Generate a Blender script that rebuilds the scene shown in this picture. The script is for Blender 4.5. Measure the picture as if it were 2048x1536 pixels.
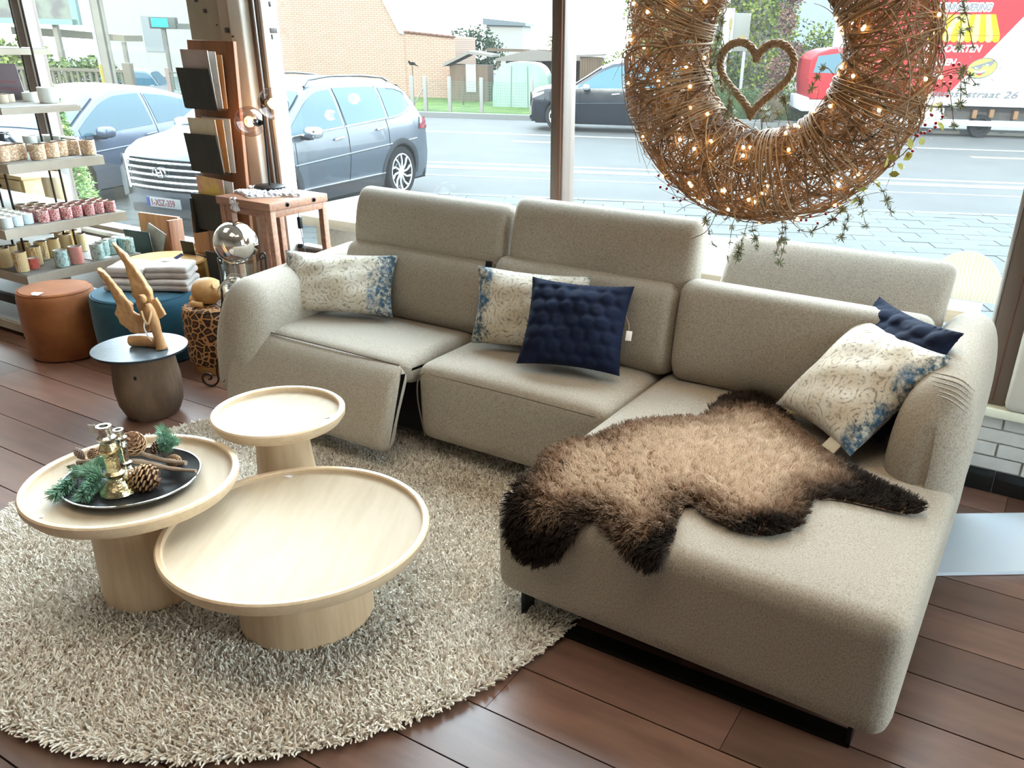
import bpy, bmesh, math, random
import numpy as np
from mathutils import Vector, Matrix, Euler

R = random.Random(7)
RN = np.random.default_rng(11)
PI = math.pi
scene = bpy.context.scene
COL = scene.collection
for o in list(bpy.data.objects):
    bpy.data.objects.remove(o)

# ------------------------------------------------------------------ camera
cd = bpy.data.cameras.new('camera')
cam = bpy.data.objects.new('camera', cd)
COL.objects.link(cam)
scene.camera = cam
F_PX, PITCH, ROLL, YAW = 1676.24, 0.4368, -0.0259, -0.5108
cd.sensor_width = 36.0
cd.lens = F_PX / 2048 * 36.0
cd.shift_x = -123.37 / 2048
cd.shift_y = 91.37 / 2048
cd.clip_start, cd.clip_end = 0.05, 300
_f = Vector((math.sin(YAW) * math.cos(PITCH), math.cos(YAW) * math.cos(PITCH), -math.sin(PITCH)))
_r = Vector((math.cos(YAW), -math.sin(YAW), 0))
_d = _f.cross(_r)
_r2 = math.cos(ROLL) * _r + math.sin(ROLL) * _d
_d2 = -math.sin(ROLL) * _r + math.cos(ROLL) * _d
cam.matrix_world = Matrix(((_r2.x, -_d2.x, -_f.x, 0), (_r2.y, -_d2.y, -_f.y, 0), (_r2.z, -_d2.z, -_f.z, 1.7), (0, 0, 0, 1)))

# ------------------------------------------------------------------ view, sky, sun, room fill and spots
vs = scene.view_settings
vs.view_transform = 'Standard'
vs.look = 'None'
vs.exposure = 0.0
vs.gamma = 1.0
vs.use_curve_mapping = False
scene.cycles.use_denoising = True
scene.cycles.max_bounces = 8
scene.cycles.transparent_max_bounces = 16
scene.cycles.sample_clamp_indirect = 6

SKY = 20.0
world = bpy.data.worlds.new('sky')
scene.world = world
world.use_nodes = True
wt = world.node_tree
wt.nodes.clear()
wo = wt.nodes.new('ShaderNodeOutputWorld')
wb = wt.nodes.new('ShaderNodeBackground')
tc = wt.nodes.new('ShaderNodeTexCoord')
sx = wt.nodes.new('ShaderNodeSeparateXYZ')
gr = wt.nodes.new('ShaderNodeValToRGB')
gr.color_ramp.elements[0].position = 0.0
gr.color_ramp.elements[0].color = (0.86, 0.95, 1.0, 1)
gr.color_ramp.elements[1].position = 0.75
gr.color_ramp.elements[1].color = (0.50, 0.74, 1.0, 1)
cn = wt.nodes.new('ShaderNodeTexNoise')
cn.inputs['Scale'].default_value = 2.2
cn.inputs['Detail'].default_value = 5
cr = wt.nodes.new('ShaderNodeValToRGB')
cr.color_ramp.elements[0].position = 0.42
cr.color_ramp.elements[1].position = 0.6
mx = wt.nodes.new('ShaderNodeMix')
mx.data_type = 'RGBA'
mx.inputs[7].default_value = (0.86, 0.94, 1.0, 1)
wt.links.new(tc.outputs['Generated'], sx.inputs[0])
wt.links.new(sx.outputs['Z'], gr.inputs[0])
wt.links.new(tc.outputs['Generated'], cn.inputs['Vector'])
wt.links.new(cn.outputs[0], cr.inputs[0])
wt.links.new(cr.outputs[0], mx.inputs[0])
wt.links.new(gr.outputs[0], mx.inputs[6])
wt.links.new(mx.outputs[2], wb.inputs['Color'])
wb.inputs['Strength'].default_value = SKY
wt.links.new(wb.outputs[0], wo.inputs[0])


def lamp(name, kind, loc, energy, color=(1, 1, 1), rot=(0, 0, 0), **kw):
    ld = bpy.data.lights.new(name, kind)
    ld.energy = energy
    ld.color = color
    for k, v in kw.items():
        setattr(ld, k, v)
    lo = bpy.data.objects.new(name, ld)
    lo.location = loc
    lo.rotation_euler = rot
    COL.objects.link(lo)
    return lo


# low autumn sun from behind the shop, it lights the far side of the street
sun = lamp('sun', 'SUN', (0, -10, 20), 9.0, (1.0, 0.93, 0.80), angle=0.01)
sun.rotation_euler = Vector((-0.30, 0.80, -0.44)).to_track_quat('-Z', 'Y').to_euler()
# added fill panels under the ceiling, unseen, lifting the dim interior
for i, (x, y, e) in enumerate(((-2.3, 0.8, 8), (-0.6, 1.5, 11), (-5.0, 1.6, 10), (-1.4, -1.6, 9))):
    lamp('ceiling_fill', 'AREA', (x, y, 3.72), e * 1.3, (1.0, 0.88, 0.70), shape='RECTANGLE', size=1.4, size_y=1.4, spread=1.75)
lamp('ceiling_spot', 'SPOT', (-0.75, 2.75, 2.9), 45, (1.0, 0.72, 0.38), rot=(0.0, 0.0, 0), spot_size=1.25, spot_blend=0.8, shadow_soft_size=0.06)
lamp('ceiling_spot', 'SPOT', (-4.6, 1.6, 2.9), 30, (1.0, 0.78, 0.5), rot=(0.12, 0, 0), spot_size=1.3, spot_blend=0.8, shadow_soft_size=0.06)


# ------------------------------------------------------------------ materials
MATS = {}


def nd(t, kind, **inp):
    n = t.nodes.new(kind)
    for k, v in inp.items():
        n.inputs[k.replace('_', ' ')].default_value = v
    return n


def mat(name, col=(0.5, 0.5, 0.5), rough=0.5, metal=0.0, col2=None, scale=20, stretch=(1, 1, 1), lo=0.35, hi=0.65, detail=4,
        bump=0.0, bscale=None, bdist=0.002, spec=0.5, coat=0.0, sheen=0.0, emit=None, estr=0.0, trans=0.0, ior=1.45, alpha=1.0,
        rnd=0.0, kind='noise', sss=0.0):
    """Principled material: two colours mixed by a stretched noise / voronoi / wave, optional bump, optional per-object brightness."""
    if name in MATS:
        return MATS[name]
    m = bpy.data.materials.new(name)
    m.use_nodes = True
    t = m.node_tree
    b = t.nodes['Principled BSDF']
    b.inputs['Base Color'].default_value = (*col, 1)
    b.inputs['Roughness'].default_value = rough
    b.inputs['Metallic'].default_value = metal
    b.inputs['Specular IOR Level'].default_value = spec
    b.inputs['Coat Weight'].default_value = coat
    b.inputs['Coat Roughness'].default_value = 0.03
    b.inputs['Sheen Weight'].default_value = sheen
    b.inputs['Transmission Weight'].default_value = trans
    b.inputs['IOR'].default_value = ior
    b.inputs['Alpha'].default_value = alpha
    if emit:
        b.inputs['Emission Color'].default_value = (*emit, 1)
        b.inputs['Emission Strength'].default_value = estr
    co = t.nodes.new('ShaderNodeTexCoord')
    mp = t.nodes.new('ShaderNodeMapping')
    mp.inputs['Scale'].default_value = stretch
    t.links.new(co.outputs['Object'], mp.inputs['Vector'])
    out = None
    if col2 is not None:
        if kind == 'voronoi':
            n = nd(t, 'ShaderNodeTexVoronoi', Scale=scale)
            o = n.outputs['Distance']
        elif kind == 'wave':
            n = nd(t, 'ShaderNodeTexWave', Scale=scale, Distortion=6.0, Detail=3.0)
            n.inputs['Detail Scale'].default_value = 1.2
            o = n.outputs[1]
        else:
            n = nd(t, 'ShaderNodeTexNoise', Scale=scale, Detail=detail, Roughness=0.6)
            o = n.outputs[0]
        t.links.new(mp.outputs[0], n.inputs['Vector'])
        rp = t.nodes.new('ShaderNodeValToRGB')
        rp.color_ramp.elements[0].position = lo
        rp.color_ramp.elements[1].position = hi
        rp.color_ramp.elements[0].color = (*col, 1)
        rp.color_ramp.elements[1].color = (*col2, 1)
        t.links.new(o, rp.inputs[0])
        out = rp.outputs[0]
        t.links.new(out, b.inputs['Base Color'])
    if rnd > 0:
        oi = t.nodes.new('ShaderNodeObjectInfo')
        mr = t.nodes.new('ShaderNodeMapRange')
        mr.inputs[3].default_value = 1 - rnd
        mr.inputs[4].default_value = 1 + rnd
        t.links.new(oi.outputs['Random'], mr.inputs[0])
        hs = t.nodes.new('ShaderNodeHueSaturation')
        hs.inputs['Color'].default_value = (*col, 1)
        if out:
            t.links.new(out, hs.inputs['Color'])
        t.links.new(mr.outputs[0], hs.inputs['Value'])
        t.links.new(hs.outputs[0], b.inputs['Base Color'])
    if bump > 0:
        bn = nd(t, 'ShaderNodeTexNoise', Scale=bscale or scale, Detail=3.0)
        t.links.new(mp.outputs[0], bn.inputs['Vector'])
        bp = t.nodes.new('ShaderNodeBump')
        bp.inputs['Strength'].default_value = bump
        bp.inputs['Distance'].default_value = bdist
        t.links.new(bn.outputs[0], bp.inputs['Height'])
        t.links.new(bp.outputs[0], b.inputs['Normal'])
    MATS[name] = m
    return m


OUT = 0.125  # darkens outdoor colours so the strong sky does not burn them out


def omat(name, col, rough=0.5, metal=0.0, **kw):
    """Outdoor material: colours scaled down by OUT, a lower street exposure put into the colour."""
    if metal < 0.5 and 'emit' not in kw:
        col = tuple(c * OUT for c in col)
        if kw.get('col2') is not None:
            kw['col2'] = tuple(c * OUT for c in kw['col2'])
        kw.setdefault('spec', 0.12)
    return mat(name, col, rough, metal, **kw)


def glassy(name, tint=(1, 1, 1), refl=0.06, rough=0.0, veil=0.0):
    """Thin pane or vessel wall: mostly lets light through, reflects more at grazing angles."""
    if name in MATS:
        return MATS[name]
    m = bpy.data.materials.new(name)
    m.use_nodes = True
    t = m.node_tree
    t.nodes.clear()
    o = t.nodes.new('ShaderNodeOutputMaterial')
    tr = nd(t, 'ShaderNodeBsdfTransparent')
    tr.inputs['Color'].default_value = (*tint, 1)
    gl = nd(t, 'ShaderNodeBsdfGlossy', Roughness=rough)
    lw = nd(t, 'ShaderNodeLayerWeight', Blend=0.5)
    pw = t.nodes.new('ShaderNodeMath')
    pw.operation = 'POWER'
    pw.inputs[1].default_value = 4.5
    t.links.new(lw.outputs['Facing'], pw.inputs[0])
    mr = t.nodes.new('ShaderNodeMapRange')
    mr.inputs[3].default_value = refl
    mr.inputs[4].default_value = 0.75
    ms = t.nodes.new('ShaderNodeMixShader')
    t.links.new(pw.outputs[0], mr.inputs[0])
    t.links.new(mr.outputs[0], ms.inputs[0])
    t.links.new(tr.outputs[0], ms.inputs[1])
    t.links.new(gl.outputs[0], ms.inputs[2])
    if veil:   # translucent share added to imitate veiling glare over the window
        tl = t.nodes.new('ShaderNodeBsdfTranslucent')
        tl.inputs['Color'].default_value = (0.95, 0.95, 0.92, 1)
        m2 = t.nodes.new('ShaderNodeMixShader')
        m2.inputs[0].default_value = veil
        t.links.new(ms.outputs[0], m2.inputs[1])
        t.links.new(tl.outputs[0], m2.inputs[2])
        ms = m2
    t.links.new(ms.outputs[0], o.inputs[0])
    MATS[name] = m
    return m


# ------------------------------------------------------------------ mesh building
class B:
    def __init__(s):
        s.v, s.f, s.mi, s.n = [], [], [], 0
        s.cur = 0

    def add(s, verts, faces):
        s.v.append(np.asarray(verts, float).reshape(-1, 3))
        for f in faces:
            s.f.append(tuple(i + s.n for i in f))
            s.mi.append(s.cur)
        s.n += len(s.v[-1])
        return s

    def box(s, c, size, rot=None, taper=None):
        x, y, z = (q / 2 for q in size)
        v = np.array([(-x, -y, -z), (x, -y, -z), (x, y, -z), (-x, y, -z), (-x, -y, z), (x, -y, z), (x, y, z), (-x, y, z)])
        if taper:
            v[4:, :2] *= taper
        if rot is not None:
            v = v @ np.array(Euler(rot).to_matrix()).T
        return s.add(v + np.array(c), [(0, 3, 2, 1), (4, 5, 6, 7), (0, 1, 5, 4), (1, 2, 6, 5), (2, 3, 7, 6), (3, 0, 4, 7)])

    def span(s, a, b):
        a, b = np.array(a, float), np.array(b, float)
        return s.box((a + b) / 2, np.abs(b - a))

    def rbox(s, a, b, r, n=8, fn=None):
        """Box between corners a and b with edges rounded to radius r, each face n x n; fn reshapes the points."""
        a, b = np.array(a, float), np.array(b, float)
        c, h = (a + b) / 2, (b - a) / 2
        r = min(r, *(h * 0.999))
        k = max(2, n // 4)
        ins = h - r
        def axis(i):
            t = np.concatenate([-ins[i] - r * np.cos(np.linspace(0, PI / 2, k + 1)), np.linspace(-ins[i], ins[i], n)[1:-1], ins[i] + r * np.sin(np.linspace(0, PI / 2, k + 1))])
            return t
        ax = [axis(i) for i in range(3)]
        for d in range(3):
            e, g = (d + 1) % 3, (d + 2) % 3
            for sg in (-1, 1):
                U, V = np.meshgrid(ax[e], ax[g], indexing='ij')
                P = np.zeros((U.size, 3))
                P[:, e], P[:, g], P[:, d] = U.ravel(), V.ravel(), sg * h[d]
                q = np.clip(P, -ins, ins)
                dv = P - q
                L = np.linalg.norm(dv, axis=1, keepdims=True)
                P = q + dv / np.maximum(L, 1e-9) * r
                P = P + c
                if fn:
                    P = fn(P)
                nu, nv = len(ax[e]), len(ax[g])
                fs = []
                for i in range(nu - 1):
                    for j in range(nv - 1):
                        w = (i * nv + j, (i + 1) * nv + j, (i + 1) * nv + j + 1, i * nv + j + 1)
                        fs.append(w if sg > 0 else w[::-1])
                s.add(P, fs)
        return s

    def grid(s, P, closed_u=False, closed_v=False):
        P = np.asarray(P, float)
        nu, nv = P.shape[:2]
        fs = []
        for i in range(nu if closed_u else nu - 1):
            for j in range(nv if closed_v else nv - 1):
                a, b2 = i, (i + 1) % nu
                c, d = j, (j + 1) % nv
                fs.append((a * nv + c, b2 * nv + c, b2 * nv + d, a * nv + d))
        return s.add(P.reshape(-1, 3), fs)

    def lathe(s, prof, c=(0, 0, 0), n=32, cap=True, wob=None):
        prof = np.array(prof, float)
        th = np.linspace(0, 2 * PI, n, endpoint=False)
        P = np.zeros((n, len(prof), 3))
        for i, t in enumerate(th):
            k = 1 if wob is None else wob(t)
            P[i, :, 0] = prof[:, 0] * math.cos(t) * k
            P[i, :, 1] = prof[:, 0] * math.sin(t) * k
            P[i, :, 2] = prof[:, 1]
        s.grid(P + np.array(c), closed_u=True)
        m = len(prof)
        base = s.n - n * m
        if cap:
            if prof[0, 0] > 1e-6:
                s.f.append(tuple(base + i * m for i in range(n))[::-1]); s.mi.append(s.cur)
            if prof[-1, 0] > 1e-6:
                s.f.append(tuple(base + i * m + m - 1 for i in range(n))); s.mi.append(s.cur)
        return s

    def tube(s, path, rad, n=6, closed=False, cap=True, flat=1.0):
        path = np.asarray(path, float)
        m = len(path)
        rad = np.broadcast_to(np.asarray(rad, float), (m,))
        if closed:
            tg = np.roll(path, -1, 0) - np.roll(path, 1, 0)
        else:
            tg = np.gradient(path, axis=0)
        tg /= np.maximum(np.linalg.norm(tg, axis=1, keepdims=True), 1e-9)
        up = np.array([0, 0, 1.0]) if abs(tg[0][2]) < 0.9 else np.array([1.0, 0, 0])
        P = np.zeros((m, n, 3))
        a = np.cross(tg[0], up)
        a /= np.linalg.norm(a)
        for i in range(m):
            a = a - tg[i] * (a @ tg[i])
            a /= max(np.linalg.norm(a), 1e-9)
            b2 = np.cross(tg[i], a)
            for j in range(n):
                w = 2 * PI * j / n
                P[i, j] = path[i] + rad[i] * (math.cos(w) * a + flat * math.sin(w) * b2)
        s.grid(P, closed_u=closed, closed_v=True)
        if cap and not closed:
            base = s.n - m * n
            s.f.append(tuple(base + j for j in range(n))[::-1]); s.mi.append(s.cur)
            s.f.append(tuple(base + (m - 1) * n + j for j in range(n))); s.mi.append(s.cur)
        return s

    def ball(s, c, r, nu=12, nv=8, fn=None):
        r = np.broadcast_to(np.asarray(r, float), (3,))
        P = np.zeros((nu, nv + 1, 3))
        for i in range(nu):
            for j in range(nv + 1):
                t, p = 2 * PI * i / nu, PI * j / nv
                P[i, j] = (math.sin(p) * math.cos(t), math.sin(p) * math.sin(t), -math.cos(p))
        P = P.reshape(-1, 3)
        if fn:
            P = fn(P)
        return s.grid((P * r + np.array(c)).reshape(nu, nv + 1, 3), closed_u=True)

    def poly(s, pts, depth=0.0, nrm=None):
        """Flat polygon; with depth it is a slab extruded along nrm."""
        pts = np.asarray(pts, float)
        k = len(pts)
        if not depth:
            return s.add(pts, [tuple(range(k))])
        nrm = np.asarray(nrm, float)
        v = np.concatenate([pts, pts + nrm * depth])
        fs = [tuple(range(k))[::-1], tuple(range(k, 2 * k))]
        fs += [(i, (i + 1) % k, (i + 1) % k + k, i + k) for i in range(k)]
        return s.add(v, fs)

    def extr(s, prof, x0, x1, r=0.04, axis=0, n=5, m=8, mod=None):
        """Closed profile swept along an axis with softly rounded ends (upholstery)."""
        prof = np.asarray(prof, float)
        k = len(prof)
        d = np.roll(prof, -1, 0) - np.roll(prof, 1, 0)
        nr = np.stack([d[:, 1], -d[:, 0]], 1)
        nr /= np.maximum(np.linalg.norm(nr, axis=1, keepdims=True), 1e-9)
        ar = 0.5 * np.sum(prof[:, 0] * np.roll(prof[:, 1], -1) - np.roll(prof[:, 0], -1) * prof[:, 1])
        if ar < 0:
            nr = -nr
        ts = [(x0 + r - r * math.cos(a), r - r * math.sin(a)) for a in np.linspace(0, PI / 2, n)]
        ts += [(x, 0) for x in np.linspace(x0 + r, x1 - r, m)[1:-1]]
        ts += [(x1 - r + r * math.sin(a), r - r * math.cos(a)) for a in np.linspace(0, PI / 2, n)]
        P = np.zeros((len(ts), k, 3))
        o = [i for i in range(3) if i != axis]
        for i, (x, ins) in enumerate(ts):
            q = prof - nr * ins
            P[i, :, axis] = x
            P[i, :, o[0]] = q[:, 0]
            P[i, :, o[1]] = q[:, 1]
        if mod:
            P = mod(P.reshape(-1, 3)).reshape(P.shape)
        s.grid(P, closed_v=True)
        base = s.n - len(ts) * k
        s.f.append(tuple(base + j for j in range(k))[::-1]); s.mi.append(s.cur)
        s.f.append(tuple(base + (len(ts) - 1) * k + j for j in range(k))); s.mi.append(s.cur)
        return s

    def xf(s, M):
        """Transform everything so far by a 4x4 matrix."""
        M = np.array(M)
        s.v = [v @ M[:3, :3].T + M[:3, 3] for v in s.v]
        return s

    def mesh(s, name, mats, smooth=True, angle=40, fixn=True):
        me = bpy.data.meshes.new(name)
        me.from_pydata(np.concatenate(s.v).tolist(), [], s.f)
        for m in mats:
            me.materials.append(m)
        if len(mats) > 1:
            me.polygons.foreach_set('material_index', s.mi)
        if fixn:
            bm = bmesh.new()
            bm.from_mesh(me)
            bmesh.ops.remove_doubles(bm, verts=bm.verts, dist=1e-5)
            bmesh.ops.recalc_face_normals(bm, faces=bm.faces)
            bm.to_mesh(me)
            bm.free()
        if smooth:
            me.polygons.foreach_set('use_smooth', [True] * len(me.polygons))
            me.set_sharp_from_angle(angle=math.radians(angle))
        me.update()
        return me


def chaikin(p, it=2):
    p = np.asarray(p, float)
    for _ in range(it):
        q = np.roll(p, -1, 0)
        p = np.stack([0.75 * p + 0.25 * q, 0.25 * p + 0.75 * q], 1).reshape(-1, p.shape[1])
    return p


def spline(pts, n=40):
    """Catmull-Rom through the points."""
    p = np.asarray(pts, float)
    p = np.concatenate([[2 * p[0] - p[1]], p, [2 * p[-1] - p[-2]]])
    out = []
    m = len(p) - 3
    for t in np.linspace(0, m - 1e-6, n):
        i = int(t); u = t - i
        a, b, c, d = p[i:i + 4]
        out.append(0.5 * (2 * b + (c - a) * u + (2 * a - 5 * b + 4 * c - d) * u * u + (3 * b - a - 3 * c + d) * u ** 3))
    return np.array(out)


def obj(name, b, m, parent=None, smooth=True, angle=40, world=False, fixn=True, label=None):
    """Link a builder (or a ready mesh) as ONE object. world=True: the points are world points, moved into the parent's frame."""
    if isinstance(b, B):
        if world and parent is not None:
            b.xf(np.array(base_matrix(parent).inverted()))
        me = b.mesh(name, m if isinstance(m, (list, tuple)) else [m], smooth, angle, fixn)
    else:
        me = b
    o = bpy.data.objects.new(name, me)
    COL.objects.link(o)
    if parent is not None:
        o.parent = parent
    if label:
        o['label'] = label
    return o


def base_matrix(o):
    M = Matrix.LocRotScale(o.location, o.rotation_euler.to_quaternion(), o.scale)
    return base_matrix(o.parent) @ M if o.parent else M


def tag(o, label, cat, group=None, kind=None):
    o['label'] = label
    if cat:
        o['category'] = cat
    if group:
        o['group'] = group
    if kind:
        o['kind'] = kind
    return o


def thing(name, label, cat, loc=(0, 0, 0), rz=0.0, group=None):
    o = bpy.data.objects.new(name, None)
    o.empty_display_size = 0.1
    COL.objects.link(o)
    o.location = loc
    o.rotation_euler = (0, 0, rz)
    return tag(o, label, cat, group)


def struct(name, b, m, parent=None, **kw):
    o = obj(name, b, m, parent, **kw) if b is not None else bpy.data.objects.new(name, None)
    if b is None:
        COL.objects.link(o)
        o.parent = parent
    if parent is None:
        o['kind'] = 'structure'
    return o


def stuff(o):
    o['kind'] = 'stuff'
    return o


def dup(root, loc, rz=None, label=None, group=None, scale=None):
    r = root.copy()
    COL.objects.link(r)
    r.location = loc
    if rz is not None:
        r.rotation_euler = (root.rotation_euler[0], root.rotation_euler[1], rz)
    if scale is not None:
        r.scale = (scale,) * 3 if np.isscalar(scale) else scale
    if label:
        r['label'] = label
    if group:
        r['group'] = group
    for ch in list(root.children):
        c = ch.copy()
        COL.objects.link(c)
        c.parent = r
        for g in list(ch.children):
            d = g.copy()
            COL.objects.link(d)
            d.parent = c
    return r


def hair(name, roots, tips, mid, rad, m, parent=None, tone=None):
    """Real strands as a hair curves object: roots, mid and tip points (N x 3), root and tip radius."""
    N = len(roots)
    hc = bpy.data.hair_curves.new(name)
    hc.add_curves([4] * N)
    t = np.array([0, 0.33, 0.66, 1.0])[None, :, None]
    P = (1 - t) ** 2 * roots[:, None] + 2 * t * (1 - t) * mid[:, None] + t ** 2 * tips[:, None]
    hc.attributes['position'].data.foreach_set('vector', P.astype(np.float32).ravel())
    ra = hc.attributes.get('radius') or hc.attributes.new('radius', 'FLOAT', 'POINT')
    rr = np.tile(np.array([rad[0], rad[0], (rad[0] + rad[1]) / 2, rad[1]], np.float32), N)
    ra.data.foreach_set('value', rr)
    if tone is not None:
        ta = hc.attributes.new('tone', 'FLOAT', 'CURVE')
        ta.data.foreach_set('value', tone.astype(np.float32))
    hc.materials.append(m)
    o = bpy.data.objects.new(name, hc)
    COL.objects.link(o)
    if parent is not None:
        o.parent = parent
    return stuff(o)


def text(name, body, size, m, parent, loc, rot, shear=0.0, extrude=0.002, align='LEFT', sx=1.0, bold=0.0):
    fc = bpy.data.curves.new(name, 'FONT')
    fc.body = body
    fc.size = size
    fc.shear = shear
    fc.extrude = extrude
    fc.offset = bold
    fc.align_x = align
    fc.align_y = 'CENTER'
    fc.resolution_u = 3
    fc.materials.append(m)
    tmp = bpy.data.objects.new(name, fc)
    COL.objects.link(tmp)
    bpy.context.view_layer.update()
    me = bpy.data.meshes.new_from_object(tmp)
    bpy.data.objects.remove(tmp)
    me.name = name
    o = obj(name, me, None, parent)
    o.location = loc
    o.rotation_euler = rot
    o.scale = (sx, 1, 1)
    return o

# ================================================================== THE ROOM
wood_floor = mat('floor_wood', (0.095, 0.047, 0.033), 0.36, spec=0.75, col2=(0.165, 0.085, 0.058), scale=4, stretch=(0.6, 4, 1), lo=0.3, hi=0.72, detail=8, rnd=0.28, bump=0.12, bscale=16, bdist=0.0015, coat=0.0)
dark_gap = mat('gap_dark', (0.012, 0.008, 0.006), 0.9)
plaster = mat('white_plaster', (0.74, 0.72, 0.67), 0.8, col2=(0.66, 0.63, 0.57), scale=3, bump=0.15, bscale=60)
plaster_dark = mat('shaded_taupe_plaster', (0.36, 0.30, 0.22), 0.8, col2=(0.30, 0.25, 0.18), scale=4, bump=0.15, bscale=50)  # pier face lying in shade, the shade put into its colour
taupe2 = mat('shaded_grey_brown_plaster', (0.42, 0.33, 0.25), 0.8, bump=0.1, bscale=50)  # second pier face, likewise with its shade in the colour
ceil_m = mat('ceiling_white', (0.55, 0.52, 0.48), 0.9)
frame_m = mat('window_frame_brown', (0.105, 0.075, 0.06), 0.45, col2=(0.15, 0.11, 0.09), scale=8, stretch=(1, 1, 0.1), bump=0.05)
frame_rust = mat('frame_rust_brown', (0.16, 0.07, 0.045), 0.5, col2=(0.11, 0.05, 0.03), scale=9, stretch=(1, 1, 0.15))
steel = mat('steel_bar', (0.5, 0.5, 0.5), 0.35, 1.0)
white_brick = mat('white_painted_brick', (0.70, 0.70, 0.69), 0.85, col2=(0.60, 0.60, 0.58), scale=9, rnd=0.05, bump=0.4, bscale=45, bdist=0.003)
mortar = mat('white_mortar', (0.66, 0.66, 0.64), 0.95)
black_tile = mat('black_tile', (0.012, 0.014, 0.014), 0.22, rnd=0.2)
sill_m = mat('cream_sill', (0.80, 0.80, 0.66), 0.5)
pane_m = glassy('window_pane', (0.97, 1.0, 0.985), 0.012, veil=0.005)

floor = struct('floor', B().span((-9, -4, -0.08), (3.5, 3.62, -0.012)), dark_gap)
planks = []
for i in range(39):
    y0 = 3.60 - 0.1955 * (i + 1)
    x = -9 + R.uniform(0, 1.5)
    xs = [-9.0]
    while x < 3.4:
        xs.append(x)
        x += R.choice((2.2, 2.8, 3.6))
    xs.append(3.5)
    for a, b in zip(xs[:-1], xs[1:]):
        if b - a < 0.1:
            continue
        dz = R.uniform(-0.0012, 0.0004)
        bb = B().span((a + 0.001, y0 + 0.0025, -0.012), (b - 0.001, y0 + 0.193, dz))
        obj('plank', bb, wood_floor, floor, smooth=False, fixn=False)

# window wall: parapet with bricks and black skirting tiles, sill, piers, lintel
wall_w = struct('wall_window', B().span((-9, 3.605, -0.62), (3.5, 3.78, 0.345)), mortar)
bk = {}
for row in range(4):
    z0 = 0.103 + row * 0.0615
    for k in range(-5, 7):
        x0 = k * 0.212 + (0.106 if row % 2 else 0)
        bx = B().box((0, 0, 0), (0.203, 0.022, 0.053))
        o = obj('brick', bk.setdefault('m', bx.mesh('brick', [white_brick], smooth=False)), None, wall_w)
        o.location = (x0, 3.601 + R.uniform(-0.002, 0.002), z0 + 0.028)
        o.rotation_euler = (0, R.uniform(-0.006, 0.006), 0)
base = struct('baseboard_window', B().span((-9, 3.597, 0), (3.5, 3.606, 0.10)), mortar)
for k in range(-5, 6):
    obj('tile', B().rbox((k * 0.302 + 0.02, 3.585, 0.001), (k * 0.302 + 0.319, 3.599, 0.098), 0.002, 2), black_tile, base)
struct('trim_sill', B().rbox((-3.95, 3.555, 0.343), (3.5, 3.80, 0.382), 0.006, 3), sill_m)
struct('trim_sill_left', B().rbox((-9, 3.555, 0.343), (-4.54, 3.80, 0.372), 0.006, 3), mat('grey_sill', (0.42, 0.41, 0.38), 0.5))
struct('wall_pier_right', B().rbox((-0.015, 3.545, 0.382), (3.5, 3.85, 3.7), 0.03, 4), plaster)
struct('wall_lintel', B().span((-9, 3.56, 3.62), (3.5, 3.85, 4.0)), plaster)
struct('ceiling', B().span((-9, -4, 3.8), (3.5, 3.85, 4.0)), ceil_m)
dim_wall = mat('shop_wall_taupe', (0.30, 0.25, 0.20), 0.85)
struct('wall_left', B().span((-9.15, -4, 0), (-9, 3.85, 3.9)), dim_wall)
wr_side = struct('wall_right', B().span((3.5, -4, 0), (3.65, 3.85, 0.4)), plaster)
obj('upper_wall', B().span((3.5, -4, 3.4), (3.65, 3.85, 3.9)), plaster, wr_side, smooth=False)
obj('corner_pier', B().span((3.5, 3.1, 0.4), (3.65, 3.85, 3.4)), plaster, wr_side, smooth=False)
obj('rear_pier', B().span((3.5, -4, 0.4), (3.65, 1.6, 3.4)), plaster, wr_side, smooth=False)
struct('wall_back', B().span((-9.15, -4.15, 0), (3.65, -4, 3.9)), dim_wall)
struct('wall_upper_storey', B().span((-9.15, -4.15, 4.0), (3.65, 3.85, 7.4)), plaster)

# pier between the two shop windows, with a brown frame strip and small dark anchor plates
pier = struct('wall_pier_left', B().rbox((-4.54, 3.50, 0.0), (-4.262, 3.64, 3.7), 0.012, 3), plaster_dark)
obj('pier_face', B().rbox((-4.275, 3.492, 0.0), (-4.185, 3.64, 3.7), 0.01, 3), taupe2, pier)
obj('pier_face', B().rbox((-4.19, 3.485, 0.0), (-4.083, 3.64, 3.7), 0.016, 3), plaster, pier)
obj('frame_strip', B().rbox((-4.086, 3.545, 0.0), (-4.055, 3.64, 3.7), 0.006, 3), frame_m, pier)
obj('frame_strip', B().rbox((-4.056, 3.535, 0.0), (-4.04, 3.64, 3.7), 0.004, 3), frame_rust, pier)
obj('steel_rail', B().rbox((-4.04, 3.53, 0.0), (-4.029, 3.63, 3.7), 0.003, 3), steel, pier)
obj('frame_strip', B().rbox((-4.029, 3.54, 0.0), (-4.012, 3.64, 3.7), 0.004, 3), frame_m, pier)
obj('pier_face', B().rbox((-4.013, 3.548, 0.0), (-3.99, 3.645, 3.7), 0.006, 3), plaster, pier)
obj('pier_core', B().span((-4.5, 3.64, 0.0), (-4.2, 3.85, 3.7)), plaster, pier, smooth=False)
plate_m = mat('anchor_plate', (0.035, 0.022, 0.018), 0.5, rnd=0.3)
for x, y, z, s in ((-4.444, 3.498, 1.842, 0.022), (-4.382, 3.498, 1.79, 0.024), (-4.213, 3.490, 1.695, 0.030), (-4.165, 3.483, 1.665, 0.011), (-4.30, 3.498, 1.72, 0.008)):
    obj('anchor_plate', B().rbox((x - s / 2, y - 0.006, z - s / 2.4), (x + s / 2, y + 0.003, z + s / 2.4), 0.002, 3), plate_m, pier)
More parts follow.
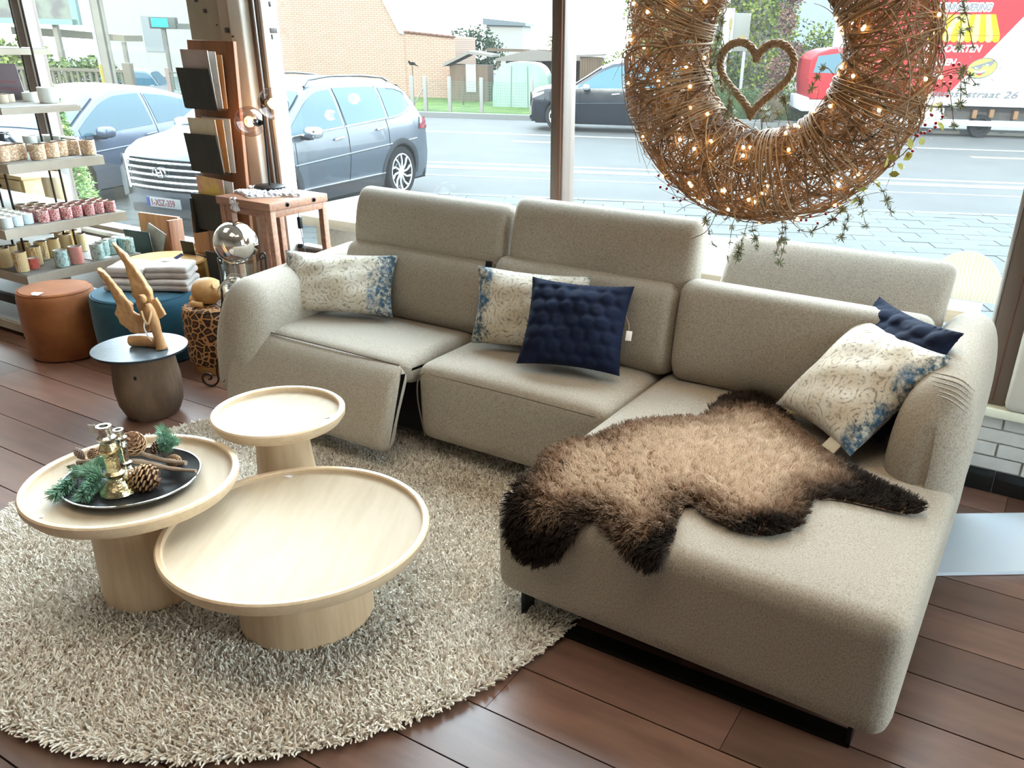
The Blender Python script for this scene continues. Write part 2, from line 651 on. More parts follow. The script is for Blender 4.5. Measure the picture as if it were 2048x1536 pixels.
for y, z, s in ((3.615, 1.70, 0.05), (3.60, 1.668, 0.012), (3.61, 1.83, 0.014)):
    obj('anchor_plate', B().rbox((-3.993, y - s / 2, z - 0.013), (-3.986, y + s / 2, z + 0.013), 0.002, 3), plate_m, pier)

# window frames and panes
w1 = struct('window_1', None, None)
obj('bottom_rail', B().rbox((-4.0, 3.61, 0.38), (-0.02, 3.70, 0.515), 0.01, 4), frame_m, w1)
obj('glazing_bead', B().rbox((-4.0, 3.60, 0.505), (-0.11, 3.64, 0.525), 0.004, 3), steel, w1)
obj('top_rail', B().rbox((-4.0, 3.61, 3.50), (-0.02, 3.70, 3.65), 0.01, 4), frame_m, w1)
obj('right_stile', B().rbox((-0.125, 3.60, 0.38), (-0.012, 3.70, 3.65), 0.01, 4), frame_m, w1)
obj('glazing_bead', B().rbox((-0.136, 3.595, 0.51), (-0.121, 3.66, 3.55), 0.003, 3), steel, w1)
obj('stile_groove', B().rbox((-0.066, 3.597, 0.4), (-0.06, 3.603, 3.55), 0.002, 3), frame_rust, w1)
mu = obj('mullion', B().rbox((-2.178, 3.585, 0.5), (-2.108, 3.70, 3.55), 0.006, 4), frame_m, w1)
obj('mullion_bead', B().rbox((-2.136, 3.577, 0.5), (-2.118, 3.60, 3.55), 0.004, 3), frame_rust, mu)
obj('pane', B().span((-4.0, 3.652, 0.51), (-2.17, 3.658, 3.55)), pane_m, w1, smooth=False)
obj('pane', B().span((-2.12, 3.652, 0.51), (-0.12, 3.658, 3.55)), pane_m, w1, smooth=False)
w2 = struct('window_2', None, None)
obj('bottom_rail', B().rbox((-9, 3.60, 0.30), (-4.53, 3.70, 0.40), 0.01, 4), frame_m, w2)
obj('rail_step', B().rbox((-9, 3.585, 0.24), (-4.53, 3.66, 0.30), 0.008, 4), frame_m, w2)
obj('mullion', B().rbox((-6.45, 3.585, 0.36), (-6.335, 3.70, 3.6), 0.01, 4), frame_m, w2)
obj('mullion_bead', B().rbox((-6.335, 3.58, 0.36), (-6.31, 3.66, 3.6), 0.004, 3), steel, w2)
obj('top_rail', B().rbox((-9, 3.61, 3.50), (-4.53, 3.70, 3.65), 0.01, 4), frame_m, w2)
obj('pane', B().span((-9, 3.652, 0.38), (-6.44, 3.658, 3.55)), pane_m, w2, smooth=False)
obj('pane', B().span((-6.33, 3.652, 0.38), (-4.53, 3.658, 3.55)), pane_m, w2, smooth=False)

w3 = struct('window_3', None, None)
obj('frame', B().span((3.53, 1.6, 0.4), (3.62, 3.1, 0.47)), frame_m, w3, smooth=False)
obj('frame', B().span((3.53, 2.3, 0.4), (3.62, 2.36, 3.4)), frame_m, w3, smooth=False)
obj('pane', B().span((3.57, 1.6, 0.4), (3.576, 3.1, 3.4)), pane_m, w3, smooth=False)

# ================================================================== OUTSIDE: GROUND
SA = 0.436   # the street runs at 25 degrees to the shop front
SU = np.array([math.cos(SA), math.sin(SA), 0])
SN = np.array([-math.sin(SA), math.cos(SA), 0])


def W(u, n, z):
    return tuple(u * SU + n * SN + np.array([0, 0, z]))


def street_span(b, u0, u1, n0, n1, z0, z1):
    p = [W(u0, n0, z0), W(u1, n0, z0), W(u1, n1, z0), W(u0, n1, z0)]
    return b.poly(p, z1 - z0, (0, 0, 1))


asphalt = omat('asphalt', (0.21, 0.205, 0.195), 0.8, col2=(0.25, 0.245, 0.235), scale=1.2, bump=0.3, bscale=140)
paver_m = omat('concrete_paver', (0.27, 0.285, 0.27), 0.8, col2=(0.31, 0.32, 0.305), scale=6, rnd=0.09, bump=0.2, bscale=90)
sand_m = omat('paver_joint', (0.22, 0.245, 0.245), 0.95)
paint_m = omat('road_paint', (0.78, 0.79, 0.77), 0.7, col2=(0.66, 0.67, 0.66), scale=7)
ypaint_m = omat('yellow_road_paint', (0.75, 0.68, 0.42), 0.7)
kerb_m = omat('kerb_concrete', (0.42, 0.43, 0.42), 0.85, rnd=0.06)
lawn_m = omat('lawn', (0.13, 0.26, 0.03), 0.9, col2=(0.30, 0.42, 0.07), scale=1.6, detail=6, bump=0.5, bscale=60)

struct('ground_street', street_span(B(), -70, 60, 13.0, 90, -0.75, -0.55), asphalt)
pav = struct('pavement', B().poly([(-60, 3.78, -0.75), (40, 3.78, -0.75), W(45, 13.05, -0.75), W(-65, 13.05, -0.75)], 0.21, (0, 0, 1)), sand_m)
# paving slabs: those one can pick out near the sill are single pieces, the rest is one part
pm = B().rbox((-0.296, -0.146, -0.03), (0.296, 0.146, 0.0), 0.006, 2).mesh('paver', [paver_m], smooth=False)
rest = B()
cnt = 0
for i in range(-50, 40):
    for j in range(0, 33):
        u = i * 0.6 + (0.3 if j % 2 else 0)
        n = 13.0 - 0.15 - j * 0.3
        p = W(u, n, -0.525)
        if p[1] < 4.1 or p[0] < -14 or p[0] > 3.5:
            continue
        if cnt < 290 and -6.2 < p[0] < 0.6 and p[1] > 7.3:
            o = obj('paver', pm, None, pav)
            o.location = (p[0], p[1], p[2] + R.uniform(-0.004, 0.004))
            o.rotation_euler = (0, 0, SA + R.uniform(-0.004, 0.004))
            cnt += 1
        else:
            street_span(rest, u - 0.296, u + 0.296, n - 0.146, n + 0.146, -0.545, -0.525 + R.uniform(-0.004, 0.003))
stuff(obj('far_pavers', rest, paver_m, pav, smooth=False, fixn=False))
kerb = struct('kerb_strip', street_span(B(), -60, 45, 12.98, 13.0, -0.7, -0.53), sand_m)
for i in range(-18, 12):
    b = B()
    street_span(b, i * 1.0 + 0.006, i * 1.0 + 0.994, 13.0, 13.15, -0.7, -0.522 + R.uniform(-0.003, 0.003))
    obj('kerb_stone', b, kerb_m, kerb, smooth=False)
lines = B()
for u0, u1, n0, n1 in ((-60, 45, 16.62, 16.8), (-60, 45, 22.22, 22.42), (-60, 45, 15.05, 15.12)):
    street_span(lines, u0, u1, n0, n1, -0.551, -0.546)
struct('road_markings', lines, paint_m, smooth=False)
lines = B()
for u0 in (7.4, 8.9, -3.2):
    street_span(lines, u0, u0 + 1.25, 20.6, 20.85, -0.551, -0.546)
struct('road_markings', lines, ypaint_m, smooth=False)
g = B()
street_span(g, -60, 45, 15.9, 16.3, -0.551, -0.547)
struct('road_gutter', g, kerb_m, smooth=False)
g = B()
street_span(g, -60, 45, 26.4, 26.7, -0.6, -0.42)
struct('kerb_far', g, kerb_m, smooth=False)
lawn = struct('lawn', street_span(B(), -11.5, 2.0, 27.0, 39, -0.6, -0.5), lawn_m, smooth=False)

# ================================================================== SOFA
fab = mat('sofa_weave', (0.40, 0.35, 0.285), 0.9, col2=(0.235, 0.19, 0.147), scale=250, stretch=(1, 1, 0.6), lo=0.42, hi=0.68, detail=5, bump=0.55, bscale=420, bdist=0.002, sheen=0.08)
seam_m = mat('sofa_seam', (0.17, 0.14, 0.11), 0.9)
black_metal = mat('black_metal', (0.012, 0.013, 0.014), 0.4, 0.6)
sofa = thing('corner_sofa', 'beige woven corner sofa with chaise and raised headrests in front of the window', 'sofa', (-1.7, 2.7, 0))


def so(name, b, m=fab, **k):
    return obj(name, b, m, sofa, world=True, angle=60, **k)


def puff_top(amt, x0, x1, y0, y1, z0):
    def f(P):
        u = (P[:, 0] - x0) / (x1 - x0) * 2 - 1
        v = (P[:, 1] - y0) / (y1 - y0) * 2 - 1
        k = np.clip(1 - u ** 4, 0, 1) * np.clip(1 - v ** 4, 0, 1)
        P[:, 2] += np.where(P[:, 2] > z0, amt * k, 0)
        return P
    return f


# recliner seat with its footrest hanging half open
seat1 = chaikin([(2.478, 0.455), (2.55, 0.478), (2.75, 0.482), (3.02, 0.455), (3.08, 0.40), (3.05, 0.33), (2.60, 0.33), (2.50, 0.37)], 2)
so('seat_cushion', B().extr(seat1, -3.145, -2.205, 0.05, n=6, m=12))
foot = chaikin([(2.485, 0.452), (2.474, 0.458), (2.43, 0.425), (2.375, 0.34), (2.335, 0.24), (2.318, 0.16), (2.33, 0.115), (2.37, 0.105), (2.41, 0.13), (2.44, 0.23), (2.49, 0.33), (2.52, 0.40)], 2)
fo = so('footrest', B().extr(foot, -3.16, -2.20, 0.035, n=6, m=14))
sm = B().tube(spline([(-3.13, 2.478, 0.457), (-2.9, 2.472, 0.4615), (-2.5, 2.472, 0.4615), (-2.225, 2.478, 0.457)], 20), 0.0035, 5)
obj('seam', sm, seam_m, fo, world=True)
# middle seat
f2 = puff_top(0.018, -2.2, -1.3, 2.5, 3.1, 0.38)
sc2 = so('seat_cushion', B().rbox((-2.195, 2.535, 0.105), (-1.285, 3.12, 0.45), 0.055, 12, f2))
obj('seam', B().tube(spline([(-2.165, 2.545, 0.12), (-2.19, 2.54, 0.3), (-2.165, 2.543, 0.405), (-2.05, 2.541, 0.418), (-1.7, 2.540, 0.42), (-1.33, 2.540, 0.416)], 40), 0.003, 5), seam_m, sc2, world=True)
# chaise
f3 = puff_top(0.012, -1.29, -0.07, 1.8, 3.1, 0.38)


def f3b(P):
    P = f3(P)
    k = np.clip((0.30 - P[:, 2]) / 0.19, 0, 1) * np.clip((2.6 - P[:, 1]) / 0.8, 0, 1)
    P[:, 2] -= 0.046 * k * np.clip((P[:, 0] + 1.285) / 1.21, 0, 1)
    return P


ch = so('chaise_cushion', B().rbox((-1.285, 1.80, 0.108), (-0.075, 3.15, 0.447), 0.055, 14, f3b))
obj('seam', B().tube(spline([(-0.115, 1.815, 0.16), (-0.112, 1.815, 0.30), (-0.118, 1.818, 0.40)], 14), 0.0025, 5), seam_m, ch, world=True)
# lower backs
for x0, x1, zt in ((-3.0, -2.125, 0.782), (-2.12, -1.235, 0.822), (-1.23, -0.285, 0.85)):
    pr = chaikin([(3.00, 0.43), (2.945, 0.50), (2.95, 0.60), (2.985, zt - 0.06), (3.02, zt), (3.10, zt), (3.2, zt - 0.04), (3.28, 0.60), (3.28, 0.43)], 2)
    so('back_cushion', B().extr(pr, x0, x1, 0.055, n=6, m=10))
# headrests: two upright, the one over the chaise folded back
for x0, x1, tilt, zt, yb in ((-2.985, -2.095, 0.16, 1.035, 3.04), (-2.075, -1.195, 0.16, 1.075, 3.04), (-1.125, -0.275, 0.62, 1.025, 3.085)):
    L = (zt - 0.74) / math.cos(tilt)
    s, c = math.sin(tilt), math.cos(tilt)
    q = chaikin([(0, 0), (-0.005, L * 0.5), (0.006, L - 0.07), (0.03, L - 0.012), (0.075, L + 0.006), (0.12, L - 0.005), (0.14, L - 0.05), (0.135, L * 0.5), (0.12, 0)], 2)
    pr = [(yb + a * c + b * s, 0.74 - a * s + b * c) for a, b in q]
    so('headrest', B().extr(pr, x0, x1, 0.045, n=6, m=10))
# arms
armL = chaikin([(-3.275, 0.11), (-3.262, 0.35), (-3.235, 0.56), (-3.19, 0.66), (-3.10, 0.685), (-3.0, 0.655), (-2.955, 0.57), (-2.975, 0.40), (-2.97, 0.11)], 2)


def mod_l(P):
    k = np.clip((2.62 - P[:, 1]) / 0.25, 0, 1)
    h = np.clip((P[:, 2] - 0.35) / 0.33, 0, 1)
    P[:, 1] += 0.07 * h ** 2 * k
    P[:, 0] -= 0.03 * (1 - h) * k * (P[:, 0] < -3.1)
    P[:, 2] += 0.05 * np.clip((P[:, 1] - 2.4) / 0.8, 0, 1) * h
    return P


al = so('armrest', B().extr([(a, b) for a, b in armL], 2.36, 3.30, 0.11, axis=1, n=8, m=10, mod=mod_l))
armR = chaikin([(-0.082, 0.12), (-0.068, 0.45), (-0.07, 0.63), (-0.10, 0.735), (-0.17, 0.765), (-0.25, 0.74), (-0.30, 0.66), (-0.315, 0.50), (-0.305, 0.42), (-0.29, 0.30), (-0.26, 0.12)], 2)


def mod_r(P):
    h = np.clip((P[:, 2] - 0.40) / 0.36, 0, 1)
    P[:, 2] += 0.085 * np.clip((P[:, 1] - 2.55) / 0.6, 0, 1) * h
    k = np.clip((2.80 - P[:, 1]) / 0.25, 0, 1)
    P[:, 1] += 0.10 * h ** 2 * k
    return P


ar = so('armrest', B().extr([(a, b) for a, b in armR], 2.545, 3.34, 0.10, axis=1, n=8, m=12, mod=mod_r))
fold = B()
for k in range(6):
    y = 2.60 + 0.017 * k
    fold.tube(spline([(-0.10, y + 0.012, 0.70 + 0.009 * k), (-0.15, y - 0.004, 0.735 + 0.009 * k), (-0.20 - 0.008 * k, y + 0.006, 0.742 + 0.008 * k)], 9), [0.001, 0.002, 0.003, 0.0035, 0.0035, 0.0035, 0.003, 0.002, 0.001], 5)
obj('gathers', fold, fab, ar, world=True)
fold = B()
for k in range(5):
    y = 2.42 + 0.016 * k
    fold.tube(spline([(-3.245, y + 0.01, 0.60 + 0.012 * k), (-3.20, y, 0.652 + 0.01 * k), (-3.13, y + 0.004, 0.676 + 0.006 * k)], 9), [0.001, 0.002, 0.003, 0.0035, 0.0035, 0.0035, 0.003, 0.002, 0.001], 5)
obj('gathers', fold, fab, al, world=True)
so('back_panel', B().rbox((-3.24, 3.235, 0.11), (-0.09, 3.36, 0.70), 0.04, 6))
so('underframe', B().span((-3.12, 2.62, 0.09), (-1.35, 3.2, 0.34)), black_metal)
# flat bar sled legs
for x0, x1, y in ((-1.20, -0.16, 1.86), (-1.20, -0.16, 3.05), (-3.15, -2.25, 3.05)):
    b = B()
    b.span((x0, y - 0.03, 0.006), (x0 + 0.012, y + 0.03, 0.125))
    b.span((x1 - 0.012, y - 0.03, 0.006), (x1, y + 0.03, 0.125))
    b.span((x0, y - 0.03, 0.0), (x1, y + 0.03, 0.012))
    so('sled_leg', b, black_metal)


# ------------------------------------------------------------------ cushions
def print_mat(name, seed, flip=1):
    """Cream cloth with a faded rosette print, dark flecks and blue-green dye running in from the short sides."""
    m = bpy.data.materials.new(name)
    m.use_nodes = True
    t = m.node_tree
    b = t.nodes['Principled BSDF']
    b.inputs['Roughness'].default_value = 0.75
    b.inputs['Sheen Weight'].default_value = 0.08
    co = t.nodes.new('ShaderNodeTexCoord')
    mp = t.nodes.new('ShaderNodeMapping')
    mp.inputs['Location'].default_value = (seed, seed * 0.7, 0)
    t.links.new(co.outputs['Object'], mp.inputs[0])

    def math_n(op, a, c=None, d=None):
        n = t.nodes.new('ShaderNodeMath')
        n.operation = op
        for i, q in enumerate((a, c, d)):
            if q is None:
                continue
            if hasattr(q, 'links'):
                t.links.new(q, n.inputs[i])
            else:
                n.inputs[i].default_value = q
        return n.outputs[0]

    def noise(s, det=5, src=mp):
        n = nd(t, 'ShaderNodeTexNoise', Scale=s, Detail=det, Roughness=0.65)
        t.links.new(src.outputs[0], n.inputs['Vector'])
        return n.outputs[0]

    def mix(fac, a, c):
        n = t.nodes.new('ShaderNodeMix')
        n.data_type = 'RGBA'
        for i, q in ((0, fac), (6, a), (7, c)):
            if hasattr(q, 'links'):
                t.links.new(q, n.inputs[i])
            else:
                n.inputs[i].default_value = q
        return n.outputs[2]

    def ramp(v, lo, hi):
        n = t.nodes.new('ShaderNodeMapRange')
        n.inputs[1].default_value = lo
        n.inputs[2].default_value = hi
        t.links.new(v, n.inputs[0])
        return n.outputs[0]

    sp = t.nodes.new('ShaderNodeSeparateXYZ')
    t.links.new(co.outputs['Object'], sp.inputs[0])
    ax = math_n('ABSOLUTE', sp.outputs['X'])
    side = ramp(math_n('MULTIPLY', sp.outputs['X'], flip), -0.26, 0.26)
    # rosettes: rings around voronoi cell centres
    vo = nd(t, 'ShaderNodeTexVoronoi', Scale=11.0)
    t.links.new(mp.outputs[0], vo.inputs['Vector'])
    ring = math_n('SINE', math_n('MULTIPLY', vo.outputs['Distance'], 34.0))
    lace = math_n('MULTIPLY', ramp(ring, 0.35, 0.85), ramp(noise(60), 0.46, 0.58))
    fl = ramp(noise(75), 0.56, 0.64)
    base = mix(ramp(noise(9), 0.4, 0.65), (0.53, 0.46, 0.35, 1), (0.66, 0.62, 0.54, 1))
    c1 = mix(math_n('MULTIPLY', lace, 0.75), base, (0.17, 0.12, 0.075, 1))
    edge = math_n('ADD', ramp(ax, 0.10, 0.25), math_n('MULTIPLY', side, 0.35))
    nn = noise(14, 7)
    dark = ramp(math_n('MULTIPLY', math_n('ADD', nn, math_n('MULTIPLY', fl, 0.2)), edge), 0.36, 0.52)
    c2 = mix(math_n('MULTIPLY', dark, ramp(noise(48), 0.35, 0.55)), c1, (0.02, 0.055, 0.085, 1))
    blue = math_n('MULTIPLY', ramp(noise(7, 4), 0.5, 0.6), ramp(edge, 0.55, 1.1))
    c3 = mix(math_n('MULTIPLY', blue, 0.7), c2, (0.03, 0.15, 0.32, 1))
    c4 = mix(math_n('MULTIPLY', fl, 0.45), c3, (0.05, 0.06, 0.06, 1))
    t.links.new(c4, b.inputs['Base Color'])
    bp = t.nodes.new('ShaderNodeBump')
    bp.inputs['Strength'].default_value = 0.3
    bp.inputs['Distance'].default_value = 0.004
    t.links.new(noise(22), bp.inputs['Height'])
    t.links.new(bp.outputs[0], b.inputs['Normal'])
    return m


def cushion(name, label, bl, br, h, th, t, m, smock=False, seed=1):
    """Scatter cushion on its lower edge bl-br, leaning back by th degrees."""
    bl, br = np.array(bl, float), np.array(br, float)
    u = br - bl
    w = np.linalg.norm(u)
    u /= w
    n0 = np.array([u[1], -u[0], 0])
    th = math.radians(th)
    up = math.cos(th) * np.array([0, 0, 1.0]) - math.sin(th) * n0
    up -= u * (up @ u)
    up /= np.linalg.norm(up)
    nn = np.cross(u, up)
    c = (bl + br) / 2 + up * h / 2 + nn * t * 0.35
    b = B()
    rg = np.random.default_rng(seed)
    ph = rg.uniform(0, 6, 6)
    N = 56 if smock else 30
    for sg in (1, -1):
        s = np.linspace(-1, 1, N)
        U, V = np.meshgrid(s, s, indexing='ij')
        k = (1 - np.abs(U) ** 2.6) * (1 - np.abs(V) ** 2.6)
        z = t * 0.5 * np.clip(k, 0, 1) ** 0.55
        # sides pulled in between the corners
        X = U * w / 2 * (1 - 0.075 * (1 - V ** 2))
        Y = V * h / 2 * (1 - 0.085 * (1 - U ** 2))
        z = z + 0.005 * np.sin(5 * U + ph[0] + 3 * V) * k + 0.004 * np.sin(9 * V + ph[1] - 4 * U) * k
        z = z + 0.006 * np.exp(-((V - 0.8) / 0.2) ** 2) * np.sin(14 * U + ph[2]) * k ** 0.3
        if smock and sg > 0:
            a, q = X / 0.062, Y / 0.054
            row = np.round(q)
            da = a - np.round(a - 0.5 * (row % 2)) - 0.5 * (row % 2)
            d = np.sqrt(da ** 2 + (q - row) ** 2)
            z = z + 0.007 * np.clip(1 - (d / 0.48) ** 4, 0, 1) * np.clip(k * 5, 0, 1)
            edge = np.maximum(np.abs(U), np.abs(V))
            z = z + np.where(edge > 0.93, 0.003 * np.sin(60 * (U + V)), 0)
        P = np.stack([X, Y, sg * z], -1)
        if sg < 0:
            P = P[::-1]
        b.grid(P)
    o = obj(name, b, m, None, angle=70)
    M = Matrix((tuple(u), tuple(up), tuple(nn))).transposed().to_4x4()
    M.translation = Vector(c)
    o.matrix_world = M
    return tag(o, label, 'cushion', 'scatter cushions on the sofa')


navy = mat('navy_velvet', (0.0025, 0.0055, 0.020), 0.85, col2=(0.0045, 0.010, 0.033), scale=16, spec=0.25, bump=0.3, bscale=90)
label_m = mat('paper_tag', (0.75, 0.72, 0.70), 0.7)
tan_m = mat('tan_tag', (0.50, 0.42, 0.31), 0.7)
p1 = cushion('scatter_cushion', 'faded cream and blue print cushion against the left armrest', (-3.10, 2.665, 0.475), (-2.60, 2.895, 0.475), 0.30, 32, 0.15, print_mat('faded_print', 0.3), seed=2)
p2 = cushion('scatter_cushion', 'faded cream print cushion half hidden behind the upright navy one', (-2.10, 2.83, 0.475), (-1.59, 2.955, 0.475), 0.335, 20, 0.14, print_mat('faded_print_two', 1.7, -1), seed=3)
p3 = cushion('scatter_cushion', 'navy blue cushion with embossed dots and a white swing tag', (-1.775, 2.70, 0.475), (-1.36, 2.805, 0.475), 0.37, 34, 0.14, navy, True, seed=4)
p5 = cushion('scatter_cushion', 'navy dotted cushion tucked behind the print one by the right armrest', (-0.64, 3.0, 0.48), (-0.315, 2.71, 0.48), 0.44, 34, 0.13, navy, True, seed=5)
p4 = cushion('scatter_cushion', 'cream and teal print cushion leaning on the right armrest beside the sheepskin', (-0.715, 2.86, 0.462), (-0.375, 2.565, 0.462), 0.45, 47, 0.17, print_mat('faded_print_three', 3.1), seed=6)
tg = B().rbox((0.212, -0.04, 0.0), (0.236, 0.0, 0.003), 0.001, 3)
obj('swing_tag', tg, label_m, p3)
obj('tag_cord', B().tube([(0.2, 0.06, 0.0), (0.216, 0.03, 0.0), (0.222, -0.002, 0.001)], 0.0012, 5), mat('copper_cord', (0.5, 0.25, 0.15), 0.5), p3)
obj('sewn_label', B().rbox((0.10, -0.25, 0.0), (0.165, -0.20, 0.004), 0.001, 3), tan_m, p4)
obj('sewn_label', B().rbox((-0.22, 0.165, -0.01), (-0.195, 0.185, -0.006), 0.001, 3), black_metal, p1)
obj('sewn_label', B().rbox((-0.235, 0.165, -0.02), (-0.205, 0.19, -0.016), 0.001, 3), black_metal, p2)

# ------------------------------------------------------------------ sheepskin
skin_px = [(-1.215, 1.66), (-1.225, 1.76), (-1.24, 1.88), (-1.235, 1.97), (-1.27, 2.06), (-1.295, 2.15), (-1.235, 2.235), (-1.18, 2.28), (-1.17, 2.38), (-1.12, 2.48), (-1.02, 2.57),
           (-0.94, 2.63), (-0.955, 2.74), (-0.95, 2.85), (-0.89, 2.94), (-0.80, 2.94), (-0.70, 2.82), (-0.64, 2.73), (-0.53, 2.63), (-0.43, 2.55), (-0.33, 2.48),
           (-0.22, 2.44), (-0.145, 2.395), (-0.165, 2.33), (-0.27, 2.32), (-0.38, 2.31), (-0.455, 2.26), (-0.43, 2.13), (-0.46, 2.02), (-0.55, 1.97), (-0.66, 2.0), (-0.76, 2.06), (-0.74, 1.94), (-0.70, 1.83), (-0.725, 1.74),
           (-0.80, 1.75), (-0.88, 1.80), (-0.965, 1.84), (-0.995, 1.75), (-1.05, 1.66), (-1.13, 1.62)]
SK = chaikin(skin_px, 1)


def inside(P, poly):
    x, y = P[:, 0], P[:, 1]
    r = np.zeros(len(P), bool)
    q = np.roll(poly, 1, 0)
    for (xi, yi), (xj, yj) in zip(poly, q):
        c = ((yi > y) != (yj > y)) & (x < (xj - xi) * (y - yi) / (yj - yi + 1e-12) + xi)
        r ^= c
    return r


def edge_dist(P, poly):
    d = np.full(len(P), 9.0)
    for a, b in zip(poly, np.roll(poly, -1, 0)):
        ab = b - a
        t = np.clip(((P - a) @ ab) / (ab @ ab), 0, 1)
        d = np.minimum(d, np.linalg.norm(P - a - t[:, None] * ab, axis=1))
    return d


def lie(P):
    """Rests plan points on the chaise; what passes its front or left edge hangs down."""
    x, y = P[:, 0].copy(), P[:, 1].copy()
    z = np.full(len(P), 0.462)
    k = np.clip(1.865 - y, 0, None)
    a = np.clip(k / 0.075, 0, PI / 2)
    on = k > 0
    yb = np.where(k < 0.118, 1.865 - 0.075 * np.sin(a), 1.79)
    zb = np.where(k < 0.118, 0.462 - 0.075 * (1 - np.cos(a)), 0.387 - (k - 0.118))
    y = np.where(on, yb, y)
    z = np.where(on, zb, z)
    k2 = np.clip(-1.225 - x, 0, 0.1)
    z = z - k2 ** 2 * 6
    return np.stack([x, y, z], 1)


hide = thing('sheepskin', 'brown shaggy sheepskin with dark edges spread over the chaise', 'sheepskin', (-0.75, 2.25, 0.455))
bm = bmesh.new()
vs_ = [bm.verts.new((p[0], p[1], 0)) for p in SK]
fc = bm.faces.new(vs_)
bmesh.ops.triangulate(bm, faces=[fc])
for _ in range(3):
    bmesh.ops.subdivide_edges(bm, edges=[e for e in bm.edges if e.calc_length() > 0.06], cuts=1, use_grid_fill=True)
    bmesh.ops.triangulate(bm, faces=[f for f in bm.faces if len(f.verts) > 3])
co = np.array([v.co[:2] for v in bm.verts])
ed = edge_dist(co, SK)
li = lie(co)
for v, p, e in zip(bm.verts, li, ed):
    v.co = Vector(p) - hide.location + Vector((0, 0, 0.002 + 0.012 * min(1, e / 0.04)))
me = bpy.data.meshes.new('hide')
bm.normal_update()
bm.to_mesh(me)
bm.free()
me.materials.append(mat('hide_leather', (0.22, 0.14, 0.09), 0.9))
obj('hide', me, None, hide)
NF = 70000
pts = np.stack([RN.uniform(-1.32, -0.12, NF * 3), RN.uniform(1.6, 2.98, NF * 3)], 1)
pts = pts[inside(pts, SK)][:NF]
ed = edge_dist(pts, SK)
r0 = lie(pts) + np.array([0, 0, 0.010]) * np.clip(ed / 0.04, 0.1, 1)[:, None]
fld = np.stack([np.sin(pts[:, 0] * 5 + 1.3 * np.sin(pts[:, 1] * 4)), np.cos(pts[:, 1] * 6 + pts[:, 0] * 3)], 1)
clump = np.floor(pts / 0.018) * 0.018
cr_ = np.sin(clump[:, 0] * 911.3 + clump[:, 1] * 373.7) * 43758.5
cr_ = cr_ - np.floor(cr_)
cen = np.array([-0.75, 2.25])
outw = (pts - cen) / np.linalg.norm(pts - cen, axis=1, keepdims=True)
rim = np.clip(1 - ed / 0.09, 0, 1)[:, None]
dxy = 0.5 * fld * 0.6 + outw * (0.25 + 0.75 * rim) + (np.stack([np.cos(cr_ * 6.28), np.sin(cr_ * 6.28)], 1)) * 0.55 + RN.normal(0, 0.25, (len(pts), 2))
Ln = RN.uniform(0.022, 0.036, len(pts))[:, None]
front = np.clip((1.865 - pts[:, 1]) / 0.10, 0, 1)[:, None]
dirv = np.concatenate([dxy * 0.8, np.full((len(pts), 1), 0.75)], 1)
hang = np.concatenate([dxy[:, :1] * 0.5, np.full((len(pts), 1), -0.75), np.full((len(pts), 1), -0.35)], 1)
dirv = dirv * (1 - front) + hang * front
dirv /= np.linalg.norm(dirv, axis=1, keepdims=True)
tip = r0 + dirv * Ln
mid = r0 + dirv * Ln * 0.5 + np.array([0, 0, 0.006]) * (1 - front) + np.array([0, -0.007, 0]) * front + RN.normal(0, 0.002, r0.shape)
tone = np.clip(ed / 0.13, 0, 1) * 0.75 + RN.uniform(0, 0.25, len(pts))
tone += 0.25 * np.exp(-(((pts[:, 0] + 0.72) / 0.28) ** 2 + ((pts[:, 1] - 2.3) / 0.25) ** 2))
for cx, cy, rr in ((-1.14, 1.68, 0.17), (-0.2, 2.38, 0.24), (-0.86, 2.88, 0.13), (-0.72, 1.77, 0.08), (-0.5, 2.02, 0.07)):
    tone -= 0.8 * np.exp(-(((pts[:, 0] - cx) ** 2 + (pts[:, 1] - cy) ** 2) / rr ** 2))
tone = np.clip(tone, 0, 1)
fur_m = bpy.data.materials.new('fur')
fur_m.use_nodes = True
ft = fur_m.node_tree
fb = ft.nodes['Principled BSDF']
fb.inputs['Roughness'].default_value = 0.6
fb.inputs['Specular IOR Level'].default_value = 0.25
at = ft.nodes.new('ShaderNodeAttribute')
at.attribute_name = 'tone'
rp = ft.nodes.new('ShaderNodeValToRGB')
els = rp.color_ramp.elements
els[0].position, els[0].color = 0.0, (0.022, 0.013, 0.009, 1)
els[1].position, els[1].color = 1.0, (0.80, 0.645, 0.50, 1)
e3 = els.new(0.45)
e3.color = (0.36, 0.235, 0.155, 1)
ft.links.new(at.outputs['Fac'], rp.inputs[0])
ft.links.new(rp.outputs[0], fb.inputs['Base Color'])
off = np.array(hide.location)
hair('fur', r0 - off, tip - off, mid - off, (0.0011, 0.0004), fur_m, hide, tone)

# ================================================================== RUG AND TABLES
_M3 = np.array([_r2, _d2, _f])


def at(x, y, z):
    """The point at height z that the photograph shows at pixel x, y."""
    d = np.array([(x - 1147.37) / F_PX, (y - 859.37) / F_PX, 1.0]) @ _M3
    t = (z - 1.7) / d[2]
    return np.array([d[0] * t, d[1] * t, z])


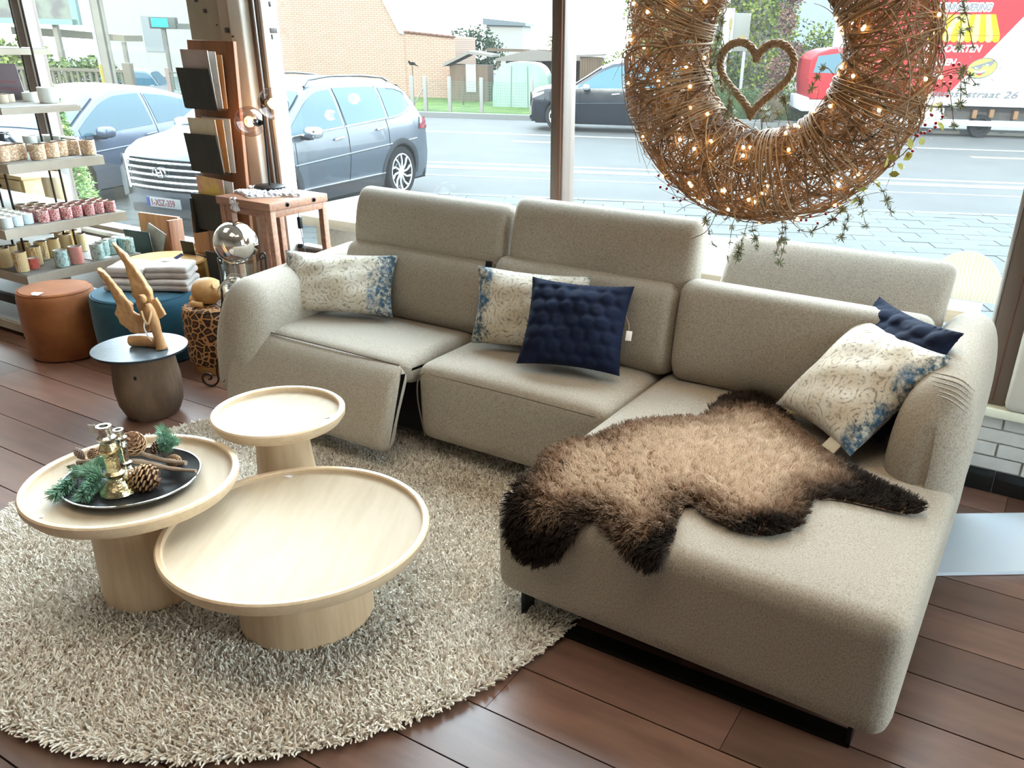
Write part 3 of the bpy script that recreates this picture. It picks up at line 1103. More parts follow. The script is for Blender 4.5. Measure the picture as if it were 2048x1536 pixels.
rug_b = mat('rug_backing', (0.35, 0.30, 0.24), 0.95)
rug = thing('round_rug', 'round cream shag rug under the three wooden coffee tables', 'rug', (-2.2, 1.87, 0))
RR = 1.15
obj('rug_backing', B().lathe([(0.0, 0.001), (RR - 0.03, 0.001), (RR - 0.015, 0.006), (RR - 0.03, 0.012), (0.0, 0.014)], n=96), rug_b, rug)
NR = 120000
a = RN.uniform(0, 2 * PI, NR)
rad = RR * np.sqrt(RN.uniform(0, 1, NR)) * 0.995
rr0 = np.stack([rad * np.cos(a), rad * np.sin(a), np.full(NR, 0.010)], 1)
fx = np.sin(rr0[:, 0] * 7 + 2 * np.sin(rr0[:, 1] * 5)) * 0.5
fy = np.cos(rr0[:, 1] * 8 + 2 * np.cos(rr0[:, 0] * 6)) * 0.5
outd = np.stack([np.cos(a), np.sin(a)], 1)
edge = np.clip((rad - (RR - 0.05)) / 0.05, 0, 1)[:, None]
dv = np.concatenate([np.stack([fx, fy], 1) * 0.7 + RN.normal(0, 0.55, (NR, 2)) + outd * edge * 0.9, np.ones((NR, 1)) * (1 - 0.55 * edge)], 1)
dv /= np.linalg.norm(dv, axis=1, keepdims=True)
ln = RN.uniform(0.022, 0.036, NR)[:, None]
tp = rr0 + dv * ln
tp[:, 2] = np.maximum(tp[:, 2], 0.004)
md = rr0 + dv * ln * 0.5 + RN.normal(0, 0.005, (NR, 3)) + np.array([0, 0, 0.004])
yarn = bpy.data.materials.new('rug_yarn')
yarn.use_nodes = True
yt = yarn.node_tree
yb = yt.nodes['Principled BSDF']
yb.inputs['Roughness'].default_value = 0.85
yb.inputs['Specular IOR Level'].default_value = 0.15
ya = yt.nodes.new('ShaderNodeAttribute')
ya.attribute_name = 'tone'
yr = yt.nodes.new('ShaderNodeValToRGB')
e = yr.color_ramp.elements
e[0].position, e[0].color = 0.0, (0.42, 0.33, 0.27, 1)
e[1].position, e[1].color = 0.25, (0.76, 0.70, 0.61, 1)
q = e.new(1.0)
q.color = (0.90, 0.87, 0.80, 1)
yt.links.new(ya.outputs['Fac'], yr.inputs[0])
yt.links.new(yr.outputs[0], yb.inputs['Base Color'])
hair('pile', rr0, tp, md, (0.0030, 0.0020), yarn, rug, np.clip(RN.uniform(0, 1.15, NR), 0, 1))

oak = mat('pale_oak', (0.66, 0.51, 0.345), 0.42, col2=(0.57, 0.42, 0.27), scale=7, stretch=(9, 0.7, 9), lo=0.35, hi=0.75, detail=6, bump=0.05, bscale=30)
oak_top = mat('pale_oak_top', (0.50, 0.415, 0.31), 0.5, spec=0.3, col2=(0.41, 0.325, 0.225), scale=5, stretch=(6, 0.8, 1), lo=0.3, hi=0.8, detail=7, bump=0.04, bscale=30)
oak_leg = mat('pale_oak_pedestal', (0.66, 0.49, 0.32), 0.45, col2=(0.55, 0.39, 0.24), scale=6, stretch=(6, 6, 0.5), lo=0.35, hi=0.7, detail=6)
sticker = mat('white_sticker', (0.8, 0.8, 0.86), 0.5)


def tray_table(label, c, r, z, th, rb, rn, rim, rz):
    t = thing('tray_table', label, 'coffee table', (c[0], c[1], 0.028), rz, 'pale oak tray tables')
    z -= 0.028
    w = 0.022
    obj('table_top', B().lathe([(0, z - rim), (r - w - 0.004, z - rim), (r - w, z - rim + 0.003)], n=96, cap=False), oak_top, t)
    obj('rim', B().lathe([(r - w, z - rim), (r - w, z - 0.004), (r - w + 0.004, z), (r - 0.005, z), (r, z - 0.005), (r - 0.001, z - th * 0.55), (r - 0.014, z - th), (r - 0.09, z - th - 0.004), (0, z - th - 0.004)], n=96, cap=False), oak, t)
    k = B().lathe([(rn - 0.02, z - th), (rn, z - th - 0.003), (rn + (rb - rn) * 0.3, z * 0.55), (rb, 0.004), (rb - 0.006, 0), (0, 0)], n=72, cap=False)
    obj('pedestal', k, oak_leg, t)
    return t


tb = tray_table('largest and lowest round oak tray table, nearest on the rug', (-1.7857, 1.4867), 0.3955, 0.342, 0.045, 0.205, 0.195, 0.018, 0.5)
tl = tray_table('mid-sized round oak tray table carrying the dish of pine cones', (-2.308, 1.322), 0.311, 0.436, 0.043, 0.155, 0.147, 0.02, 0.9)
ts = tray_table('smallest and tallest round oak tray table, empty, by the footrest', (-2.246, 1.858), 0.229, 0.481, 0.042, 0.125, 0.088, 0.021, 0.2)
for t, x, y, z, rz in ((tb, 575, 952, 0.3255, 0.15), (tl, 73, 1034, 0.4175, 0.9), (ts, 659, 833, 0.4615, 1.0)):
    p = at(x, y, z) - np.array(t.location)
    M = Matrix.Rotation(-t.rotation_euler.z, 3, 'Z')
    q = M @ Vector(p)
    obj('price_sticker', B().box((q.x, q.y, q.z), (0.034, 0.016, 0.001), (0, 0, rz - t.rotation_euler.z)), sticker, t, smooth=False)

# ------------------------------------------------------------------ dish with pine cones, twigs and candlesticks
dish_m = mat('dish_dark', (0.02, 0.02, 0.022), 0.35, 0.6)
silver = mat('silver_rim', (0.75, 0.75, 0.75), 0.18, 1.0)
DC = np.array([-2.300, 1.318, 0.4165])
dish = thing('dish', 'shallow dark dish with silver rim filled with pine cones on the mid-sized table', 'dish', DC)
obj('bowl', B().lathe([(0.0, 0.002), (0.10, 0.002), (0.165, 0.012), (0.196, 0.026), (0.196, 0.022), (0.165, 0.006), (0.10, 0.0), (0, 0)], n=72, cap=False), dish_m, dish)
obj('rim', B().tube([(0.1965 * math.cos(q), 0.1965 * math.sin(q), 0.026) for q in np.linspace(0, 2 * PI, 72, endpoint=False)], 0.003, 6, closed=True), silver, dish)

merc = mat('mercury_glass', (0.86, 0.76, 0.42), 0.16, 1.0, col2=(0.55, 0.50, 0.34), scale=60, lo=0.4, hi=0.6, bump=0.7, bscale=110, bdist=0.003)
merc2 = mat('silver_glass', (0.80, 0.78, 0.74), 0.15, 1.0, col2=(0.55, 0.52, 0.48), scale=60, bump=0.6, bscale=110, bdist=0.003)
cs_prof = [(0, 0), (0.047, 0), (0.052, 0.006), (0.048, 0.018), (0.036, 0.030), (0.025, 0.042), (0.020, 0.052), (0.026, 0.060), (0.028, 0.068), (0.020, 0.076), (0.019, 0.10), (0.021, 0.125), (0.026, 0.140), (0.028, 0.148), (0.023, 0.160), (0.019, 0.168), (0.026, 0.180), (0.027, 0.186), (0.018, 0.192), (0.0165, 0.214), (0.021, 0.218), (0.021, 0.222), (0.013, 0.222), (0.012, 0.20), (0, 0.198)]


def candlestick(label, loc, sc, m, tagged=False):
    t = thing('candlestick', label, 'candle holder', loc, 0, 'candlesticks in the dish')
    k = np.array(cs_prof) * sc
    obj('stem', B().lathe(k[:16], n=28, cap=False), m, t)
    obj('candle_cup', B().lathe(k[15:], n=28, cap=False), merc2, t)
    if tagged:
        obj('price_tag', B().box((-0.035, -0.012, 0.207 * sc), (0.026, 0.001, 0.03), (0.15, 0.1, 0.5)), label_m, t, smooth=False)
        obj('tag_string', B().tube([(-0.012, 0, 0.197 * sc), (-0.03, -0.01, 0.225 * sc)], 0.0006, 4), label_m, t)
    return t


c1 = at(238, 985, 0.423)
candlestick('taller gold mercury glass candlestick standing in the dish, with a price tag', c1, 1.0, merc, True)
c2 = at(241, 962, 0.424)
candlestick('shorter silver candlestick half hidden behind the gold one in the dish', c2 + np.array([-0.012, 0.035, 0]), 0.72, merc2)

cone_m = mat('pine_cone', (0.10, 0.042, 0.02), 0.55, col2=(0.20, 0.095, 0.045), scale=40, rnd=0.2)
cone_tip = mat('cone_tip', (0.50, 0.33, 0.18), 0.6, col2=(0.36, 0.2, 0.1), scale=60)
cone_frost = mat('frosted_tip', (0.62, 0.50, 0.44), 0.6)


def cone_mesh(L, rmax, rows, opened, tip_m, tight):
    b = B()
    b.tube([(0, 0, 0.0), (0, 0, L * 0.9)], [rmax * 0.35, rmax * 0.1], 7)
    n = int(rows * 8)
    for i in range(n):
        f = (i + 0.5) / n
        ang = i * 2.39996
        z = L * (0.04 + 0.92 * f)
        rr = rmax * math.sin(PI * (0.12 + 0.83 * f) ** 0.8) ** 0.7
        tilt = opened * (1 - 0.6 * f) - (0.2 if f > 0.7 else 0)
        ca, sa = math.cos(ang), math.sin(ang)
        e = np.array([ca, sa, 0])
        s = np.array([-sa, ca, 0])
        o = e * math.cos(tilt) + np.array([0, 0, math.sin(tilt)])
        up = np.array([0, 0, math.cos(tilt)]) - e * math.sin(tilt)
        p0 = np.array([0, 0, z]) + e * rr * 0.25
        w = rmax * 0.30 * (0.6 + 0.4 * math.sin(PI * f))
        th = rmax * (0.12 if not tight else 0.07)
        p1 = np.array([0, 0, z]) + e * rr * 0.25 + o * rr * 0.72
        b.cur = 0
        b.add([p0 - s * w * 0.4, p0 + s * w * 0.4, p1 + s * w, p1 - s * w, p1 + up * th + s * w * 0.8, p1 + up * th - s * w * 0.8], [(0, 1, 2, 3), (0, 5, 4, 1), (1, 4, 2), (0, 3, 5)])
        b.cur = 1
        p2 = p1 + o * rr * 0.10 + up * th * 0.5
        b.add([p1 - s * w, p1 + s * w, p1 + up * th + s * w * 0.8, p1 + up * th - s * w * 0.8, p2], [(0, 1, 4), (1, 2, 4), (2, 3, 4), (3, 0, 4)])
    return b.mesh('pine_cone', [cone_m, tip_m], angle=25, fixn=False)


fat = cone_mesh(0.088, 0.042, 9, 0.15, cone_tip, False)
slim = cone_mesh(0.082, 0.026, 11, 0.75, cone_frost, True)
for lab, me, x, y, z, rot, sc in (
        ('fat open pine cone at the front of the dish rim', fat, 318, 958, 0.447, (1.15, 0.0, -0.9), 1.05),
        ('open pine cone standing at the back of the dish behind the candlesticks', fat, 268, 893, 0.475, (0.5, 0.35, 0.4), 0.95),
        ('slender frosted pine cone leaning on the driftwood at the back of the dish', slim, 297, 900, 0.463, (-0.7, 0.9, 0.2), 1.1),
        ('small frosted pine cone by the left rim of the dish', slim, 168, 914, 0.445, (0.2, -0.5, 0), 0.62),
        ('small reddish pine cone against the right rim of the dish', fat, 352, 915, 0.437, (1.2, 0, 0.6), 0.55),
        ('tiny pine cone beside the foot of the gold candlestick', fat, 252, 942, 0.437, (0.4, 0.2, 0), 0.5),
        ('small dark pine cone behind the shorter candlestick', fat, 192, 912, 0.436, (0.3, 0, 0.4), 0.5)):
    o = obj('pine_cone', me, None)
    o.location = at(x, y, z)
    o.rotation_euler = rot
    o.scale = (sc,) * 3
    o.location.z = z - 0.012
    tag(o, lab, 'pine cone', 'pine cones in the dish')
drift = mat('driftwood', (0.36, 0.27, 0.20), 0.85, col2=(0.22, 0.155, 0.11), scale=18, stretch=(1, 1, 1), bump=0.4, bscale=80)
for lab, p0, p1, r0_, r1_ in (
        ('long driftwood stick resting across the dish, its thin tip over the right rim', (232, 922, 0.452), (392, 942, 0.452), 0.012, 0.005),
        ('second driftwood stick lying behind the long one in the dish', (240, 905, 0.456), (372, 926, 0.456), 0.010, 0.007),
        ('short driftwood piece poking out behind the candlesticks on the left', (155, 925, 0.452), (228, 930, 0.452), 0.008, 0.008),
        ('dark twig lying over the left rim of the dish', (136, 934, 0.445), (176, 936, 0.445), 0.005, 0.006)):
    a_, b_ = at(*p0), at(*p1)
    pth = spline([a_, a_ * 0.66 + b_ * 0.34 + [0, 0, 0.006], a_ * 0.33 + b_ * 0.67 - [0, 0, 0.003], b_], 14)
    rr = np.linspace(r0_, r1_, 14) * (1 + 0.15 * np.sin(np.arange(14) * 2.1))
    o = obj('driftwood_stick', B().tube(pth, rr, 8), drift if r0_ > 0.006 else cone_m)
    tag(o, lab, 'stick', 'sticks in the dish')

needle_m = mat('pine_needles', (0.10, 0.235, 0.145), 0.6, col2=(0.26, 0.45, 0.32), scale=30)
bark = mat('twig_bark', (0.10, 0.06, 0.035), 0.8)


def sprig(label, pts, n, L, seed, cat='pine sprig', grp='pine sprigs in the dish'):
    rg = random.Random(seed)
    base = np.array(pts[0])
    t = thing('pine_sprig', label, cat, base, 0, grp)
    path = spline(np.array(pts) - base, 20)
    obj('twig', B().tube(path, np.linspace(0.003, 0.0015, 20), 5), bark, t)
    b = B()
    for i in range(n):
        f = 0.18 + 0.82 * rg.random()
        k = min(18, int(f * 19))
        p = path[k]
        d = path[k + 1] - path[k]
        d = d / np.linalg.norm(d)
        rv = np.array([rg.gauss(0, 1), rg.gauss(0, 1), rg.gauss(0, 1)])
        rv -= d * (rv @ d)
        rv /= np.linalg.norm(rv)
        v = d * rg.uniform(0.4, 1.1) + rv * 0.8
        v /= np.linalg.norm(v)
        l = L * rg.uniform(0.75, 1.1)
        s = np.cross(v, rv)
        s /= max(np.linalg.norm(s), 1e-6)
        q = p + v * l
        q2 = p + v * l * 0.6 + rv * l * 0.06
        w = 0.00125
        b.add([p - s * w, p + s * w, q2 + s * w, q2 - s * w, q, p + rv * w, q2 + rv * w * 1.4], [(0, 1, 2, 3), (3, 2, 4), (0, 3, 6, 5), (1, 5, 6, 2), (3, 4, 6), (2, 6, 4)])
    stuff(obj('needles', b, needle_m, t, smooth=False, fixn=False))
    return t


P_ = lambda x, y, z: tuple(at(x, y, z))
sprig('green pine sprig standing upright at the back right of the dish', [P_(328, 915, 0.44), P_(330, 892, 0.48), P_(325, 862, 0.55)], 420, 0.036, 1)
sprig('green pine sprig leaning right below the upright one', [P_(326, 912, 0.45), P_(334, 893, 0.475), P_(346, 880, 0.49)], 300, 0.036, 2)
sprig('leftmost green pine sprig hanging over the front rim of the dish', [P_(150, 955, 0.45), P_(130, 975, 0.45), P_(108, 990, 0.445)], 380, 0.036, 3)
sprig('green pine sprig lying towards the front beside the candlestick foot', [P_(205, 945, 0.45), P_(185, 968, 0.45), P_(165, 995, 0.443)], 420, 0.038, 4)
sprig('green pine sprig in the middle left of the dish, touching the gold candlestick', [P_(215, 955, 0.445), P_(185, 948, 0.455), P_(150, 945, 0.455)], 420, 0.038, 5)
sprig('green pine sprig laid at the back left of the dish below the driftwood', [P_(160, 950, 0.455), P_(185, 935, 0.462), P_(208, 925, 0.47)], 360, 0.036, 6)

# ------------------------------------------------------------------ slate topped stump table with the driftwood angel
slate_m = mat('slate', (0.075, 0.10, 0.125), 0.28, col2=(0.11, 0.135, 0.155), scale=22, bump=0.12, bscale=70)
slate_edge = mat('slate_edge', (0.012, 0.016, 0.022), 0.5)
stump_m = mat('stump_wood', (0.20, 0.125, 0.075), 0.8, col2=(0.095, 0.06, 0.04), scale=6, stretch=(2, 2, 0.7), lo=0.3, hi=0.7, detail=7, bump=0.5, bscale=22, bdist=0.006)
SC = np.array([-3.60, 2.235, 0])
st = thing('stump_table', 'small side table with round slate top on a tree stump', 'side table', SC)
obj('slate_top', B().lathe([(0, 0.340), (0.2075, 0.340), (0.2085, 0.338)], n=72, cap=False), slate_m, st)
obj('slate_underside', B().lathe([(0.2085, 0.338), (0.2085, 0.329), (0.205, 0.327), (0, 0.327)], n=72, cap=False), slate_edge, st)
wob = lambda t: 1 + 0.035 * math.sin(3 * t + 0.5) + 0.02 * math.sin(7 * t)
obj('stump', B().lathe([(0, 0), (0.105, 0), (0.12, 0.02), (0.140, 0.07), (0.148, 0.14), (0.146, 0.20), (0.138, 0.27), (0.128, 0.326), (0, 0.327)], n=48, wob=wob, cap=False), stump_m, st)
knot = B().ball((0.02, -0.142, 0.235), (0.008, 0.006, 0.012), 8, 6)
obj('knot_hole', knot, dark_gap, st)
st.rotation_euler = (0, 0, 0.55)
stw = mat('teak_root', (0.50, 0.27, 0.115), 0.6, col2=(0.32, 0.155, 0.06), scale=14, stretch=(1, 1, 0.35), lo=0.35, hi=0.7, detail=6, bump=0.6, bscale=40, bdist=0.005)
ang = thing('wooden_angel', 'carved driftwood angel figure with raised wings on the slate table', 'sculpture', (SC[0], SC[1], 0.340), 0.56)


def carved(name, b, m, parent, vox=0.0055, amp=0.008):
    o = obj(name, b, m, parent)
    md_ = o.modifiers.new('r', 'REMESH')
    md_.mode = 'VOXEL'
    md_.voxel_size = vox
    md_.use_smooth_shade = True
    s_ = o.modifiers.new('s', 'SMOOTH')
    s_.iterations = 3
    if amp:
        tx = bpy.data.textures.get('carve') or bpy.data.textures.new('carve', 'CLOUDS')
        tx.noise_scale = 0.03
        d_ = o.modifiers.new('d', 'DISPLACE')
        d_.texture = tx
        d_.strength = amp
        d_.mid_level = 0.5
    return o


def plate(b, pts, y0, y1, bow=0.0):
    k = len(pts)
    v = [(p[0], y0 + bow * p[0] * p[0], p[1]) for p in pts] + [(p[0], y1 + bow * p[0] * p[0], p[1]) for p in pts]
    fs = [tuple(range(k)), tuple(range(k, 2 * k))[::-1]] + [(i, i + k, (i + 1) % k + k, (i + 1) % k) for i in range(k)]
    return b.add(v, fs)


b = B().tube(spline([(0.118, -0.035, 0.0), (0.108, -0.028, 0.06), (0.098, -0.02, 0.13), (0.083, -0.012, 0.19), (0.078, -0.012, 0.215)], 16), np.array([0.030, 0.026, 0.0235, 0.023, 0.0225, 0.022, 0.0225, 0.023, 0.024, 0.025, 0.025, 0.0245, 0.023, 0.021, 0.018, 0.012]), 12)
carved('body', b, stw, ang, 0.005, 0.005)
b = B().ball((0.068, -0.018, 0.238), (0.016, 0.018, 0.022), 12, 8)
b.tube([(0.054, -0.018, 0.236), (0.046, -0.02, 0.228)], [0.006, 0.002], 6)
b.ball((0.062, -0.028, 0.256), (0.010, 0.008, 0.005), 8, 6)
carved('head', b, stw, ang, 0.003, 0.002)
b = B()
plate(b, [(0.05, 0.10), (0.088, 0.14), (0.102, 0.21), (0.095, 0.27), (0.072, 0.33), (0.045, 0.38), (0.015, 0.44), (-0.030, 0.487), (-0.012, 0.44), (0.006, 0.38), (0.012, 0.31), (0.015, 0.25), (0.030, 0.17), (0.02, 0.12)], -0.004, 0.030)
carved('wing', b, stw, ang, 0.0055, 0.014)
b = B()
plate(b, [(0.06, 0.075), (0.02, 0.058), (-0.03, 0.068), (-0.068, 0.105), (-0.085, 0.155), (-0.072, 0.20), (-0.085, 0.255), (-0.108, 0.315), (-0.138, 0.365), (-0.100, 0.350), (-0.065, 0.30), (-0.03, 0.235), (-0.004, 0.20), (-0.006, 0.165), (0.02, 0.15), (0.05, 0.17), (0.062, 0.12)], 0.0, 0.032, 1.0)
carved('wing', b, stw, ang, 0.0055, 0.016)
b = B()
plate(b, [(0.095, 0.13), (0.125, 0.14), (0.145, 0.155), (0.130, 0.20), (0.115, 0.235), (0.10, 0.23)], 0.0, 0.02)
carved('wing_stub', b, stw, ang, 0.005, 0.006)
carved('log_base', B().tube([(-0.045, 0.01, 0.026), (0.02, 0.005, 0.026), (0.10, -0.01, 0.024)], [0.026, 0.027, 0.025], 12), stw, ang, 0.005, 0.005)
arm_ = B().tube(spline([(0.058, -0.035, 0.185), (0.066, -0.046, 0.155), (0.082, -0.052, 0.128), (0.096, -0.044, 0.16), (0.10, -0.035, 0.185)], 16), 0.005, 6)
obj('folded_arms', arm_, mat('pale_teak', (0.62, 0.40, 0.22), 0.6), ang)
obj('ribbon', B().tube(spline([(0.07, -0.05, 0.14), (0.063, -0.052, 0.11), (0.072, -0.05, 0.07), (0.085, -0.05, 0.045)], 10), [0.003, 0.004, 0.004, 0.003, 0.004, 0.004, 0.004, 0.003, 0.003, 0.002], 5), label_m, ang)

# ------------------------------------------------------------------ poufs
def pouf(label, c, r, h, m, prof=None, band=None):
    t = thing('pouf', label, 'pouf', (c[0], c[1], 0), 0, 'upholstered poufs')
    z0 = 0.0 if band is None else 0.045
    pr = prof or [(0, z0), (r - 0.02, z0), (r - 0.006, z0 + 0.012), (r, z0 + 0.05), (r + 0.004, h * 0.5), (r, h - 0.05), (r - 0.004, h - 0.022), (r - 0.020, h - 0.004), (r - 0.05, h), (0, h + 0.004)]
    obj('cover', B().lathe(pr, n=56, cap=False), m, t)
    obj('piping', B().tube([((r - 0.010) * math.cos(q), (r - 0.010) * math.sin(q), h - 0.011) for q in np.linspace(0, 2 * PI, 56, endpoint=False)], 0.0035, 5, closed=True), m, t)
    if band is not None:
        obj('base_ring', B().lathe([(0, 0), (r - 0.02, 0), (r - 0.016, 0.004), (r - 0.016, 0.046), (0, 0.046)], n=56, cap=False), band, t)
    return t


velv = dict(rough=0.75, sheen=0.12, lo=0.3, hi=0.7, detail=4)
rust = mat('rust_velvet', (0.30, 0.10, 0.022), col2=(0.20, 0.055, 0.012), scale=7, **velv)
teal = mat('teal_velvet', (0.012, 0.095, 0.15), col2=(0.007, 0.055, 0.09), scale=6, **velv)
must = mat('mustard_velvet', (0.46, 0.24, 0.045), col2=(0.33, 0.145, 0.02), scale=6, **velv)
gold = mat('brass', (0.75, 0.52, 0.20), 0.25, 1.0)
po = pouf('rust orange velvet round pouf with a white card, beside the display stand', (-4.74, 2.52), 0.193, 0.385, rust)
obj('price_card', B().add([(-0.028, 0, 0), (0.028, 0, 0), (0.028, -0.024, -0.001), (0.016, -0.034, -0.008), (-0.016, -0.034, -0.008), (-0.028, -0.024, -0.001)], [(0, 1, 2, 3, 4, 5)]).xf(Matrix.Translation((0.075, -0.125, 0.394)) @ Matrix.Rotation(0.45, 4, 'Z')), sticker, po, smooth=False)
pouf('teal blue velvet pouf carrying two stacks of folded blankets', (-4.34, 2.775), 0.27, 0.375, teal)
pouf('wide mustard yellow velvet pouf behind the teal one', (-4.68, 3.17), 0.25, 0.42, must)
# leopard print
leo = bpy.data.materials.new('leopard_print')
leo.use_nodes = True
t_ = leo.node_tree
b_ = t_.nodes['Principled BSDF']
b_.inputs['Roughness'].default_value = 0.8
b_.inputs['Sheen Weight'].default_value = 0.05
co_ = t_.nodes.new('ShaderNodeTexCoord')
ns_ = nd(t_, 'ShaderNodeTexNoise', Scale=18.0)
ad_ = t_.nodes.new('ShaderNodeMix')
ad_.data_type = 'VECTOR'
ad_.inputs[0].default_value = 0.03
t_.links.new(co_.outputs['Object'], ns_.inputs['Vector'])
t_.links.new(co_.outputs['Object'], ad_.inputs[4])
t_.links.new(ns_.outputs['Color'], ad_.inputs[5])
v1 = nd(t_, 'ShaderNodeTexVoronoi', Scale=28.0)
v1.feature = 'DISTANCE_TO_EDGE'
v2 = nd(t_, 'ShaderNodeTexVoronoi', Scale=28.0)
for v in (v1, v2):
    t_.links.new(ad_.outputs[1], v.inputs['Vector'])
r1 = t_.nodes.new('ShaderNodeValToRGB')
els = r1.color_ramp.elements
els[0].position, els[0].color = 0.085, (0.50, 0.25, 0.10, 1)
els[1].position, els[1].color = 0.12, (0.018, 0.009, 0.006, 1)
q = els.new(0.30)
q.color = (0.03, 0.014, 0.008, 1)
q = els.new(0.40)
q.color = (0.13, 0.055, 0.022, 1)
t_.links.new(v1.outputs['Distance'], r1.inputs[0])
t_.links.new(r1.outputs[0], b_.inputs['Base Color'])
pl = pouf('leopard print pouf on a brass ring, next to the left sofa arm', (-3.845, 2.833), 0.152, 0.36, leo, band=gold)

cat_m = mat('carved_pale_wood', (0.60, 0.36, 0.15), 0.5, col2=(0.50, 0.28, 0.11), scale=12, stretch=(1, 1, 3), bump=0.1)
ct = thing('wooden_cat', 'carved pale wood cat curled up asleep on the leopard pouf', 'sculpture', (-3.835, 2.83, 0.362), 0.60)
b = B().ball((-0.005, 0.0, 0.072), (0.088, 0.075, 0.072), 18, 12)
b.tube(spline([(-0.06, -0.03, 0.02), (-0.085, -0.045, 0.03), (-0.085, -0.02, 0.045)], 8), 0.014, 8)
carved('body', b, cat_m, ct, 0.006, 0.002)
b = B().ball((0.062, -0.035, 0.068), (0.045, 0.045, 0.043), 14, 10)
b.ball((0.088, -0.062, 0.056), (0.02, 0.02, 0.016), 10, 8)
for sx_, y_ in ((0.075, -0.005), (0.035, -0.05)):
    b.add([(sx_ - 0.016, y_ - 0.01, 0.095), (sx_ + 0.018, y_ - 0.012, 0.095), (sx_, y_ + 0.014, 0.092), (sx_ + 0.004, y_ - 0.006, 0.135)], [(0, 1, 3), (1, 2, 3), (2, 0, 3), (0, 2, 1)])
carved('head', b, cat_m, ct, 0.004, 0.0)
carved('paw', B().tube(spline([(-0.02, -0.07, 0.016), (-0.055, -0.075, 0.02), (-0.08, -0.05, 0.02)], 8), 0.017, 8), cat_m, ct, 0.005, 0)

# folded blankets in two stacks
wool = mat('grey_fleece', (0.58, 0.54, 0.52), 0.95, col2=(0.50, 0.455, 0.43), scale=14, sheen=0.15, bump=0.5, bscale=120, bdist=0.004)


def blanket(label, c, rz, w, d, h, folds, card=False):
    t = thing('folded_blanket', label, 'blanket', c, rz, 'folded fleece blankets')
    hh = h / folds
    b = B()
    for i in range(folds):
        def sag(P, i=i):
            P[:, 2] += 0.008 * np.cos(P[:, 0] / w * 2.2) + 0.004 * np.sin(P[:, 1] * 30 + i) - 0.006
            return P
        b.rbox((-w / 2 + 0.004 * (i % 2), -d / 2, i * hh), (w / 2 - 0.003 * i, d / 2 - 0.004 * (i % 2), (i + 1) * hh + 0.003), hh * 0.5, 8, sag)
    obj('folds', b, wool, t, angle=80)
    if card:
        obj('label_card', B().box((0.0, 0.03, h + 0.012), (0.10, 0.05, 0.002), (0.15, 0.1, 0.4)), label_m, t, smooth=False)
        obj('ribbon', B().box((0.03, 0.06, h + 0.022), (0.05, 0.02, 0.002), (0.5, -0.4, 0.7)), mat('ribbon_navy', (0.02, 0.02, 0.09), 0.6), t, smooth=False)
    return t


blanket('lower grey fleece blanket of the right stack on the teal pouf', (-4.215, 2.885, 0.383), 0.55, 0.25, 0.20, 0.062, 2)
blanket('upper grey fleece blanket of the right stack, a card on top', (-4.22, 2.895, 0.45), 0.62, 0.235, 0.19, 0.066, 2, True)
blanket('lower grey fleece blanket of the left stack, behind the wooden angel', (-4.40, 2.76, 0.383), 0.45, 0.22, 0.20, 0.062, 2)
blanket('upper grey fleece blanket of the left stack, rolled edge forward', (-4.395, 2.78, 0.45), 0.40, 0.225, 0.19, 0.062, 1)

# ------------------------------------------------------------------ iron stand with glass cylinder and silvered ball
iron = mat('wrought_iron', (0.045, 0.035, 0.032), 0.45, 0.7)
HC = np.array([-3.53, 2.80, 0])
ir = thing('iron_stand', 'wrought iron stand with scroll feet and glass cylinder behind the left sofa arm', 'stand', HC)
for top_, foot_ in (((0.0125, -0.128), (-0.085, -0.165)), ((0.105, 0.075), (0.17, 0.08)), ((-0.12, 0.06), (-0.17, 0.10))):
    tp_, ft_ = np.array(top_), np.array(foot_)
    o_ = ft_ / np.linalg.norm(ft_)
    if foot_[1] < -0.1:
        o_ = np.array([-0.80, -0.60])
    e_ = tp_ / np.linalg.norm(tp_)
    pts_ = [(*(tp_ - e_ * 0.0), 0.665), (*(tp_ - e_ * 0.016), 0.655), (*(tp_ - e_ * 0.022), 0.668), (*(tp_ - e_ * 0.012), 0.682), (*(tp_ + e_ * 0.004), 0.678), (*(tp_ + e_ * 0.004), 0.63), (*(tp_ * 0.9 + ft_ * 0.1), 0.48), (*(tp_ * 0.6 + ft_ * 0.4), 0.36), (*(tp_ * 0.3 + ft_ * 0.7), 0.20), (*ft_, 0.09), (*ft_, 0.035)]
    pts_ += [(*(ft_ + o_ * a2), z2) for a2, z2 in ((0.03, 0.006), (0.066, 0.016), (0.078, 0.05), (0.060, 0.074), (0.036, 0.066), (0.034, 0.046), (0.05, 0.04))]
    obj('leg', B().tube(spline(pts_, 80), 0.0055, 6), iron, ir)
for z2, r2_ in ((0.43, 0.128),):
    obj('hoop', B().tube([(r2_ * math.cos(q), r2_ * math.sin(q), z2) for q in np.linspace(0, 2 * PI, 40, endpoint=False)], 0.005, 6, closed=True), iron, ir)
cl = glassy('clear_glass', (0.95, 0.97, 0.96), 0.09)
gv = obj('glass_cylinder', B().lathe([(0.06, 0.40), (0.09, 0.41), (0.098, 0.45), (0.098, 0.62), (0.104, 0.645), (0.101, 0.645), (0.095, 0.62), (0.095, 0.45), (0.06, 0.405)], n=40, cap=False), cl, ir)
chrome = mat('silvered_glass', (0.88, 0.86, 0.83), 0.035, 1.0, col2=(0.66, 0.63, 0.6), scale=40, lo=0.5, hi=0.75)
ba = obj('mirror_ball', B().ball((HC[0], HC[1], 0.735), 0.107, 40, 26), chrome)
tag(ba, 'shiny silvered glass ball resting on the glass cylinder', 'ball')
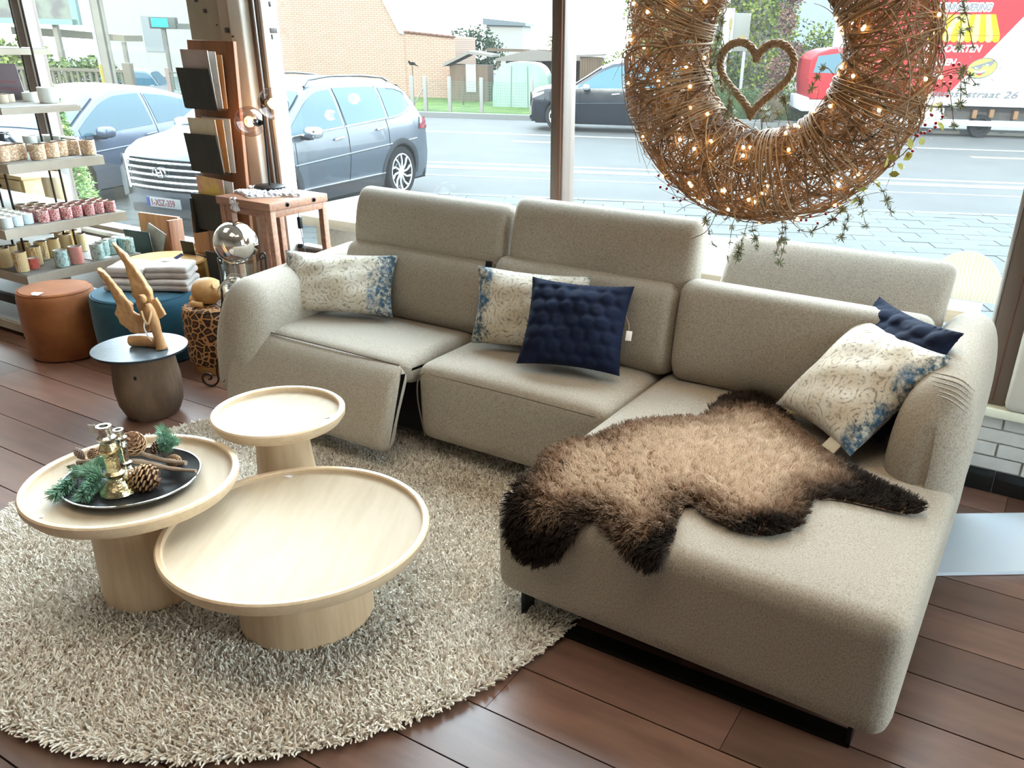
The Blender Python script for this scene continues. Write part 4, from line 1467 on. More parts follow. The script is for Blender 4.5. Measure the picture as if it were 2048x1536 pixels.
for k, (dx, dy, dz, rr) in enumerate(((-0.045, -0.03, 0.462, 0.042), (0.04, -0.035, 0.46, 0.043), (0.0, 0.045, 0.46, 0.043), (-0.02, -0.025, 0.535, 0.038), (0.035, 0.01, 0.535, 0.038))):
    o = obj('bauble', B().ball((0, 0, 0), rr, 20, 14), merc2)
    o.location = HC + np.array([dx, dy, dz - 0.005])
    tag(o, 'crackled silver bauble inside the glass cylinder', 'bauble', 'silver baubles in the glass cylinder')

# ------------------------------------------------------------------ console table with globe lamp
con_m = mat('console_walnut', (0.33, 0.17, 0.105), 0.45, col2=(0.22, 0.10, 0.06), scale=8, stretch=(0.6, 7, 7), lo=0.35, hi=0.7, detail=6)
cn_ = thing('console_table', 'brown wooden side table with slatted legs carrying the globe lamp', 'side table', (-3.785, 3.29, 0))
obj('table_top', B().rbox((-0.21, -0.21, 0.838), (0.205, 0.205, 0.880), 0.004, 3), con_m, cn_)
for sx_ in (-1, 1):
    for sy_ in (-1, 1):
        for k in range(2):
            x = sx_ * (0.178 if k == 0 else 0.125)
            if sy_ > 0 and k:
                continue
            obj('leg', B().rbox((x - 0.018, sy_ * 0.185 - 0.018, 0), (x + 0.018, sy_ * 0.185 + 0.018, 0.838), 0.003, 3), con_m, cn_)
obj('apron', B().rbox((-0.16, -0.2, 0.80), (0.16, -0.17, 0.838), 0.003, 3), con_m, cn_)
obj('apron', B().rbox((0.165, -0.17, 0.80), (0.195, 0.17, 0.838), 0.003, 3), con_m, cn_)
for y in (-0.09, 0.10):
    obj('bolt_hole', B().lathe([(0, 0), (0.012, 0), (0.012, 0.004), (0.008, 0.005), (0.006, 0.001), (0, 0.001)], n=16, cap=False).xf(Matrix.Translation((0.204, y, 0.860)) @ Matrix.Rotation(PI / 2, 4, 'Y')), black_metal, cn_)
fleece = thing('fleece_mat', 'small white and grey curly fleece under the globe lamp', 'fleece', (-3.84, 3.30, 0.881))
b = B()
rg = random.Random(5)
outl = [(0.17 * (1 + 0.25 * math.sin(3 * q + 1) + 0.12 * math.sin(7 * q)) * math.cos(q), 0.15 * (1 + 0.2 * math.sin(4 * q)) * math.sin(q)) for q in np.linspace(0, 2 * PI, 40, endpoint=False)]
obj('hide', B().poly([(x, y, 0) for x, y in outl], 0.006, (0, 0, 1)), label_m, fleece, smooth=False)
for i in range(620):
    q, k = rg.random() * 2 * PI, math.sqrt(rg.random())
    j = int(q / (2 * PI) * 40) % 40
    x, y = outl[j][0] * k, outl[j][1] * k
    r_ = rg.uniform(0.005, 0.011)
    b.ball((x, y, 0.006 + r_ * 0.7), (r_, r_, r_ * 0.8), 5, 4)
for i in range(60):
    f = rg.random()
    b.ball((-0.01 + rg.uniform(-0.035, 0.035) * (1 - 0.4 * f), -0.205 - rg.random() * 0.015, -0.005 - 0.055 * f), rg.uniform(0.008, 0.014), 6, 4)
fl_m = mat('curly_fleece', (0.78, 0.76, 0.78), 0.95, col2=(0.42, 0.40, 0.44), scale=22, lo=0.45, hi=0.7)
stuff(obj('curls', b, fl_m, fleece, angle=80, fixn=False))
LP = np.array([-3.88, 3.36, 0.892])
smoke = glassy('smoked_glass', (0.80, 0.74, 0.72), 0.08)
bulb_m = mat('warm_bulb', (1, 0.6, 0.25), emit=(1.0, 0.52, 0.16), estr=14)
gl_ = thing('globe_lamp', 'black table lamp with two smoked glass globes, lit, on the console', 'lamp', LP)
obj('base', B().lathe([(0, 0), (0.083, 0), (0.085, 0.004), (0.085, 0.016), (0.08, 0.020), (0, 0.022)], n=40, cap=False), black_metal, gl_)
obj('rod', B().tube([(0.0, 0, 0.02), (0.012, 0.0, 0.26), (0.02, 0, 0.505)], 0.006, 8), black_metal, gl_)
for gx, gz, px_ in ((-0.085, 0.352, 0.0), (0.118, 0.455, 0.022)):
    s_ = -1 if gx < 0 else 1
    obj('socket', B().tube([(0.014 if gx < 0 else 0.02, 0, gz), (gx - s_ * 0.062, -0.01, gz), (gx - s_ * 0.045, -0.01, gz)], [0.008, 0.022, 0.02], 12), black_metal, gl_)
    gb = obj('globe', B().ball((gx, -0.01, gz), 0.08, 32, 20), smoke, gl_)
    obj('bulb', B().ball((gx - s_ * 0.012, -0.01, gz), (0.026, 0.019, 0.019), 14, 10), bulb_m, gb)
cb = B().tube(spline([(-0.03, 0.09, 0.0), (-0.02, 0.15, -0.02), (0.02, 0.16, -0.12), (0.03, 0.16, -0.25), (0.06, 0.15, -0.40), (0.10, 0.14, -0.55)], 40), 0.0028, 5)
obj('cable', cb, black_metal, gl_)
obj('cable_switch', B().rbox((0.018, 0.148, -0.245), (0.042, 0.172, -0.175), 0.006, 4), black_metal, gl_)
lamp('globe_lamp_light', 'POINT', tuple(LP + np.array([-0.085, -0.01, 0.352])), 2.2, (1, 0.6, 0.28), shadow_soft_size=0.03)
lamp('globe_lamp_light', 'POINT', tuple(LP + np.array([0.118, -0.01, 0.455])), 2.2, (1, 0.6, 0.28), shadow_soft_size=0.03)

# glossy board lying on the floor at the right
wb_ = B().span((0, 0, 0.002), (0.9, 0.40, 0.016))
o = obj('white_board', wb_, mat('gloss_white', (0.60, 0.65, 0.70), 0.12, coat=0.4), smooth=False)
o.location = (-0.16, 2.757, 0)
o.rotation_euler = (0, 0, 0.585)
tag(o, 'glossy white board lying on the floor beside the chaise', 'board')

# ================================================================== DISPLAY STAND WITH CANDLE GLASSES
shelf_m = mat('shelf_taupe', (0.42, 0.37, 0.30), 0.45, col2=(0.36, 0.31, 0.25), scale=6)
rod_m = mat('shelf_rod', (0.035, 0.022, 0.016), 0.4, 0.5)
ds = thing('display_stand', 'tiered metal display stand full of candle glasses at the window', 'display stand', (-5.6, 2.9, 0))
X0, YC = -6.35, 2.90
LV = ((0.085, -5.03, 2.52, 3.24), (0.395, -5.03, 2.54, 3.26), (0.675, -4.98, 2.46, 3.18), (1.0, -5.06, 2.60, 3.16), (1.29, -5.02, 2.62, 3.06), (1.575, -5.36, 2.66, 3.16))
for z, x1, y0, y1 in LV:
    t_h = 0.055 if z < 1.2 else 0.035
    sh = obj('shelf', B().span((X0 - ds.location.x, y0 - 2.9, z - t_h), (x1 - ds.location.x, y1 - 2.9, z - 0.004)), shelf_m, ds, smooth=False)
    obj('shelf_lining', B().span((X0 - ds.location.x + 0.01, y0 - 2.89, z - 0.004), (x1 - ds.location.x - 0.01, y1 - 2.91, z)), mat('shelf_lining', (0.26, 0.245, 0.225), 0.65), sh, smooth=False)
for x in (-5.45, -5.34, -6.2, -6.1):
    for y in (2.72, 3.02):
        xx = x + (0.0 if y < 2.9 else 0.03)
        obj('rod', B().tube([(xx - ds.location.x, y - 2.9, 0.395), (xx - ds.location.x, y - 2.9, 2.15)], 0.007, 6), rod_m, ds)
for x, y in ((-5.11, 2.60), (-5.11, 3.16), (-6.25, 2.60), (-6.25, 3.16)):
    obj('leg', B().tube([(x - ds.location.x, y - 2.9, 0.34), (x - 0.06 - ds.location.x, y - 2.9 - 0.08, 0.0)], 0.016, 8), black_metal, ds)
obj('brace', B().span((X0 - ds.location.x, 2.53 - 2.9, 0.20), (-5.07 - ds.location.x, 2.56 - 2.9, 0.25)), black_metal, ds, smooth=False)

glass_cols = {
    'gold': mat('gold_zigzag_glass', (0.62, 0.40, 0.12), 0.18, col2=(0.86, 0.74, 0.52), scale=5, stretch=(1, 1, 1.2), kind='wave', lo=0.45, hi=0.62, coat=0.5),
    'aqua': mat('aqua_mottled_glass', (0.50, 0.70, 0.68), 0.15, col2=(0.12, 0.24, 0.26), scale=7, kind='voronoi', lo=0.5, hi=0.95, coat=0.5),
    'pink': mat('pink_glass', (0.62, 0.25, 0.22), 0.2, col2=(0.74, 0.36, 0.32), scale=20, stretch=(1, 1, 0.2), coat=0.5),
    'red': mat('red_glass', (0.52, 0.075, 0.06), 0.15, col2=(0.62, 0.18, 0.15), scale=6, coat=0.6),
    'blue': mat('pale_blue_glass', (0.58, 0.71, 0.75), 0.25, col2=(0.72, 0.80, 0.82), scale=5, coat=0.5),
    'rose': mat('rose_dotted_glass', (0.36, 0.06, 0.075), 0.25, col2=(0.80, 0.60, 0.58), scale=12, lo=0.45, hi=0.58, coat=0.4),
    'leo': mat('brown_speckled_glass', (0.55, 0.34, 0.20), 0.3, col2=(0.85, 0.74, 0.58), scale=9, lo=0.48, hi=0.58, coat=0.4),
    'white': mat('milk_glass', (0.78, 0.80, 0.77), 0.3, col2=(0.70, 0.74, 0.70), scale=10),
    'grey': mat('grey_brown_glass', (0.45, 0.36, 0.28), 0.3, col2=(0.6, 0.52, 0.42), scale=20),
}
inner_m = mat('glass_inner', (0.30, 0.22, 0.16), 0.5)
wax_m = mat('wax', (0.78, 0.74, 0.68), 0.5)
names = {'gold': 'gold zigzag candle glass', 'aqua': 'aqua mottled candle glass', 'pink': 'pale pink candle glass', 'red': 'small red candle glass',
         'blue': 'pale blue candle jar', 'rose': 'rose dotted candle glass', 'leo': 'brown speckled candle glass', 'white': 'white candle glass', 'grey': 'grey brown candle glass'}
tierw = {0.395: 'on the lower shelf of the stand', 0.675: 'on the middle shelf of the stand', 1.0: 'on the third shelf from the top', 1.29: 'on the second shelf from the top', 1.575: 'on the top shelf in view'}
protos = {}


def glass(kind, p, r, h, z, label=None):
    lab = label or (names[kind] + ' ' + tierw[z])
    grp = names[kind].replace('glass', 'glasses').replace('jar', 'jars') + ' ' + tierw[z]
    if kind not in protos:
        t = thing('candle_glass', lab, 'candle holder', p, 0, grp)
        obj('outside', B().lathe([(0, 0), (0.42, 0.0), (0.48, 0.04), (0.5, 0.3), (0.5, 0.97), (0.47, 1.0)], n=20, cap=False), glass_cols[kind], t)
        obj('inside', B().lathe([(0.47, 1.0), (0.44, 0.96), (0.43, 0.35), (0.0, 0.34)], n=20, cap=False), inner_m if kind in ('gold', 'leo', 'rose', 'grey') else wax_m, t)
        protos[kind] = t
    else:
        t = dup(protos[kind], p, R.uniform(0, 6), lab, grp)
    t.location = tuple(p)
    t.scale = (2 * r, 2 * r, h)
    t.rotation_euler = (0, 0, R.uniform(0, 6))
    return t


placed = []


def row(kind, pts, r, h, z, n=None, labels=None):
    """Glasses at the given pixels of the shelf at height z; n resamples the polyline."""
    lim = {q[0]: q for q in LV}[z]
    p = []
    for x, y in pts:
        q = at(x, y, z)
        k = np.clip(q[1], lim[2] + r + 0.01, lim[3] - r - 0.01) / q[1]
        q = np.array([min(q[0] * k, lim[1] - r - 0.01), q[1] * k, z])
        if any(abs(c[2] - z) < 0.01 and math.hypot(c[0] - q[0], c[1] - q[1]) < 0.98 * (c[3] + r) for c in placed):
            q[0] -= 0.035
        placed.append((*q, r))
        p.append(q)
    p = np.array(p)
    if n:
        p = np.array([p[0] + (p[-1] - p[0]) * i / (n - 1) for i in range(n)])
    for i, q in enumerate(p):
        glass(kind, q, r, h, z, labels[i] if labels else None)


z = 0.395
row('gold', [(22, 566), (47, 543)], 0.036, 0.115, z, labels=['nearest gold zigzag candle glass, at the left end of the lower shelf', 'gold zigzag candle glass behind the nearest one on the lower shelf'])
row('gold', [(12, 548), (75, 530), (55, 520), (88, 519), (112, 513), (137, 503), (165, 502), (35, 530), (152, 495), (20, 532), (127, 497)], 0.036, 0.112, z)
row('red', [(70, 537)], 0.030, 0.062, z, labels=['small red tealight glass at the front of the lower shelf'])
row('aqua', [(130, 534)], 0.038, 0.10, z, labels=['aqua mottled candle glass in front beside the pink one'])
row('pink', [(161, 528)], 0.038, 0.105, z, labels=['pale pink candle glass beside the aqua mottled one'])
row('aqua', [(214, 522), (216, 513), (232, 509), (248, 504), (262, 498), (272, 495)], 0.038, 0.095, z)
cardt = B().box((0, 0, 0.002), (0.10, 0.12, 0.003))
o = obj('price_card', cardt, label_m, smooth=False)
o.location = at(196, 516, 0.395)
tag(o, 'white price card lying on the lower shelf beside the pink glass', 'card')
z = 0.675
for iy, y in enumerate((2.505, 2.568, 2.632)):
    for ix in range(7):
        glass('blue', (-5.025 - 0.063 * ix - 0.012 * iy, y, z), 0.029, 0.058, z)
for iy in range(7):
    for ix in range(3):
        glass('rose', (-5.022 - 0.068 * ix - 0.01 * (iy % 2), 2.705 + 0.068 * iy, z), 0.031, 0.066, z)
for k in range(4):
    glass('leo', (-5.27 - 0.075 * (k % 2), 2.76 + 0.08 * (k // 2), z), 0.034, 0.058, z)
z = 1.0
row('leo', [(8, 324), (30, 322), (47, 319), (78, 319), (105, 315), (130, 313), (153, 310), (178, 308)], 0.042, 0.085, z)
row('white', [(65, 302), (84, 300), (103, 300), (122, 299), (140, 298), (155, 298)], 0.038, 0.09, z)
z = 1.29
row('grey', [(4, 206), (24, 205)], 0.036, 0.045, z)
row('white', [(60, 203)], 0.034, 0.05, z, labels=['small white candle glass in the middle of the second shelf'])
row('gold', [(77, 202)], 0.022, 0.05, z, labels=['small gold glass beside the white mug on the second shelf'])
row('white', [(98, 200)], 0.052, 0.085, z, labels=['tall white mug with brown print on the second shelf'])
z = 1.575
for k in range(4):
    glass('grey', (-5.45 - 0.115 * k, 2.76, z), 0.04, 0.075, z)
sg = thing('price_sign', 'pale lilac price sign standing on the second shelf from the top', 'sign', at(26, 200, 1.29))
obj('sheet', B().box((0, 0, 0.10), (0.175, 0.003, 0.20), (0.12, 0, 0.3)), mat('lilac_paper', (0.62, 0.56, 0.68), 0.6), sg, smooth=False)
obj('print', B().box((-0.01, -0.004, 0.10), (0.13, 0.002, 0.014), (0.12, 0, 0.3)).box((0, -0.006, 0.06), (0.12, 0.002, 0.01), (0.12, 0, 0.3)), mat('pink_print', (0.72, 0.42, 0.52), 0.6), sg, smooth=False)

# ================================================================== MAGAZINE RACKS
rack_m = mat('rack_wood', (0.27, 0.105, 0.04), 0.45, col2=(0.17, 0.06, 0.024), scale=5, stretch=(6, 6, 0.4), lo=0.35, hi=0.7, detail=6)
rack2 = mat('rack_wood_light', (0.46, 0.235, 0.10), 0.5, col2=(0.34, 0.155, 0.06), scale=5, stretch=(6, 6, 0.4))
leather = mat('black_leather', (0.016, 0.017, 0.013), 0.6, col2=(0.026, 0.024, 0.018), scale=40, stretch=(1, 1, 0.25), bump=0.4, bscale=70)
wire = mat('chrome_wire', (0.8, 0.8, 0.8), 0.2, 1.0)
pages = mat('magazine_pages', (0.80, 0.78, 0.74), 0.7, rnd=0.1)


def pocket(parent, x, z, w, h, d, tilt=0.0):
    """Leather sling pocket, open at the top, hung on a wire that stands off the board."""
    b = B()
    y0 = -0.015
    pts = [(y0 - d * 0.72, 0), (y0 - d, h)]
    b.poly([(x - w / 2, pts[0][0], z), (x + w / 2, pts[0][0], z), (x + w / 2 + tilt, pts[1][0], z + h), (x - w / 2 + tilt, pts[1][0], z + h)], 0.006, (0, -1, 0))
    b.poly([(x - w / 2, -0.012, z), (x + w / 2, -0.012, z), (x + w / 2, y0 - d * 0.72, z), (x - w / 2, y0 - d * 0.72, z)], 0.005, (0, 0, -1))
    p = obj('pocket', b, leather, parent, smooth=False)
    for s in (-1, 1):
        q = [(x + s * w / 2, -0.012, z), (x + s * (w / 2 + 0.004), y0 - d * 0.72, z + 0.002), (x + s * (w / 2 + 0.004), y0 - d, z + h)]
        obj('wire', B().tube(q, 0.0025, 5), wire, p)
        obj('wire', B().tube([(x + s * (w / 2 + 0.004), -0.01, z + h * 0.62), (x + s * (w / 2 + 0.004), y0 - d * 0.9, z + h * 0.62)], 0.0025, 5), wire, p)
    return p


def magazine(label, root, x, z, w, h, y, lean, cover, rzz=0.0, grp='magazines in the rack pockets'):
    t = thing('magazine', label, 'magazine', (0, 0, 0), 0, grp)
    M_ = base_matrix(root) @ Matrix.Translation((x, y, z)) @ Matrix.Rotation(lean, 4, 'X') @ Matrix.Rotation(rzz, 4, 'Y')
    t.matrix_world = M_
    obj('pages', B().box((0, 0.004, h / 2), (w - 0.006, 0.006, h - 0.004)), pages, t, smooth=False)
    obj('cover', B().box((0, 0, h / 2), (w, 0.0016, h)), cover, t, smooth=False)
    return t


cov1 = mat('cover_mauve', (0.42, 0.33, 0.32), 0.35, col2=(0.30, 0.24, 0.17), scale=6)
cov2 = mat('cover_sand', (0.48, 0.40, 0.26), 0.35, col2=(0.60, 0.52, 0.38), scale=9)
cov3 = mat('cover_yellow', (0.66, 0.46, 0.10), 0.35, col2=(0.55, 0.30, 0.20), scale=7, lo=0.45, hi=0.55)
cov4 = mat('cover_orange', (0.62, 0.27, 0.08), 0.35)
cov5 = mat('cover_grey', (0.45, 0.48, 0.45), 0.35, col2=(0.25, 0.28, 0.27), scale=14)
cov6 = mat('cover_lime', (0.55, 0.60, 0.10), 0.35)
cov7 = mat('cover_white', (0.75, 0.73, 0.70), 0.35)
rk = thing('magazine_rack', 'tall reddish wood magazine rack with black leather pockets at the white pier', 'magazine rack', (-4.225, 3.29, 0), 0.06)
rk.rotation_euler = (-0.06, 0, 0.06)
obj('board', B().rbox((-0.175, -0.012, 0.0), (0.175, 0.012, 1.645), 0.003, 3), rack_m, rk)
for pz in (1.295, 0.955, 0.625):
    pocket(rk, -0.05, pz, 0.25, 0.205, 0.075, -0.012)
pocket(rk, 0.0, 0.30, 0.25, 0.20, 0.07)
rk_side = obj('side_pocket', B().rbox((-0.195, -0.10, 0.60), (-0.172, 0.0, 0.80), 0.003, 3), leather, rk)
magazine('mauve cover magazine in the topmost pocket of the tall rack', rk, -0.045, 1.30, 0.205, 0.295, -0.058, 0.10, cov1)
magazine('pale magazine behind the mauve one in the topmost pocket', rk, -0.02, 1.30, 0.215, 0.290, -0.044, 0.06, cov7)
magazine('orange-edged magazine at the back of the topmost pocket', rk, 0.0, 1.30, 0.21, 0.275, -0.030, 0.02, cov4)
magazine('sand cover magazine in the second pocket of the tall rack', rk, -0.045, 0.96, 0.21, 0.285, -0.058, 0.10, cov2)
magazine('orange magazine behind the sand one in the second pocket', rk, -0.015, 0.96, 0.215, 0.285, -0.044, 0.06, cov4)
magazine('white magazine at the back of the second pocket', rk, 0.01, 0.96, 0.215, 0.29, -0.028, 0.02, cov7)
magazine('yellow cover magazine with pink shapes in the third pocket', rk, -0.045, 0.63, 0.21, 0.30, -0.058, 0.10, cov3, 0.05)
magazine('white magazine behind the yellow one in the third pocket', rk, 0.0, 0.63, 0.21, 0.29, -0.044, 0.06, cov7, 0.06)
magazine('lime edged magazine in the bottom pocket of the tall rack', rk, 0.04, 0.30, 0.20, 0.30, -0.04, 0.05, cov6)
rk2 = thing('magazine_rack', 'low light wood magazine rack with one dark pocket, left of the tall rack', 'magazine rack', (-5.08, 3.43, 0), 0.12)
rk2.rotation_euler = (-0.05, 0, 0.12)
obj('board', B().rbox((-0.16, -0.012, 0), (0.18, 0.012, 0.60), 0.003, 3), rack2, rk2)
obj('board_edge', B().rbox((0.18, -0.10, 0), (0.20, 0.012, 0.59), 0.003, 3), rack_m, rk2)
dk = mat('dark_green_leather', (0.012, 0.030, 0.027), 0.6, col2=(0.022, 0.045, 0.04), scale=45, stretch=(1, 1, 0.2), bump=0.4, bscale=70)
pk = pocket(rk2, -0.09, 0.26, 0.215, 0.24, 0.09)
pk.data.materials[0] = dk
obj('hang_tag', B().lathe([(0, 0), (0.022, 0), (0.022, 0.002), (0, 0.002)], n=20).xf(Matrix.Translation((0.06, -0.15, 0.27)) @ Matrix.Rotation(PI / 2, 4, 'X')), label_m, rk2)
magazine('grey open magazine leaning in the dark pocket of the low rack', rk2, -0.05, 0.29, 0.15, 0.26, -0.055, 0.08, cov5, 0.45)
rk3 = thing('magazine_rack', 'narrow wood rack board with dark pockets between the tall and the low rack', 'magazine rack', (-4.60, 3.42, 0), 0.1)
rk3.rotation_euler = (-0.04, 0, 0.1)
obj('board', B().rbox((-0.10, -0.012, 0), (0.12, 0.012, 0.66), 0.003, 3), rack2, rk3)
pk = pocket(rk3, -0.06, 0.29, 0.10, 0.21, 0.09)
pocket(rk3, 0.10, 0.21, 0.22, 0.21, 0.07)

# ================================================================== THINGS IN THE LEFT WINDOW CORNER
crate_m = mat('pale_drawer_wood', (0.58, 0.45, 0.25), 0.55, col2=(0.50, 0.36, 0.18), scale=6, stretch=(0.5, 5, 5))
cz = thing('drawer_table', 'pale wood side table with one drawer behind the display stand', 'side table', (-6.55, 3.42, 0))
obj('table_top', B().rbox((-0.32, -0.15, 0.725), (0.32, 0.14, 0.75), 0.004, 3), crate_m, cz)
obj('carcass', B().span((-0.3, -0.13, 0.60), (0.3, 0.13, 0.725)), crate_m, cz, smooth=False)
dr = obj('drawer', B().rbox((-0.27, -0.146, 0.615), (0.27, -0.13, 0.715), 0.004, 3), crate_m, cz)
obj('knob', B().ball((0.03, -0.155, 0.665), 0.014, 10, 8), iron, dr)
for x in (-0.27, 0.27):
    for y in (-0.10, 0.10):
        obj('leg', B().box((x, y, 0.30), (0.05, 0.05, 0.60)), crate_m, cz, smooth=False)
sl = obj('tree_trunk_stool', B().lathe([(0, 0), (0.15, 0), (0.155, 0.05), (0.145, 0.2), (0.15, 0.40), (0.14, 0.42), (0, 0.425)], n=32, wob=wob), mat('trunk_pale', (0.55, 0.45, 0.31), 0.8, col2=(0.42, 0.32, 0.2), scale=8, stretch=(3, 3, 0.4), bump=0.3))
sl.location = (-5.98, 3.36, 0.35)
sl.scale = (0.55, 0.55, 1.0)
tag(sl, 'pale tree trunk pillar standing behind the display stand by the window', 'pillar')
pd = obj('plinth', B().rbox((-6.2, 3.22, 0), (-5.82, 3.50, 0.35), 0.01, 3), mat('plinth_white', (0.6, 0.58, 0.54), 0.7))
tag(pd, 'pale plinth under the tree trunk pillar behind the stand', 'plinth')
bw = mat('black_white_pattern', (0.012, 0.012, 0.014), 0.25, col2=(0.80, 0.80, 0.80), scale=16, lo=0.52, hi=0.58, detail=2)
vz = obj('patterned_vase', B().lathe([(0, 0), (0.09, 0), (0.12, 0.04), (0.135, 0.11), (0.12, 0.18), (0.08, 0.23), (0.07, 0.25), (0.06, 0.25), (0.07, 0.2), (0, 0.05)], n=36), bw)
vz.location = (-6.62, 3.41, 0.752)
tag(vz, 'black and white patterned round vase on the drawer table', 'vase')
xt = thing('christmas_tree', 'small green Christmas tree with warm lights standing outside the left window', 'christmas tree', (-7.35, 4.25, -0.525))
xt.scale = (1.25, 1.25, 1.12)
obj('trunk', B().tube([(0, 0, 0), (0, 0, 1.55)], [0.03, 0.008], 8), bark, xt)
for i in range(26):
    f = i / 26
    zz = 0.45 + 1.05 * f
    q = i * 2.4
    r_ = 0.30 * (1 - f) + 0.06
    e_ = np.array([math.cos(q), math.sin(q) * 0.45, 0])
    obj('branch', B().tube(spline([(0, 0, zz), tuple(e_ * r_ * 0.5 + [0, 0, zz + 0.03]), tuple(e_ * r_ + [0, 0, zz - 0.02])], 8), np.linspace(0.008, 0.002, 8), 5), bark, xt)


def leafmesh(name, P, size, m, parent=None, up=0.3, seed=1, narrow=0.6):
    """A cloud of leaves: each a folded diamond of four triangles at the points P."""
    rg = np.random.default_rng(seed)
    n = len(P)
    d = rg.normal(0, 1, (n, 3)); d[:, 2] *= 0.7
    d /= np.linalg.norm(d, axis=1, keepdims=True)
    s = np.cross(d, rg.normal(0, 1, (n, 3)))
    s /= np.linalg.norm(s, axis=1, keepdims=True)
    u = np.cross(s, d)
    L = size * rg.uniform(0.6, 1.25, (n, 1))
    V = np.stack([P - d * L * 0.5, P + s * L * narrow * 0.5 + u * L * 0.1, P + d * L * 0.5, P - s * L * narrow * 0.5 + u * L * 0.1], 1).reshape(-1, 3)
    i = np.arange(n) * 4
    T = np.stack([i, i + 1, i + 2, i, i + 2, i + 3], 1).reshape(-1)
    me = bpy.data.meshes.new(name)
    me.vertices.add(len(V))
    me.vertices.foreach_set('co', V.astype(np.float32).ravel())
    me.loops.add(len(T))
    me.loops.foreach_set('vertex_index', T.astype(np.int32))
    me.polygons.add(len(T) // 3)
    me.polygons.foreach_set('loop_start', np.arange(0, len(T), 3, dtype=np.int32))
    me.update(calc_edges=True)
    me.materials.append(m)
    o = obj(name, me, None, parent)
    return stuff(o)


fir = mat('fir_green', (0.10, 0.20, 0.045), 0.6, col2=(0.22, 0.34, 0.10), scale=12)
n_ = 5200
f_ = RN.uniform(0, 1, n_) ** 0.8
q_ = RN.uniform(0, 2 * PI, n_)
r_ = (0.34 * (1 - f_) + 0.03) * np.sqrt(RN.uniform(0.15, 1, n_))
leafmesh('needles', np.stack([r_ * np.cos(q_), 0.42 * r_ * np.sin(q_), 0.40 + 1.2 * f_], 1), 0.055, fir, xt, narrow=0.22)
tiny = B().ball((0, 0, 0), 0.007, 6, 4).mesh('light', [mat('fairy_bulb', (1, 0.75, 0.35), emit=(1.0, 0.62, 0.20), estr=22)])
for i in range(46):
    f = R.random()
    q = R.uniform(PI, 2 * PI)
    r2 = 0.33 * (1 - f) + 0.03
    o = obj('light', tiny, None, xt)
    o.location = (r2 * math.cos(q), 0.43 * r2 * math.sin(q), 0.42 + 1.15 * f)

# ================================================================== WREATH WITH HEART AND FAIRY LIGHTS
WC = np.array([-0.965, 3.02, 1.662])
RT, RMAJ = 0.154, 0.390
wil = mat('willow', (0.15, 0.08, 0.04), 0.6, col2=(0.34, 0.20, 0.10), scale=9, lo=0.3, hi=0.7)
wil2 = mat('willow_pale', (0.36, 0.235, 0.13), 0.6, col2=(0.25, 0.15, 0.075), scale=9)
wr = thing('willow_wreath', 'large woven willow wreath with fairy lights hanging in the window', 'wreath', WC)


def tor(phi, th, r):
    a2 = RMAJ + r * np.cos(th)
    return np.stack([a2 * np.cos(phi), r * np.sin(th) * 0.95, 1.02 * a2 * np.sin(phi)], -1)


rg = np.random.default_rng(3)
wb1, wb2 = B(), B()
for i in range(820):
    kind = rg.random()
    p0 = rg.uniform(0, 2 * PI)
    t0 = rg.uniform(0, 2 * PI)
    if kind < 0.45:
        dp, dt = rg.choice([-1, 1]) * rg.uniform(0.5, 1.3), rg.uniform(2.5, 6.0)
    elif kind < 0.75:
        dp, dt = rg.choice([-1, 1]) * rg.uniform(1.2, 2.6), rg.uniform(1.0, 3.2)
    else:
        dp, dt = rg.choice([-1, 1]) * rg.uniform(0.05, 0.5), rg.uniform(4.0, 7.0)
    m = int(12 + 5 * (abs(dp) * 1.5 + abs(dt)))
    s = np.linspace(0, 1, m)
    rr = RT * (rg.uniform(0.80, 1.02) + 0.05 * np.sin(s * rg.uniform(3, 9) + rg.uniform(0, 6)))
    P = tor(p0 + dp * s + 0.04 * np.sin(s * 9 + t0), t0 + dt * s, rr)
    w = rg.uniform(0.0017, 0.0043)
    (wb1 if rg.random() < 0.72 else wb2).tube(P, np.linspace(w, w * 0.5, m), 4)
# flat bindings of many thin strands
for p0 in (0.35, 1.15, 2.0, 2.85, 3.45, 4.05, 4.75, 5.3, 5.9):
    sl_ = rg.uniform(-0.5, 0.5)
    for k in range(16):
        s = np.linspace(0, 1, 26)
        P = tor(p0 + 0.014 * k + sl_ * s + 0.03 * np.sin(s * 6 + k), rg.uniform(0, 1) + 5.2 * s, RT * (1.03 + 0.02 * np.sin(k)))
        wb2.tube(P, 0.0022, 4)
# loose ends
for i in range(130):
    p0, t0 = rg.uniform(0, 2 * PI), rg.uniform(-1.6, 1.6) if rg.random() < 0.7 else rg.uniform(0, 6.28)
    s = np.linspace(0, 1, 9)
    P = tor(p0 + rg.uniform(-0.5, 0.5) * s, t0 + rg.uniform(-1, 1) * s, RT * (1.0 + 0.28 * s ** 2))
    wb1.tube(P, np.linspace(0.0016, 0.0006, 9), 4)
stuff(obj('woven_twigs', wb1, wil, wr, angle=80, fixn=False))
stuff(obj('pale_twigs', wb2, wil2, wr, angle=80, fixn=False))
